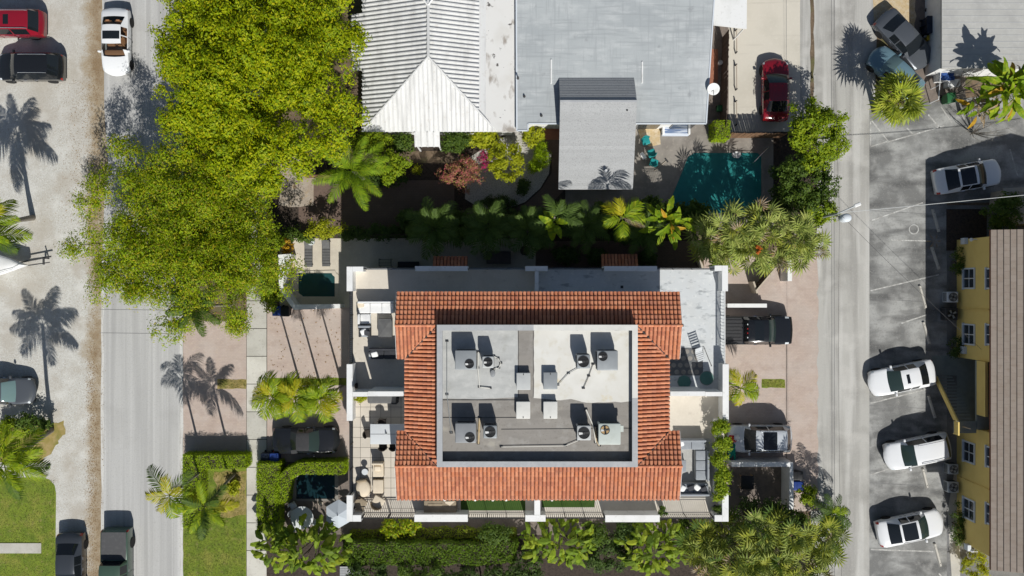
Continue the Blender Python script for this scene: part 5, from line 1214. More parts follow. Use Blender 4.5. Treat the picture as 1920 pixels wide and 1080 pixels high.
# ---- fronds
def frond_mesh(name, m_, L=2.6, n=34, ll=.62, w=.05, rise=.35, droop=1.1, hang=.35, twist=.0, fwd=.55):
    b = MB(); P = []
    for i in range(9):
        s = i / 8; P.append(Vector((L * (s - .10 * s * s * droop), .06 * L * math.sin(s * 2) * twist, L * (rise * s - .42 * droop * s * s))))
    def at(s):
        f = s * 8; i = min(7, int(f)); return P[i].lerp(P[i + 1], f - i)
    b.tube(P, [.030 * (1 - .8 * i / 8) for i in range(9)], 4)
    for i in range(n):
        s = .16 + .84 * i / (n - 1); q = at(s); tg = (at(min(1, s + .03)) - at(max(0, s - .03))).normalized()
        side = tg.cross(Vector((0, 0, 1))).normalized(); up = side.cross(tg)
        l = ll * (math.sin(math.pi * min(1, .18 + .82 * s)) ** .6 * .9 + .12) * random.uniform(.85, 1.1)
        for sg in (-1, 1):
            d = (side * sg + tg * (fwd + .5 * s + random.uniform(-.15, .15)) + up * random.uniform(-.1, .3)).normalized()
            m1 = q + d * l * .5 - Vector((0, 0, 1)) * l * hang * .18; e = q + d * l * .92 - Vector((0, 0, 1)) * l * hang
            wv = tg * w * .5
            b.add([q - wv * .6, q + wv * .6, m1 + wv, m1 - wv, e], [(0, 1, 2, 3), (3, 2, 4)])
    me = bpy.data.meshes.new(name); me.from_pydata(b.v, [], b.f); me.materials.append(MATS['leaf_' + m_]); me.update(); return me
def fan_mesh(name, m_, pet=1.0, r=.85, n=20, spread=125):
    b = MB(); b.tube([(0, 0, 0), (pet * .5, 0, .05), (pet, 0, 0)], [.022, .018, .014], 4); c = Vector((pet, 0, 0))
    for i in range(n):
        a = R(-spread + 2 * spread * i / (n - 1)); l = r * (.72 + .28 * math.cos(a * .6)) * random.uniform(.9, 1.08)
        d = Vector((math.cos(a), math.sin(a), 0)); s = Vector((-math.sin(a), math.cos(a), 0)); w = r * .075
        m1 = c + d * l * .55 + Vector((0, 0, -.02 * l)); e = c + d * l + Vector((0, 0, -random.uniform(.15, .42) * l))
        q = c + d * .05
        b.add([q, m1 + s * w + Vector((0, 0, .035)), m1, m1 - s * w + Vector((0, 0, .035)), e], [(0, 2, 1), (0, 3, 2), (1, 2, 4), (2, 3, 4)])
    me = bpy.data.meshes.new(name); me.from_pydata(b.v, [], b.f); me.materials.append(MATS['leaf_' + m_]); me.update(); return me
def blade_mesh(name, m_, L=1.6, w=.26, pet=.6, droop=.5, torn=.15):
    b = MB(); n = 9; mid = []; lf = []; rt = []
    for i in range(n + 1):
        s = i / n; x = pet + L * s; z = .35 * (x) - droop * (s ** 2) * L * .7; ww = w * (math.sin(math.pi * min(.98, .08 + .9 * s)) ** .7) * random.uniform(1 - torn, 1.05)
        mid.append(Vector((x * .92, 0, z))); lf.append(Vector((x * .92 + .03, ww, z + ww * .25 - random.uniform(0, .05)))); rt.append(Vector((x * .92 + .03, -ww, z + ww * .25 - random.uniform(0, .05))))
    b.tube([(0, 0, 0)] + [m for m in mid[::2]], .018, 4)
    for i in range(n):
        b.quad(mid[i], mid[i + 1], lf[i + 1], lf[i]); b.quad(mid[i], rt[i], rt[i + 1], mid[i + 1])
    me = bpy.data.meshes.new(name); me.from_pydata(b.v, [], b.f); me.materials.append(MATS['leaf_' + m_]); me.update(); return me
FR = {}
def fronds(key, maker, cnt, *a, **k):
    FR[key] = [maker('frond', *a, **k) for _ in range(cnt)]
fronds('coco', frond_mesh, 3, 'palmlime', L=3.4, n=28, ll=1.05, w=.115, rise=.30, droop=1.0, hang=.75)
fronds('coco_y', frond_mesh, 2, 'palmyellow', L=3.2, n=27, ll=.95, w=.115, rise=.10, droop=1.2, hang=.85)
fronds('coco_g', frond_mesh, 3, 'palmgreen', L=3.2, n=27, ll=.95, w=.11, rise=.45, droop=.9, hang=.6)
fronds('adon', frond_mesh, 3, 'palmlime', L=1.8, n=13, ll=.90, w=.115, rise=.40, droop=1.25, hang=.55, fwd=.7)
fronds('adon_y', frond_mesh, 2, 'palmyellow', L=1.75, n=13, ll=.85, w=.115, rise=.25, droop=1.3, hang=.55, fwd=.7)
fronds('areca', frond_mesh, 4, 'areca', L=3.5, n=30, ll=.78, w=.072, rise=.55, droop=1.35, hang=.60)
fronds('royal', frond_mesh, 3, 'royal', L=2.5, n=21, ll=.82, w=.085, rise=.35, droop=1.1, hang=.55)
fronds('sabal', fan_mesh, 5, 'sabal', .85, 1.0, 13)
fronds('sabal_o', fan_mesh, 5, 'sabalolive', .85, 1.0, 13)
fronds('sabal_dark', fan_mesh, 3, 'palmgreen', .85, 1.0, 13)
fronds('dryfan', fan_mesh, 2, 'dry', .7, .8, 12)
fronds('sabal_lime', fan_mesh, 4, 'sabalbright', 1.05, .95, 14)
fronds('bird', blade_mesh, 3, 'areca', 1.5, .24, .7, .7)
fronds('bird_y', blade_mesh, 2, 'palmlime', 1.6, .26, .6, .7)
fronds('bird_gold', blade_mesh, 2, 'goldleaf', 1.4, .20, .5, .9, .4)
fronds('banana', blade_mesh, 3, 'bright', 1.3, .30, .4, .9)
fronds('dry', blade_mesh, 2, 'dry', 1.4, .12, .5, 1.0, .5)
fronds('dryfrond', frond_mesh, 2, 'dry', L=2.0, n=26, ll=.5, w=.03, rise=.0, droop=1.4, hang=.9)
def palm(name, label, px, py, h, mix, nf, elev=(-.25, 1.0), base=None, trunk_r=.13, scale=1.0, cat='palm tree', group=None, trunk='palmbark', spread=None, bow=0.0, ring=True, part='frond', jit=0.0):
    c = W(px, py, h); b = W(*base) if base else Vector((c.x, c.y, 0)); o = thing(name, label, cat, (b.x, b.y, 0), 0, group)
    top = Vector((c.x - b.x, c.y - b.y, h)); midp = top * .5 + Vector((top.y, -top.x, 0)) * bow; midp.z = h * .5
    q1 = top * .2; q1.z = h * .25
    MB().tube([(0, 0, 0), q1.lerp(midp, .2) if bow == 0 else midp * .5, midp, (midp + top) * .5, top], [trunk_r * 1.35, trunk_r, trunk_r * .9, trunk_r * .85, trunk_r * .8], 9).build('trunk', trunk, o, 60, world=False)
    keys = [k for k, w in mix for _ in range(w)]
    for i in range(nf):
        yaw = i * 2.39996 + random.uniform(-.2, .2); t = (i + .5) / nf
        if spread: yaw = R(random.uniform(*spread))
        e = lerp(elev[0], elev[1], t) + random.uniform(-.1, .1)
        k = random.choice(keys); me = random.choice(FR[k]); sc = scale * random.uniform(.85, 1.1) * (1 - .25 * t)
        ja, jr = random.uniform(0, 6.28), jit * math.sqrt(random.random())
        link_mesh(part, me, o, top + Vector((math.cos(ja) * jr, math.sin(ja) * jr, random.uniform(-.08, .08) - jr * .35)), (random.uniform(-.35, .35) * (1 + 1.5 * jit), -e, yaw), sc)
    return o
palm('coconut_palm', 'coconut palm at the left edge above the boat', -38, 432, 7.3, [('coco', 4), ('coco_y', 1), ('coco_g', 1)], 22, (-.45, .9), base=(62, 408), trunk_r=.16)
palm('coconut_palm', 'coconut palm with curved trunk at the left edge above the lawn', 8, 868, 8.0, [('coco', 4), ('coco_g', 1)], 17, (-.45, .9), base=(97, 806), trunk_r=.15, bow=.08, scale=.88)
palm('coconut_palm', 'slim palm leaning over the street edge from the verge hedge', 318, 928, 6.6, [('adon', 3), ('adon_y', 1), ('royal', 1)], 9, (-.3, .9), base=(384, 880), trunk_r=.085, scale=1.0)
palm('coconut_palm', 'slim palm with long fronds standing in the verge lawn', 384, 950, 6.6, [('coco', 3), ('coco_g', 2), ('coco_y', 1)], 11, (-.3, .8), base=(440, 888), trunk_r=.09, scale=.72)
GD = 'three palms by the black convertible'
palm('driveway_palm', 'leftmost of the three bright palms above the convertible', 510, 742, 6.8, [('adon', 3), ('adon_y', 1)], 15, (-.3, .8), trunk_r=.07, group=GD)
palm('driveway_palm', 'middle of the three bright palms above the convertible', 553, 746, 6.8, [('adon', 3), ('adon_y', 1)], 15, (-.3, .8), trunk_r=.07, group=GD)
palm('driveway_palm', 'rightmost of the three bright palms above the convertible', 600, 748, 6.8, [('adon', 3), ('adon_y', 1)], 15, (-.3, .8), trunk_r=.07, group=GD)
palm('feather_palm', 'large feathery green palm over the shaded garden drive', 662, 320, 4.6, [('areca', 1)], 17, (-.35, 1.0), trunk_r=.14, scale=.95)
palm('street_palm', 'dark green palm growing through the feathery street tree', 366, 575, 6.6, [('coco_g', 4), ('adon_y', 1)], 12, (-.3, .7), trunk_r=.10, scale=.72)
palm('young_palm', 'young bright palm beside the strip of grass east of the duplex', 1388, 728, 3.4, [('adon', 3), ('adon_y', 1)], 9, (-.35, .8), trunk_r=.08, scale=.95)
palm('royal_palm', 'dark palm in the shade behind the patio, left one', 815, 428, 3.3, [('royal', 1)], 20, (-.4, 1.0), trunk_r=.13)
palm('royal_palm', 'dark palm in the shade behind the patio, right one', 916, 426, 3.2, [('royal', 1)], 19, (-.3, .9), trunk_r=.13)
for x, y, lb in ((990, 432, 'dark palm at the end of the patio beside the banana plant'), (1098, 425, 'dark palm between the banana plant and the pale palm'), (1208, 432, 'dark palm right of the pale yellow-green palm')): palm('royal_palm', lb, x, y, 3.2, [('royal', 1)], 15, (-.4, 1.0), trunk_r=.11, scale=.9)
palm('banana_plant', 'banana plant with bright leaf tops in the dark strip', 1040, 408, 4.5, [('banana', 2), ('royal', 2)], 14, (-.3, .9), trunk_r=.09, cat='banana plant', part='leaf', jit=.4, scale=.9)
palm('palm', 'pale yellow-green palm standing out of the dark strip', 1166, 408, 5.5, [('adon', 3), ('adon_y', 1), ('dryfrond', 1)], 7, (-.1, .8), trunk_r=.10)
palm('banana_plant', 'bird of paradise clump with golden leaves beside the fan palm thicket', 1256, 420, 4.6, [('bird', 3), ('bird_y', 2), ('bird_gold', 1)], 24, (-.4, 1.0), trunk_r=.10, cat='banana plant', part='leaf', jit=.5, scale=.9)
palm('fan_palm', 'round fan palm over the blue car', 1688, 186, 3.8, [('sabal_lime', 4), ('sabal', 1)], 44, (-.5, 1.25), trunk_r=.18, scale=1.08, jit=.45)
GF = 'fan palms of the thicket by the alley'
for x, y, h, lb in ((1332, 448, 4.0, 'leftmost, top row'), (1378, 428, 4.6, 'second from left, top row'), (1432, 418, 4.6, 'third from left, top row'), (1492, 438, 4.4, 'rightmost, top row'), (1352, 478, 3.4, 'leftmost, bottom row'), (1408, 466, 4.2, 'middle, bottom row'), (1462, 476, 4.0, 'second from right, bottom row'), (1516, 470, 3.8, 'rightmost, bottom row')):
    palm('fan_palm', 'fan palm of the thicket by the alley: ' + lb, x, y, h, [('sabal', 8), ('sabal_o', 2), ('dryfan', 1)], 24, (-.3, 1.2), trunk_r=.12, scale=.92, group=GF, jit=.75)
q = W(1421, 468, 4.9); o = thing('palm_flower', 'bright orange flower head in the fan palm thicket', 'flower', q)
P, Nn, C = crown((0, 0, 0), (.16, .24, .15), 6, .10, 6, 7, .04); link_mesh('petals', leaf_mesh('petals', 'orange', P, Nn, .06 * np.ones(len(P))), o); MB().tube([(0, 0, -1.2), (0, 0, 0)], .02, 5).build('stem', 'bark', o, world=False)
GG = 'fan palms in the bottom right corner of the garden'
for x, y, h, lb in ((1318, 1020, 4.6, 'leftmost, top row'), (1366, 992, 4.0, 'high left, beside the terrace corner'), (1432, 1004, 6.0, 'middle, top row'), (1490, 1000, 6.2, 'right of middle, top row'), (1548, 1022, 6.0, 'rightmost, by the alley'), (1335, 1066, 5.2, 'leftmost, bottom row'), (1398, 1050, 5.8, 'second, bottom row'), (1458, 1058, 6.0, 'third, bottom row'), (1518, 1070, 5.6, 'rightmost, bottom row')):
    palm('fan_palm', 'olive fan palm at the lower right: ' + lb, x, y, h, [('sabal_o', 6), ('sabal', 4), ('sabal_dark', 3), ('dryfan', 1)], 24, (-.3, 1.2), trunk_r=.12, scale=.92, group=GG, jit=.85)
palm('young_palm', 'small green palm at the alley edge below the court wall', 1560, 962, 2.6, [('adon', 1), ('royal', 2)], 12, (-.4, .9), trunk_r=.07, scale=.72)
# big traveller's palm at the right edge with dry fronds
palm('traveller_palm', 'tall leafy plant with yellowing leaves at the right edge', 1893, 165, 5.2, [('bird', 6), ('bird_y', 4), ('bird_gold', 1), ('dry', 2)], 70, (-.7, 1.25), trunk_r=.18, scale=1.05, jit=.7, part='leaf')
palm('traveller_palm', 'half dry leafy clump left of the tall plant at the right edge', 1846, 195, 3.0, [('bird', 3), ('bird_gold', 1), ('dry', 5)], 46, (-.5, 1.1), trunk_r=.12, scale=.8, part='leaf', jit=.8)
def bare_twigs(label, px, py, h, n, r):
    c = W(px, py, h * .6); o = thing('bare_bush', label, 'shrub', (c.x, c.y, 0))
    for i in range(n):
        a = random.uniform(0, 6.28); e = Vector((math.cos(a) * r * random.uniform(.4, 1), math.sin(a) * r * random.uniform(.4, 1), h * random.uniform(.6, 1)))
        k = e * .5 + Vector((random.uniform(-.2, .2), random.uniform(-.2, .2), .1))
        b = MB().tube([(0, 0, 0), k, e], [.03, .02, .006], 4)
        for _ in range(3):
            s = k.lerp(e, random.uniform(.1, .8)); b.tube([s, s + Vector((random.uniform(-.5, .5), random.uniform(-.5, .5), random.uniform(.1, .4)))], [.012, .004], 4)
        b.build('twig', 'palmbark', o, world=False)
bare_twigs('leafless twiggy bush between the tall plants and the green bin', 1815, 165, 3.2, 22, 1.9)
bare_twigs('leafless twigs hanging over the shaded lot at the right edge', 1850, 240, 3.0, 16, 1.6)
# sea grape and philodendron clumps along the bottom
def grape_leaf():
    b = MB(); n = 9; P = [(math.cos(2 * math.pi * k / n) * .27 + .25, math.sin(2 * math.pi * k / n) * .125 * random.uniform(.85, 1.15), -.05 - .10 * (math.cos(2 * math.pi * k / n) > .5) - random.uniform(0, .05)) for k in range(n)]
    b.add([(.25, 0, .0)] + P, [(0, 1 + k, 1 + (k + 1) % n) for k in range(n)]); b.tube([(-.18, 0, -.08), (.1, 0, 0)], .008, 4)
    me = bpy.data.meshes.new('leaf'); me.from_pydata(b.v, [], b.f); me.materials.append(MATS['leaf_grape']); me.update(); return me
GL = [grape_leaf() for _ in range(4)]
def clump(label, px, py, h, rx_, ry_, n, extra=None, nf=0):
    c = W(px, py, h * .8); o = thing('leafy_clump', label, 'shrub', (c.x, c.y, 0), 0, 'big-leaved clumps along the bottom edge')
    for s in range(5): MB().tube([(random.uniform(-.2, .2), random.uniform(-.2, .2), 0), (random.uniform(-rx_, rx_) * .4, random.uniform(-ry_, ry_) * .4, h * .8)], .03, 5).build('stem', 'bark', o, world=False)
    for i in range(n):
        a = random.uniform(0, 6.28); r = math.sqrt(random.random()); x, y = math.cos(a) * r * rx_, math.sin(a) * r * ry_
        z = h * (.55 + .45 * (1 - r * r)) + random.uniform(-.45, .25)
        link_mesh('leaf', random.choice(GL), o, (x, y, z), (random.uniform(-.8, .8), random.uniform(-.2, .8), a + random.uniform(-1.2, 1.2)), random.uniform(.8, 1.8))
    for i in range(nf):
        me = random.choice(FR[extra]); a = i * 2.4; link_mesh('leaf', me, o, (math.cos(a) * rx_ * .3, math.sin(a) * ry_ * .3, h * .7), (random.uniform(-.3, .3), -random.uniform(.0, .8), a), random.uniform(.5, .75))
clump('big-leaved clump at the bottom left below the round table', 575, 1035, 4.4, 2.4, 1.5, 150, 'banana', 12)
clump('dark big-leaved clump beside the sidewalk at the bottom', 512, 1030, 3.6, 1.1, 1.5, 70)
clump('big-leaved clump below the middle of the south terrace', 1052, 1020, 3.2, 2.6, 1.4, 150, 'banana', 8)
clump('big-leaved clump below the right part of the south terrace', 1228, 1030, 3.2, 2.2, 1.7, 130, 'banana', 14)
shrub('shrub', 'dark undergrowth below the terrace between the clumps', 1140, 1040, 1.0, (1.8, 1.2, .7), 'dark', 40)
shrub('shrub', 'dark undergrowth at the bottom edge below the hedge', 900, 1085, 1.2, (3.0, .8, .8), 'dark', 50)
shrub('shrub', 'reddish green low shrubs below the south railing', 745, 988, .9, (1.4, .5, .5), 'feather', 26, .28)
shrub('shrub', 'dark undergrowth under the olive fan palms', 1430, 1045, 1.6, (4.6, 1.6, .9), 'sabalolive', 90, .4)
for k, (x, y, rx_, ry_, m_, lb) in enumerate(((690, 1075, 1.8, .7, 'dark', 'dark loose shrub at the bottom edge right of the slatted bench'), (790, 1072, 1.6, .7, 'green', 'loose green shrub at the bottom edge below the hedge middle'), (985, 1062, 1.2, 1.0, 'dark', 'dark loose shrub at the right end of the long hedge'), (1115, 1002, 1.0, .7, 'green', 'loose green shrub between the two right clumps'), (1175, 1000, .9, .7, 'dark', 'dark loose shrub below the white south parapet'), (1290, 1000, 1.0, .9, 'green', 'loose green shrub beside the olive fan palms'), (930, 1000, 1.0, .5, 'green', 'low loose shrub below the middle parapet'), (1480, 975, 1.2, .8, 'green', 'loose green shrub above the olive fan palms'))):
    shrub('shrub', lb, x, y, 1.3, (rx_, ry_, .8), m_, int(30 * max(1, rx_ * .7)), .33)
# leaf litter and grass tufts
def scatter(name, m_, pts, size, asp=.5, zr=(.02, .03), flat=.25):
    P = np.array([(p.x, p.y, random.uniform(*zr)) for p in pts]); Nn = np.stack([rng.normal(size=len(P)) * flat, rng.normal(size=len(P)) * flat, np.ones(len(P))], 1)
    o = link_mesh(name, leaf_mesh(name, m_, P, Nn, size * rng.uniform(.6, 1.4, len(P)), asp)); o['kind'] = 'stuff'; return o
pts = [W(random.gauss(176, 8), random.uniform(0, 1080)) for _ in range(2600)] + [W(random.gauss(150, 22), random.uniform(150, 420)) for _ in range(900)] + [W(random.gauss(173, 6), random.uniform(640, 1080)) for _ in range(900)]
scatter('fallen_leaves', 'litterleaf', pts, .028, .6, (.03, .04))
pts = [W(random.uniform(345, 500), random.uniform(250, 600)) for _ in range(1600)] + [W(random.uniform(505, 640), random.uniform(580, 710)) for _ in range(120)]
scatter('fallen_leaves', 'litterleaf', pts, .05, .6, (.03, .05))
def gpts(x0, y0, x1, y1, n): return [W(random.uniform(x0, x1), random.uniform(y0, y1)) for _ in range(n)]
scatter('grass', 'grass', gpts(0, 900, 103, 1080, 9000) + gpts(345, 985, 460, 1080, 6000) + gpts(380, 884, 460, 985, 3500) + gpts(410, 712, 461, 728, 600) + gpts(502, 710, 640, 721, 1500) + gpts(1429, 712, 1471, 726, 600) + gpts(0, 840, 80, 866, 1800), .035, .3, (.02, .06), 1.0)
# ------------------------------------------------------------------ furniture and small things
mat('cushion_white', (.76, .76, .75), [((.66, .66, .66), 3, .5, .7, .4)], rough=.95)
mat('cushion_grey', (.30, .32, .345), [((.36, .38, .40), 4, .5, .7, .5)], rough=.95)
mat('cushion_dark', (.05, .052, .06), [((.075, .075, .085), 5, .5, .7, .5)], rough=.95)
mat('cushion_cream', (.66, .57, .44), [((.58, .49, .37), 4, .5, .7, .5)], rough=.95)
mat('rattan', (.30, .24, .16), [((.17, .13, .09), 30, .45, .6, .8)], rough=.9)
mat('rattan_dark', (.055, .045, .038), [((.09, .075, .06), 30, .45, .6, .8)], rough=.9)
mat('canvas_tan', (.33, .27, .19), [((.25, .20, .14), 3, .45, .65, .7), ((.40, .33, .23), 7, .55, .7, .5)], rough=.95)
mat('canvas_grey', (.12, .12, .12), [((.16, .16, .155), 3, .45, .65, .6)], rough=.95)
mat('canvas_brown', (.10, .085, .08), [((.13, .11, .10), 3, .45, .65, .6)], rough=.95)
mat('parasol', (.48, .52, .56), [((.42, .46, .50), 3, .5, .7, .4)], rough=.9)
mat('tealchair', (.02, .26, .26), rough=.5); mat('bin_blue', (.02, .05, .22), rough=.5); mat('bin_navy', (.012, .02, .04), rough=.5); mat('bin_green', (.03, .13, .05), rough=.5); mat('bin_black', (.015, .016, .018), rough=.5); mat('bin_yellow', (.45, .33, .02), rough=.5)
mat('tarp_blue', (.03, .08, .25), [((.02, .05, .17), 5, .5, .7, .6)], rough=.7); mat('cloth_red', (.55, .03, .04), rough=.9); mat('cloth_green', (.01, .22, .15), rough=.9); mat('cloth_stripe', (.55, .60, .68), [((.10, .16, .30), (.6, 9, 1), .48, .54, .9)], rough=.9)
mat('matgreen', (.10, .22, .19), [((.13, .26, .23), 9, .5, .7, .6)], rough=.95)
mat('glasswhite', (.62, .64, .65), rough=.25)
mat('terracotta', (.36, .15, .07), rough=.85)
def at(px, py, z): q = W(px, py, z); return Vector((q.x, q.y, z))
def U(z): return SC * CAMH / (CAMH - z)      # pixels per metre at height z
def seat(name, label, cat, px, py, z, pw, ph, h=.42, frame='frame', cush='cushion_white', back=None, arms='', n=1, rz=0, group=None, pillows=()):
    """sofa or chair: base, cushions side by side along its long edge, back on side back, arms on sides arms (letters n s e w)"""
    k = U(z + h); sx, sy = pw / k, ph / k; q = W(px, py, z + h); o = thing(name, label, cat, (q.x, q.y, z), rz, group)
    MB().box((0, 0, h * .42), (sx * .98, sy * .98, h * .46)).build('base', frame, o, world=False)
    for a in (-1, 1):
        for b in (-1, 1): MB().box((a * (sx / 2 - .05), b * (sy / 2 - .05), h * .10), (.05, .05, h * .2)).build('leg', 'charcoal', o, world=False)
    th = .14; x0, x1, y0, y1 = -sx / 2, sx / 2, -sy / 2, sy / 2
    sides = (back or '') + arms
    if 'n' in sides: y1 -= th
    if 's' in sides: y0 += th
    if 'e' in sides: x1 -= th
    if 'w' in sides: x0 += th
    for s in sides:
        hh = .78 if s == (back or '')[:1] or s in (back or '') else .60
        bx_ = {'n': ((0, sy / 2 - th / 2), (sx, th - .01)), 's': ((0, -sy / 2 + th / 2), (sx, th - .01)), 'e': ((sx / 2 - th / 2, (y0 + y1) / 2), (th - .01, y1 - y0 - .01)), 'w': ((-sx / 2 + th / 2, (y0 + y1) / 2), (th - .01, y1 - y0 - .01))}[s]
        MB().rbox((bx_[0][0], bx_[0][1], hh / 2 + .1), (bx_[1][0], bx_[1][1], hh - .2), .04).build('backrest' if s in (back or '') else 'armrest', cush if s in (back or '') else frame, o, 40, world=False)
    for i in range(n):
        if sx >= sy: cx0, cx1, cy0, cy1 = lerp(x0, x1, i / n), lerp(x0, x1, (i + 1) / n), y0, y1
        else: cx0, cx1, cy0, cy1 = x0, x1, lerp(y0, y1, i / n), lerp(y0, y1, (i + 1) / n)
        MB().rbox(((cx0 + cx1) / 2, (cy0 + cy1) / 2, h), (cx1 - cx0 - .02, cy1 - cy0 - .02, .15), .05).build('cushion', cush, o, 40, world=False)
    for (fx, fy, m_, a) in pillows:
        MB().rbox((fx * sx / 2, fy * sy / 2, h + .17), (.40, .36, .16), .07, rz=R(a), rx=.3).build('pillow', m_, o, 40, world=False)
    return o
def chair(label, px, py, z, rz, m_='rattan_dark', group=None, s=.5, name='dining_chair', cush=None):
    q = W(px, py, z + .45); o = thing(name, label, 'chair', (q.x, q.y, z), R(rz), group)
    MB().rbox((0, 0, .43), (s, s, .08), .06).build('seat', cush or m_, o, 40, world=False)
    pts = [Vector((math.cos(a) * s * .55, math.sin(a) * s * .55)) for a in [R(20 + 14 * i) for i in range(11)]]
    b = MB()
    for i in range(10):
        p, r_ = pts[i], pts[i + 1]; b.add([(p.x, p.y, .42), (r_.x, r_.y, .42), (r_.x * 1.06, r_.y * 1.06, .82), (p.x * 1.06, p.y * 1.06, .82), (p.x * .9, p.y * .9, .42), (r_.x * .9, r_.y * .9, .42), (r_.x * .97, r_.y * .97, .82), (p.x * .97, p.y * .97, .82)], [(0, 1, 2, 3), (4, 7, 6, 5), (3, 2, 6, 7)])
    b.build('backrest', m_, o, 50, world=False)
    for a in (-1, 1):
        for c_ in (-1, 1): MB().tube([(a * s * .42, c_ * s * .42, 0), (a * s * .36, c_ * s * .36, .42)], .02, 5).build('leg', 'charcoal', o, world=False)
    return o
def table(name, label, px, py, z, pw, ph, h, top, legm='charcoal', rz=0, thick=.05):
    k = U(z + h); sx, sy = pw / k, ph / k; q = W(px, py, z + h); o = thing(name, label, 'table', (q.x, q.y, z), rz)
    MB().rbox((0, 0, h - thick / 2), (sx, sy, thick), .03).build('table_top', top, o, 40, world=False)
    for a in (-1, 1):
        for b in (-1, 1): MB().box((a * (sx / 2 - .08), b * (sy / 2 - .08), (h - thick) / 2), (.06, .06, h - thick)).build('leg', legm, o, world=False)
    return o, sx, sy
def round_table(label, px, py, z, r, h, top, name='round_table'):
    q = W(px, py, z + h); o = thing(name, label, 'table', (q.x, q.y, z))
    MB().lathe([(r * .98, h - .05), (r, h - .03), (r, h - .01), (r * .97, h)], (0, 0, 0), 28).build('table_top', top, o, 40, world=False)
    MB().lathe([(.28 * r + .1, 0), (.28 * r + .1, .03), (.04, .05), (.04, h - .05)], (0, 0, 0), 14).build('pedestal', 'charcoal', o, 40, world=False)
    return o
T = TZ + .022
# north-west terrace
seat('sofa', 'long white sofa on the upper left terrace', 'sofa', 705, 576, T, 66, 23, back='n', arms='', n=3, pillows=((-.85, .4, 'cushion_cream', 10),))
seat('sofa', 'white chaise section below the long white sofa', 'sofa', 683, 598, T, 22, 19, n=1, back='w')
seat('lounge_chair', 'grey armchair with white pillow below the white chaise', 'chair', 684, 621, T, 22, 22, frame='charcoal', cush='cushion_grey', back='n', arms='we', pillows=((-.1, -.1, 'cushion_white', 20), (.35, -.2, 'cushion_dark', -20)))
q = W(721.5, 615, T + .55); o = thing('fire_pit', 'charcoal covered square fire pit between the upper terrace sofas', 'fire pit', (q.x, q.y, T))
MB().box((0, 0, .26), (.84, 1.12, .5)).build('cover_skirt', 'canvas_grey', o, world=False)
MB().add([(-.43, -.57, .5), (.43, -.57, .5), (.43, .57, .5), (-.43, .57, .5), (0, 0, .60)], [(0, 1, 4), (1, 2, 4), (2, 3, 4), (3, 0, 4)]).build('cover_top', 'canvas_grey', o, world=False)
seat('sofa', 'grey framed daybed with dark cushions under the roof edge', 'sofa', 720, 663, T, 56, 21, frame='hatch', cush='cushion_dark', back='n', arms='we', n=2, pillows=((-.6, -.1, 'cushion_white', 15), (-.75, .2, 'cushion_dark', 30)))
q = W(664, 724, T + .4); o = thing('planter', 'black square planter in the terrace corner left of the roof', 'planter', (q.x, q.y, T)); MB().rbox((0, 0, .22), (.32, .3, .44), .03).build('pot', 'black', o, 40, world=False); MB().box((0, 0, .43), (.26, .24, .03)).build('soil', 'mulch', o, world=False)
# south-west terrace
o, sx, sy = table('dining_table', 'white rectangular dining table on the lower left terrace', 727, 814, T, 66, 38, .75, 'glasswhite'); MB().box((0, 0, .756), (sx * .98, .02, .008)).build('table_gap', 'charcoal', o, world=False)
MB().lathe([(.07, .75), (.05, .85), (.03, .98)], (-.1, .05, 0), 12).build('lamp', 'greymetal', o, 40, world=False)
GC = 'wicker chairs at the white dining table'
chair('dark wicker chair at the left end of the white dining table', 690, 813, T, 90, group=GC); chair('dark wicker chair below the white dining table, left one', 718, 836, T, 180, group=GC); chair('dark wicker chair below the white dining table, right one', 738, 836, T, 180, group=GC); chair('dark wicker chair above the white dining table', 716, 793, T, 0, group=GC)
q = W(716, 748, T + .9); o = thing('covered_grill', 'covered dark grey barbecue against the white divider wall', 'barbecue', (q.x, q.y, T)); MB().rbox((0, 0, .45), (1.8, .58, .9), .12).build('cover', 'canvas_grey', o, 40, world=False); MB().rbox((.75, -.1, .5), (.4, .5, .75), .1).build('side_shelf', 'black', o, 40, world=False)
for k, (x, y) in enumerate(((671, 748), (681, 746))):
    q = W(x, y, T + .7); o = thing('potted_plant', ['larger yellow-green potted plant by the divider wall', 'smaller yellow-green potted plant beside the larger one'][k], 'plant', (q.x, q.y, T)); P, Nn, C = crown((0, 0, .6), (.2, .2, .2), 7, .12, 6, 7, .05); link_mesh('leaves', leaf_mesh('leaves', 'lime', P, Nn, .06 * np.ones(len(P))), o); MB().lathe([(.10, 0), (.15, .3), (.16, .36), (.13, .36)], (0, 0, 0), 12).build('pot', 'terracotta', o, 40, world=False)
seat('lounge_chair', 'cream recliner with cushion beside the roof edge', 'chair', 709, 880, T, 21, 28, frame='rattan', cush='cushion_cream', back='n', n=1, pillows=((0, .2, 'cushion_cream', 0),))
seat('ottoman', 'cream footstool below the cream recliner', 'ottoman', 709, 912, T, 20, 26, h=.38, frame='rattan', cush='cushion_cream')
q = W(680, 916, T + .5); o = thing('chaise', 'egg shaped cream chaise by the left railing', 'chair', (q.x, q.y, T), R(8))
MB().lathe([(.30, .10), (.42, .18), (.46, .32), (.40, .42), (.2, .47), (.01, .48)], (0, 0, 0), 20, ey=1.28).build('cushion', 'cushion_cream', o, 60, world=False); MB().lathe([(.34, 0), (.40, .06), (.44, .20), (.47, .22)], (0, 0, 0), 20, ey=1.28).build('shell', 'rattan', o, 60, world=False)
MB().rbox((0, .50, .55), (.62, .16, .34), .08, rx=-.3).build('headrest', 'rattan', o, 40, world=False)
round_table('small round white side table above the egg shaped chaise', 684, 885, T, .20, .5, 'glasswhite')
chair('round cream wicker chair behind the south railing', 708, 942, T, 150, 'rattan', s=.72, name='wicker_chair', cush='cushion_cream')
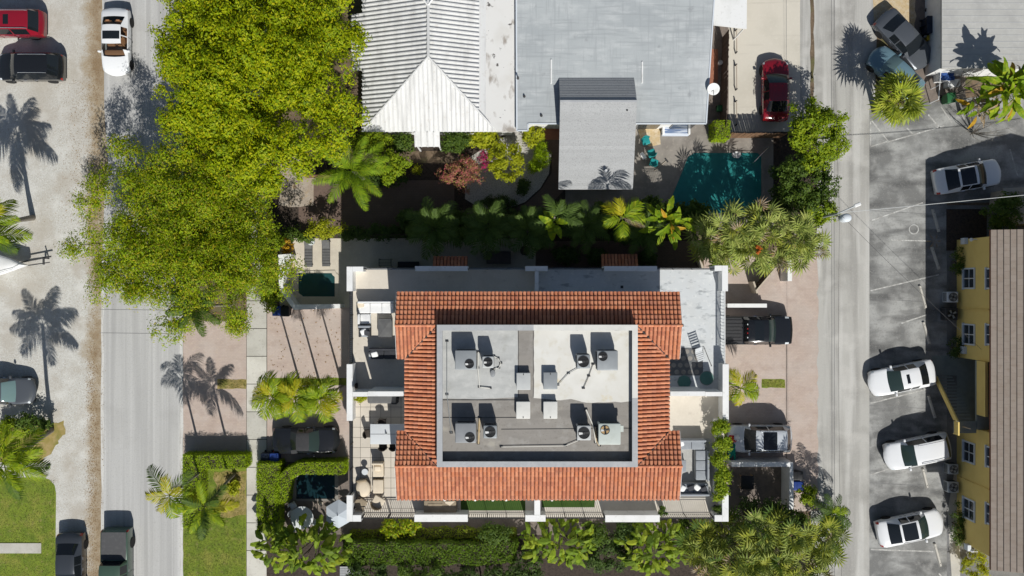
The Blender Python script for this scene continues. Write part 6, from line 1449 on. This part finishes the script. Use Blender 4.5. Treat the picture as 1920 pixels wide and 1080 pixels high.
chair('dark wicker chair with cloth in the lower left terrace corner', 675, 945, T, 60, 'rattan_dark', s=.72, name='wicker_chair', cush='canvas_tan')
q = W(825, 951, T + .6); o = thing('covered_furniture', 'tan covered box of furniture behind the white south parapet', 'furniture cover', (q.x, q.y, T)); MB().rbox((0, 0, .32), (2.02, .86, .62), .07).build('cover', 'canvas_tan', o, 40, world=False)
fl_ = MB().add([(.35, .36, .645), (.95, .38, .655), (.62, .10, .65), (.30, .28, .65)], [(0, 3, 2, 1)]); fl_.build('cover_flap', 'cushion_cream', o, world=False)
MB().rbox((-.3, .05, .64), (.9, .4, .03), .05).build('cover_seam', 'canvas_tan', o, 40, world=False)
# south-east terrace
seat('sofa', 'grey outdoor sofa along the top of the lower right terrace', 'sofa', 1296, 833, T, 52, 20, frame='hatch', cush='cushion_grey', back='n', n=2, pillows=((-.8, .2, 'cushion_white', 20),))
seat('sofa', 'grey outdoor sofa along the right side of the lower right terrace', 'sofa', 1316, 872, T, 24, 56, frame='hatch', cush='cushion_grey', back='e', n=3)
seat('sofa', 'grey outdoor sofa with white pillows along the bottom of the lower right terrace', 'sofa', 1300, 917, T, 56, 22, frame='hatch', cush='cushion_grey', back='s', n=2, pillows=((-.75, .2, 'cushion_white', 60), (-.2, .3, 'cushion_dark', 20), (.2, .4, 'cushion_white', -40), (.65, .1, 'cushion_dark', 30)))
table('coffee_table', 'low grey coffee table between the grey outdoor sofas', 1279, 874, T, 15, 22, .4, 'cushion_grey')
sheet('terrace_mat', WP(rect(1270, 822, 1336, 930), TZ), TZ + .018, 'roofpale', None, duplex)
for k, (x, y, lb) in enumerate(((1243, 957, 'potted plant by the south railing right of the white parapet'), (1345, 955, 'black planter in the lower right terrace corner'))):
    q = W(x, y, T + .6); o = thing('potted_plant', lb, 'plant', (q.x, q.y, T)); MB().lathe([(.13, 0), (.18, .4), (.19, .45), (.16, .45)], (0, 0, 0), 14).build('pot', 'black', o, 40, world=False)
    P, Nn, C = crown((0, 0, .75), (.25, .25, .3), 8, .14, 6, 7, .05); link_mesh('leaves', leaf_mesh('leaves', 'green', P, Nn, .06 * np.ones(len(P))), o)
# north-east terrace
q = W(1313, 668, T + .4); o = thing('deck_chair', 'white slatted folding chair on the marble terrace', 'chair', (q.x, q.y, T), R(20))
for k in range(5): MB().box((0, -.24 + .12 * k, .40), (.48, .09, .025)).build('seat_slat', 'glasswhite', o, world=False)
for k in range(5): MB().box((0, .34 + .06 * k, .50 + .10 * k), (.48, .07, .025), rx=.9).build('back_slat', 'glasswhite', o, world=False)
for s in (-1, 1): MB().tube([(s * .26, -.3, 0), (s * .26, .35, .45), (s * .26, .62, .95)], .02, 5).build('side_frame', 'charcoal', o, 40, world=False)
q = W(1327, 668, T + .05); o = thing('pole', 'thin pole lying on the marble terrace beside the folding chair', 'pole', (q.x, q.y, T), R(-68)); MB().tube([(-.65, 0, .03), (.65, 0, .03)], .02, 6).build('shaft', 'charcoal', o, 40, world=False); MB().lathe([(.03, -.0), (.03, .05)], (.65, 0, 0), 8).build('tip', 'charcoal', o, world=False)
for k, (x, y) in enumerate(((1283, 716), (1325, 709))):
    q = W(x, y, T); o = thing('round_mat', ['left dark green mat on the shaded marble terrace', 'right dark green mat on the shaded marble terrace'][k], 'mat', (q.x, q.y, T)); MB().lathe([(.42, 0), (.42, .025), (.36, .03)], (0, 0, 0), 8 if k == 0 else 20).build('pad', 'matgreen', o, world=False); MB().lathe([(.43, .0), (.46, .006), (.46, .010)], (0, 0, 0), 8 if k == 0 else 20).build('rim', 'greendeck', o, world=False)
for x, y in ((1279, 610), (1166, 538)): q = W(x, y, TZ); MB().box((q.x, q.y, TZ + .02), (.17, .17, .015)).build('floor_drain', 'charcoal', duplex)
# small pool deck
GLN = 'dark loungers by the small pool'
for k, (x, y) in enumerate(((578, 475), (611, 474))):
    q = W(x, y, .35); o = thing('sun_lounger', ['left dark sun lounger above the small pool', 'right dark sun lounger above the small pool'][k], 'sun lounger', (q.x, q.y, .02), 0, GLN)
    MB().box((0, 0, .25), (.56, 1.9, .06)).build('frame', 'charcoal', o, world=False)
    for i in range(9): MB().box((0, -.86 + .2 * i, .30), (.54, .17, .03)).build('slat', 'canvas_grey', o, world=False)
    MB().rbox((0, .62, .44), (.52, .62, .07), .04, rx=.45).build('backrest', 'canvas_grey', o, 40, world=False)
    for a in (-1, 1):
        for b in (-1, 1): MB().box((a * .24, b * .8, .11), (.05, .05, .22)).build('leg', 'charcoal', o, world=False)
round_table('small white side table at the head of the sun loungers', 583, 453, .02, .26, .5, 'glasswhite')
q = W(545, 505, .1); o = thing('towel', 'crumpled beige towel left of the small pool', 'towel', (q.x, q.y, .02)); tw_ = MB(); vs = [(x * .09 - .22 + random.uniform(-.03, .03), y * .11 - .45, .03 + .05 * random.random()) for y in range(9) for x in range(6)]; tw_.add(vs, [(y * 6 + x, y * 6 + x + 1, y * 6 + x + 7, y * 6 + x + 6) for y in range(8) for x in range(5)]); tw_.build('cloth', 'sand', o, 60, world=False); MB().rbox((0, .2, .08), (.3, .2, .1), .04).build('fold', 'sand', o, 40, world=False)
# shaded patio
q = W(722, 492, .8); o = thing('clothes_rack', 'black metal rack against the shaded house wall', 'rack', (q.x, q.y, .02))
for a in (-1, 1): MB().tube([(a * .42, -.25, 0), (a * .42, -.25, .8), (a * .42, .25, .8), (a * .42, .25, 0)], .025, 5).build('side_frame', 'black', o, world=False)
for k in range(5): MB().tube([(-.42, -.2 + .1 * k, .8), (.42, -.2 + .1 * k, .8)], .015, 5).build('rail', 'black', o, world=False)
q = W(765, 496, .6); o = thing('bench', 'black bench against the shaded house wall', 'bench', (q.x, q.y, .02)); MB().rbox((0, 0, .42), (1.5, .42, .07), .03).build('seat', 'black', o, 40, world=False); MB().box((0, -.2, .68), (1.5, .05, .35)).build('backrest', 'black', o, world=False)
for a in (-1, 1): MB().box((a * .65, 0, .2), (.06, .38, .4)).build('leg', 'black', o, world=False)
table('patio_table', 'grey brown covered patio table in the shade behind the house', 935, 483, .02, 46, 24, .75, 'canvas_brown', thick=.12)
q = W(984, 470, .7); o = thing('kettle_grill', 'dark kettle barbecue at the end of the shaded patio', 'barbecue', (q.x, q.y, .02)); MB().lathe([(.05, .45), (.25, .52), (.33, .68), (.33, .74), (.26, .88), (.05, .96)], (0, 0, 0), 18).build('kettle', 'rattan_dark', o, 60, world=False)
for k in range(3): MB().tube([(0, 0, .55), (.35 * math.cos(k * 2.09), .35 * math.sin(k * 2.09), 0)], .02, 5).build('leg', 'charcoal', o, world=False)
q = W(1402, 905, .7); o = thing('side_table', 'dark slim framed table in the shaded court behind the white wall', 'table', (q.x, q.y, .03)); MB().rbox((0, 0, .62), (.9, .95, .05), .03).build('table_top', 'black', o, 40, world=False)
for a in (-1, 1):
    for b in (-1, 1): MB().box((a * .4, b * .42, .3), (.05, .05, .6)).build('leg', 'copperpipe', o, world=False)
# wheelie bins
def bin_(label, px, py, m_, rz=0, lid=None, s=1.0, group='wheelie bins'):
    q = W(px, py, 1.0 * s); o = thing('wheelie_bin', label, 'bin', (q.x, q.y, .03), R(rz), group); b = MB()
    b.add([(-.22, -.26, .05), (.22, -.26, .05), (.22, .26, .05), (-.22, .26, .05), (-.29, -.33, .95), (.29, -.33, .95), (.29, .33, .95), (-.29, .33, .95)], [(0, 3, 2, 1), (4, 5, 6, 7), (0, 1, 5, 4), (1, 2, 6, 5), (2, 3, 7, 6), (3, 0, 4, 7)])
    b.v = [(x * s, y * s, z * s) for x, y, z in b.v]; b.build('body', m_, o, world=False)
    MB().rbox((0, 0, .99 * s), (.62 * s, .70 * s, .08), .06).build('lid', lid or m_, o, 40, world=False)
    MB().tube([(-.22 * s, .38 * s, .9 * s), (.22 * s, .38 * s, .9 * s)], .025, 6).build('handle', 'black', o, world=False)
    for a in (-1, 1): MB().lathe([(.11, -.03), (.11, .03)], (a * .24 * s, .30 * s, .11), 12, 'x').build('wheel', 'rubber', o, world=False)
bin_('blue wheelie bin below the curved pool wall', 519, 583, 'bin_blue'); bin_('black wheelie bin below the curved pool wall', 534, 584, 'bin_black')
bin_('dark green wheelie bin in the shade behind the convertible', 497, 859, 'bin_navy'); bin_('blue wheelie bin in the shade behind the convertible', 514, 859, 'bin_blue')
bin_('black wheelie bin right of the court wall', 1496, 892, 'bin_black', 90); bin_('blue wheelie bin right of the court wall', 1497, 911, 'bin_blue', 90)
bin_('upper navy wheelie bin in the gap beside the grey sedan', 1747, 38, 'bin_navy', 90); bin_('lower navy wheelie bin in the gap beside the grey sedan', 1747, 54, 'bin_navy', 90); bin_('small yellow bin in the gap beside the grey sedan', 1743, 71, 'bin_yellow', 90, s=.6); bin_('green wheelie bin beside the leafless twigs', 1784, 183, 'bin_green', 5); bin_('green lidded bin in the narrow side yard of the grey house', 1350, 203, 'bin_green', s=.6)
q = W(1746, 17, .3); o = thing('old_tyre', 'old tyre beside the navy bins', 'tyre', (q.x, q.y, .03)); MB().lathe([(.18, .02), (.30, .0), (.34, .10), (.30, .2), (.18, .18)], (0, 0, 0), 20).build('tread', 'rubber', o, 50, world=False); MB().lathe([(.17, .05), (.17, .12), (.03, .12)], (0, 0, 0), 14).build('hub', 'copperpipe', o, 40, world=False)
q = W(1776, 142, 1.0); o = thing('tarp', 'crumpled blue and white tarp below the low roof', 'tarp', (q.x, q.y, .03)); b = MB(); vs = [(x * .13 - .5, y * .12 - .3, .75 + .25 * random.random()) for y in range(6) for x in range(9)]; b.add(vs, [(y * 9 + x, y * 9 + x + 1, y * 9 + x + 10, y * 9 + x + 9) for y in range(5) for x in range(8)]); b.build('sheet', 'tarp_blue', o, world=False); MB().rbox((0, 0, .38), (.95, .55, .72), .05).build('crate', 'white', o, 40, world=False)
q = W(1790, 155, .8); o = thing('storage_box', 'white storage box between the blue tarp and the green bin', 'box', (q.x, q.y, .03)); MB().rbox((0, 0, .35), (.8, .5, .66), .04).build('body', 'hatch', o, 40, world=False); MB().rbox((0, 0, .70), (.84, .54, .06), .03).build('lid', 'white', o, 40, world=False)
o = thing('fence_post', 'white pipe fence beside the blue tarp', 'fence', at(1763, 160, 0)); A, B = W(1764, 132, 1.2), W(1760, 186, 1.2); MB().tube([A, B], .03, 6).build('rail', 'white', o)
for q in (A, (A + B) / 2, B): MB().tube([(q.x, q.y, 0), q], .035, 6).build('post', 'white', o)
# lower-left court: round table, chairs, parasol
round_table('white round table in the shaded court by the lower pool', 566, 971, .02, .80, .74, 'glasswhite')
GW = 'white wire chairs in the shaded court'
for x, y, a, lb in ((552, 990, 130, 'white wire chair below the round court table'), (549, 962, 70, 'white wire chair left of the round court table'), (592, 981, -120, 'white wire chair right of the round court table'), (549, 948, 30, 'white stool above the round court table')): chair(lb, x, y, .02, a, 'glasswhite', GW, .46, 'wire_chair')
q = W(633, 966, 2.6); o = thing('parasol', 'pale hexagonal parasol beside the lower left terrace corner', 'parasol', (q.x, q.y, .02)); n = 6; rp = .96
ring = [(rp * math.cos(R(90 + 60 * k)), rp * 1.02 * math.sin(R(90 + 60 * k)), 2.25) for k in range(n)]
for k in range(n): MB().add([(0, 0, 2.62), ring[k], ring[(k + 1) % n], (0, 0, 2.60), (ring[k][0], ring[k][1], 2.23), (ring[(k + 1) % n][0], ring[(k + 1) % n][1], 2.23)], [(0, 1, 2), (3, 5, 4), (1, 4, 5, 2)]).build('canopy_panel', 'parasol', o, world=False)
MB().tube([(0, 0, 0), (0, 0, 2.7)], .03, 8).build('pole', 'charcoal', o, 40, world=False); MB().lathe([(.28, 0), (.28, .06), (.08, .1)], (0, 0, 0), 16).build('base', 'charcoal', o, 40, world=False)
for k in range(n): MB().tube([(0, 0, 2.3), (ring[k][0] * .95, ring[k][1] * .95, 2.22)], .012, 4).build('rib', 'charcoal', o, world=False)
for x, y in ((600, 945), (554, 892)): q = W(x, y, .2); o = thing('stone', 'pale round stone %s' % ('below the lower pool' if y > 900 else 'at the corner of the lower pool'), 'stone', (q.x, q.y, .01)); MB().lathe([(.10, 0), (.15, .08), (.10, .16), (.02, .18)], (0, 0, 0), 10, ex=1.2).build('rock', 'tanstone', o, 60, world=False); MB().lathe([(.06, .05), (.07, .12), (.02, .14)], (.12, .06, 0), 8).build('chip', 'tanstone', o, 60, world=False)
q = W(657, 1070, .5); o = thing('slatted_bench', 'grey slatted bench at the bottom edge beside the hedge', 'bench', (q.x, q.y, 0))
for k in range(6): MB().box((0, .22 - .13 * k, .45), (1.5, .10, .03)).build('slat', 'coping', o, world=False)
for a in (-1, 1): MB().box((a * .65, -.1, .21), (.06, .7, .42)).build('leg', 'charcoal', o, world=False)
# neighbour pool side
GT = 'teal chairs beside the neighbour pool'
for x, y, a, lb in ((1211, 264, 20, 'teal chair nearest the grey house wall'), (1222, 287, 200, 'shaded teal chair, middle of the three'), (1226, 305, 160, 'teal chair nearest the angular pool')): chair(lb, x, y, .03, a, 'tealchair', GT, .55, 'patio_chair')
q = W(1206, 292, .35); o = thing('patio_stool', 'small white stool beside the teal chairs', 'stool', (q.x, q.y, .02), R(35)); MB().rbox((0, 0, .3), (.28, .5, .06), .03).build('seat', 'white', o, 40, world=False)
for a in (-1, 1): MB().box((0, a * .2, .14), (.24, .04, .28)).build('leg', 'white', o, world=False)
q = W(1268, 243, .6); o = thing('striped_sofa', 'blue and white striped outdoor sofa under the grey roof eave', 'sofa', (q.x, q.y, .03)); MB().rbox((0, 0, .28), (1.9, .75, .45), .06).build('base', 'cloth_stripe', o, 40, world=False); MB().rbox((0, .3, .62), (1.9, .18, .5), .06).build('backrest', 'cloth_stripe', o, 40, world=False)
for a in (-1, 1): MB().rbox((a * .9, 0, .5), (.16, .7, .3), .05).build('armrest', 'white', o, 40, world=False)
q = W(1381, 290, .1); o = thing('pool_float', 'white oval float at the far pool edge', 'float', (q.x, q.y, .05)); MB().lathe([(.15, 0), (.24, .03), (.24, .08), (.16, .11), (.10, .06)], (0, 0, 0), 16, ex=1.35).build('ring', 'white', o, 60, world=False); MB().lathe([(.12, .02), (.10, .05)], (0, 0, 0), 12, ex=1.3).build('base', 'white', o, world=False)
o = thing('pool_handrail', 'chrome handrail at the pool corner', 'handrail', at(1427, 288, 0)); A, B = W(1436, 281, .8), W(1418, 299, .5)
for d in (-.2, .2): MB().tube([(A.x + d, A.y + d, 0), (A.x + d, A.y + d, .8), (B.x + d, B.y + d, .75), (B.x + d, B.y + d, .04)], .025, 6).build('bar', 'chrome', o, 40)
q = W(1237, 312, .1); o = thing('pole', 'pool cleaning pole lying on the deck by the teal chairs', 'pole', (q.x, q.y, .03), R(40)); MB().tube([(-.5, 0, .03), (.6, 0, .03)], .02, 6).build('shaft', 'tanstone', o, 40, world=False); MB().box((.65, 0, .04), (.1, .3, .04)).build('net', 'charcoal', o, world=False)
# dish on the grey roof
q = W(1337, 167, 3.75); o = thing('satellite_dish', 'white satellite dish on the right edge of the grey roof', 'satellite dish', (q.x, q.y, GZ)); d = MB().lathe([(.02, .0), (.2, .03), (.38, .11), (.40, .12), (.36, .13), (.2, .06), (.01, .03)], (0, 0, 0), 22)
dd = d.build('reflector', 'white', o, 60, world=False); dd.rotation_euler = (.45, -.2, 0); dd.location = (0, 0, .25); MB().tube([(0, 0, 0), (0, 0, .28)], .03, 6).build('mast', 'greymetal', o, world=False); MB().tube([(0, -.1, .26), (-.05, -.45, .50)], .018, 5).build('feed_arm', 'charcoal', o, world=False)
q = W(1352, 116, .5); o = thing('paint_bucket', 'white bucket in the narrow side yard', 'bucket', (q.x, q.y, .02), R(30)); MB().lathe([(.12, 0), (.15, .34), (.16, .34), (.16, .37), (.13, .37)], (0, 0, 0), 14).build('body', 'white', o, 40, world=False); MB().tube([(-.15, 0, .33), (0, .12, .44), (.15, 0, .33)], .008, 4).build('handle', 'charcoal', o, world=False)
# festive cloth on the silver SUV side
q = W(1372, 842, 1.0); o = thing('draped_cloth', 'red, white and green cloth draped beside the planter hedge', 'cloth', (q.x, q.y, .02))
def drape(name, x0, y0, x1, y1, m_, zz):
    b = MB(); vs = [(lerp(x0, x1, i / 5) + random.uniform(-.03, .03), lerp(y0, y1, j / 6) + random.uniform(-.03, .03), zz + random.uniform(-.06, .06) - .05 * abs(j - 3)) for j in range(7) for i in range(6)]
    b.add(vs, [(j * 6 + i, j * 6 + i + 1, j * 6 + i + 7, j * 6 + i + 6) for j in range(6) for i in range(5)]); b.build(name, m_, o, 60, world=False)
drape('green_cloth', -.24, -1.0, .24, .45, 'cloth_green', 1.05); drape('red_cloth', -.2, .45, .28, .95, 'cloth_red', 1.15); drape('white_cloth', .1, .55, .45, 1.0, 'cushion_white', 1.2)
MB().box((0, -.1, .5), (.25, 1.4, 1.0)).build('stand', 'charcoal', o, world=False)
# dry debris, manhole, lamp post, cables
q = W(1752, 452, .2); o = thing('dry_debris', 'dry pale palm leaves lying between the shaded wheel stops', 'debris', (q.x, q.y, .02))
for k in range(6): link_mesh('dry_leaf', FR['dry'][k % 2], o, (0, 0, .12), (random.uniform(-.3, .3), .1, k * 1.05), .32)
q = W(1713, 430); o = thing('manhole_cover', 'round pale manhole cover in the car park', 'manhole', (q.x, q.y, .02)); MB().lathe([(.36, 0), (.36, .012), (.30, .013)], (0, 0, 0), 24).build('ring', 'curbpaint', o, world=False); MB().lathe([(.29, .0), (.29, .014), (.05, .015)], (0, 0, 0), 20).build('lid', 'parking', o, world=False)
top = W(1572, 400, 6.0); o = thing('lamp_post', 'grey street lamp leaning out of the trees over the alley', 'lamp post', (top.x, top.y, 0)); MB().tube([(0, 0, 0), (0, 0, 6.0)], [.11, .07], 10).build('pole', 'greymetal', o, 40, world=False)
e = W(1608, 384, 6.4) - Vector((top.x, top.y, 0)); MB().tube([(0, 0, 5.9), (e.x * .5, e.y * .5, 6.25), e], .045, 8).build('arm', 'greymetal', o, 40, world=False); MB().rbox((e.x, e.y, e.z), (.42, .22, .12), .05, rz=.4).build('lamp_head', 'white', o, 40, world=False)
e = W(1584, 409, 5.2) - Vector((top.x, top.y, 0)); MB().lathe([(.10, -.35), (.26, -.3), (.28, .3), (.22, .38), (.05, .42)], (e.x, e.y, 5.2), 16, ex=1.15).build('transformer', 'frame', o, 50, world=False); MB().tube([(0, 0, 5.1), (e.x, e.y, 5.1)], .04, 6).build('bracket', 'charcoal', o, world=False)
def cable(label, a, b, sag, r, m_):
    A, B = W(*a), W(*b); P = [A.lerp(B, t) - Vector((0, 0, 4 * sag * t * (1 - t))) for t in [k / 14 for k in range(15)]]
    o = MB().tube([p - A for p in P], r, 5).build('overhead_cable', m_); o.location = A; tag(o, label, 'cable', 'overhead cables of the alley')
cable('pale overhead cable crossing to the right edge above the shaded shrub', (1574, 399, 5.9), (2060, 352, 5.6), .25, .02, 'hatch')
cable('dark overhead cable from the lamp post to the yellow wall', (1574, 400, 5.7), (1840, 655, 3.6), .3, .010, 'charcoal')
cable('thin overhead cable running down the alley from the lamp post', (1574, 398, 5.8), (1585, 1300, 6.0), .5, .008, 'charcoal')
cable('thin overhead cable running up the alley from the lamp post', (1574, 398, 5.8), (1568, -300, 6.0), .5, .008, 'charcoal')
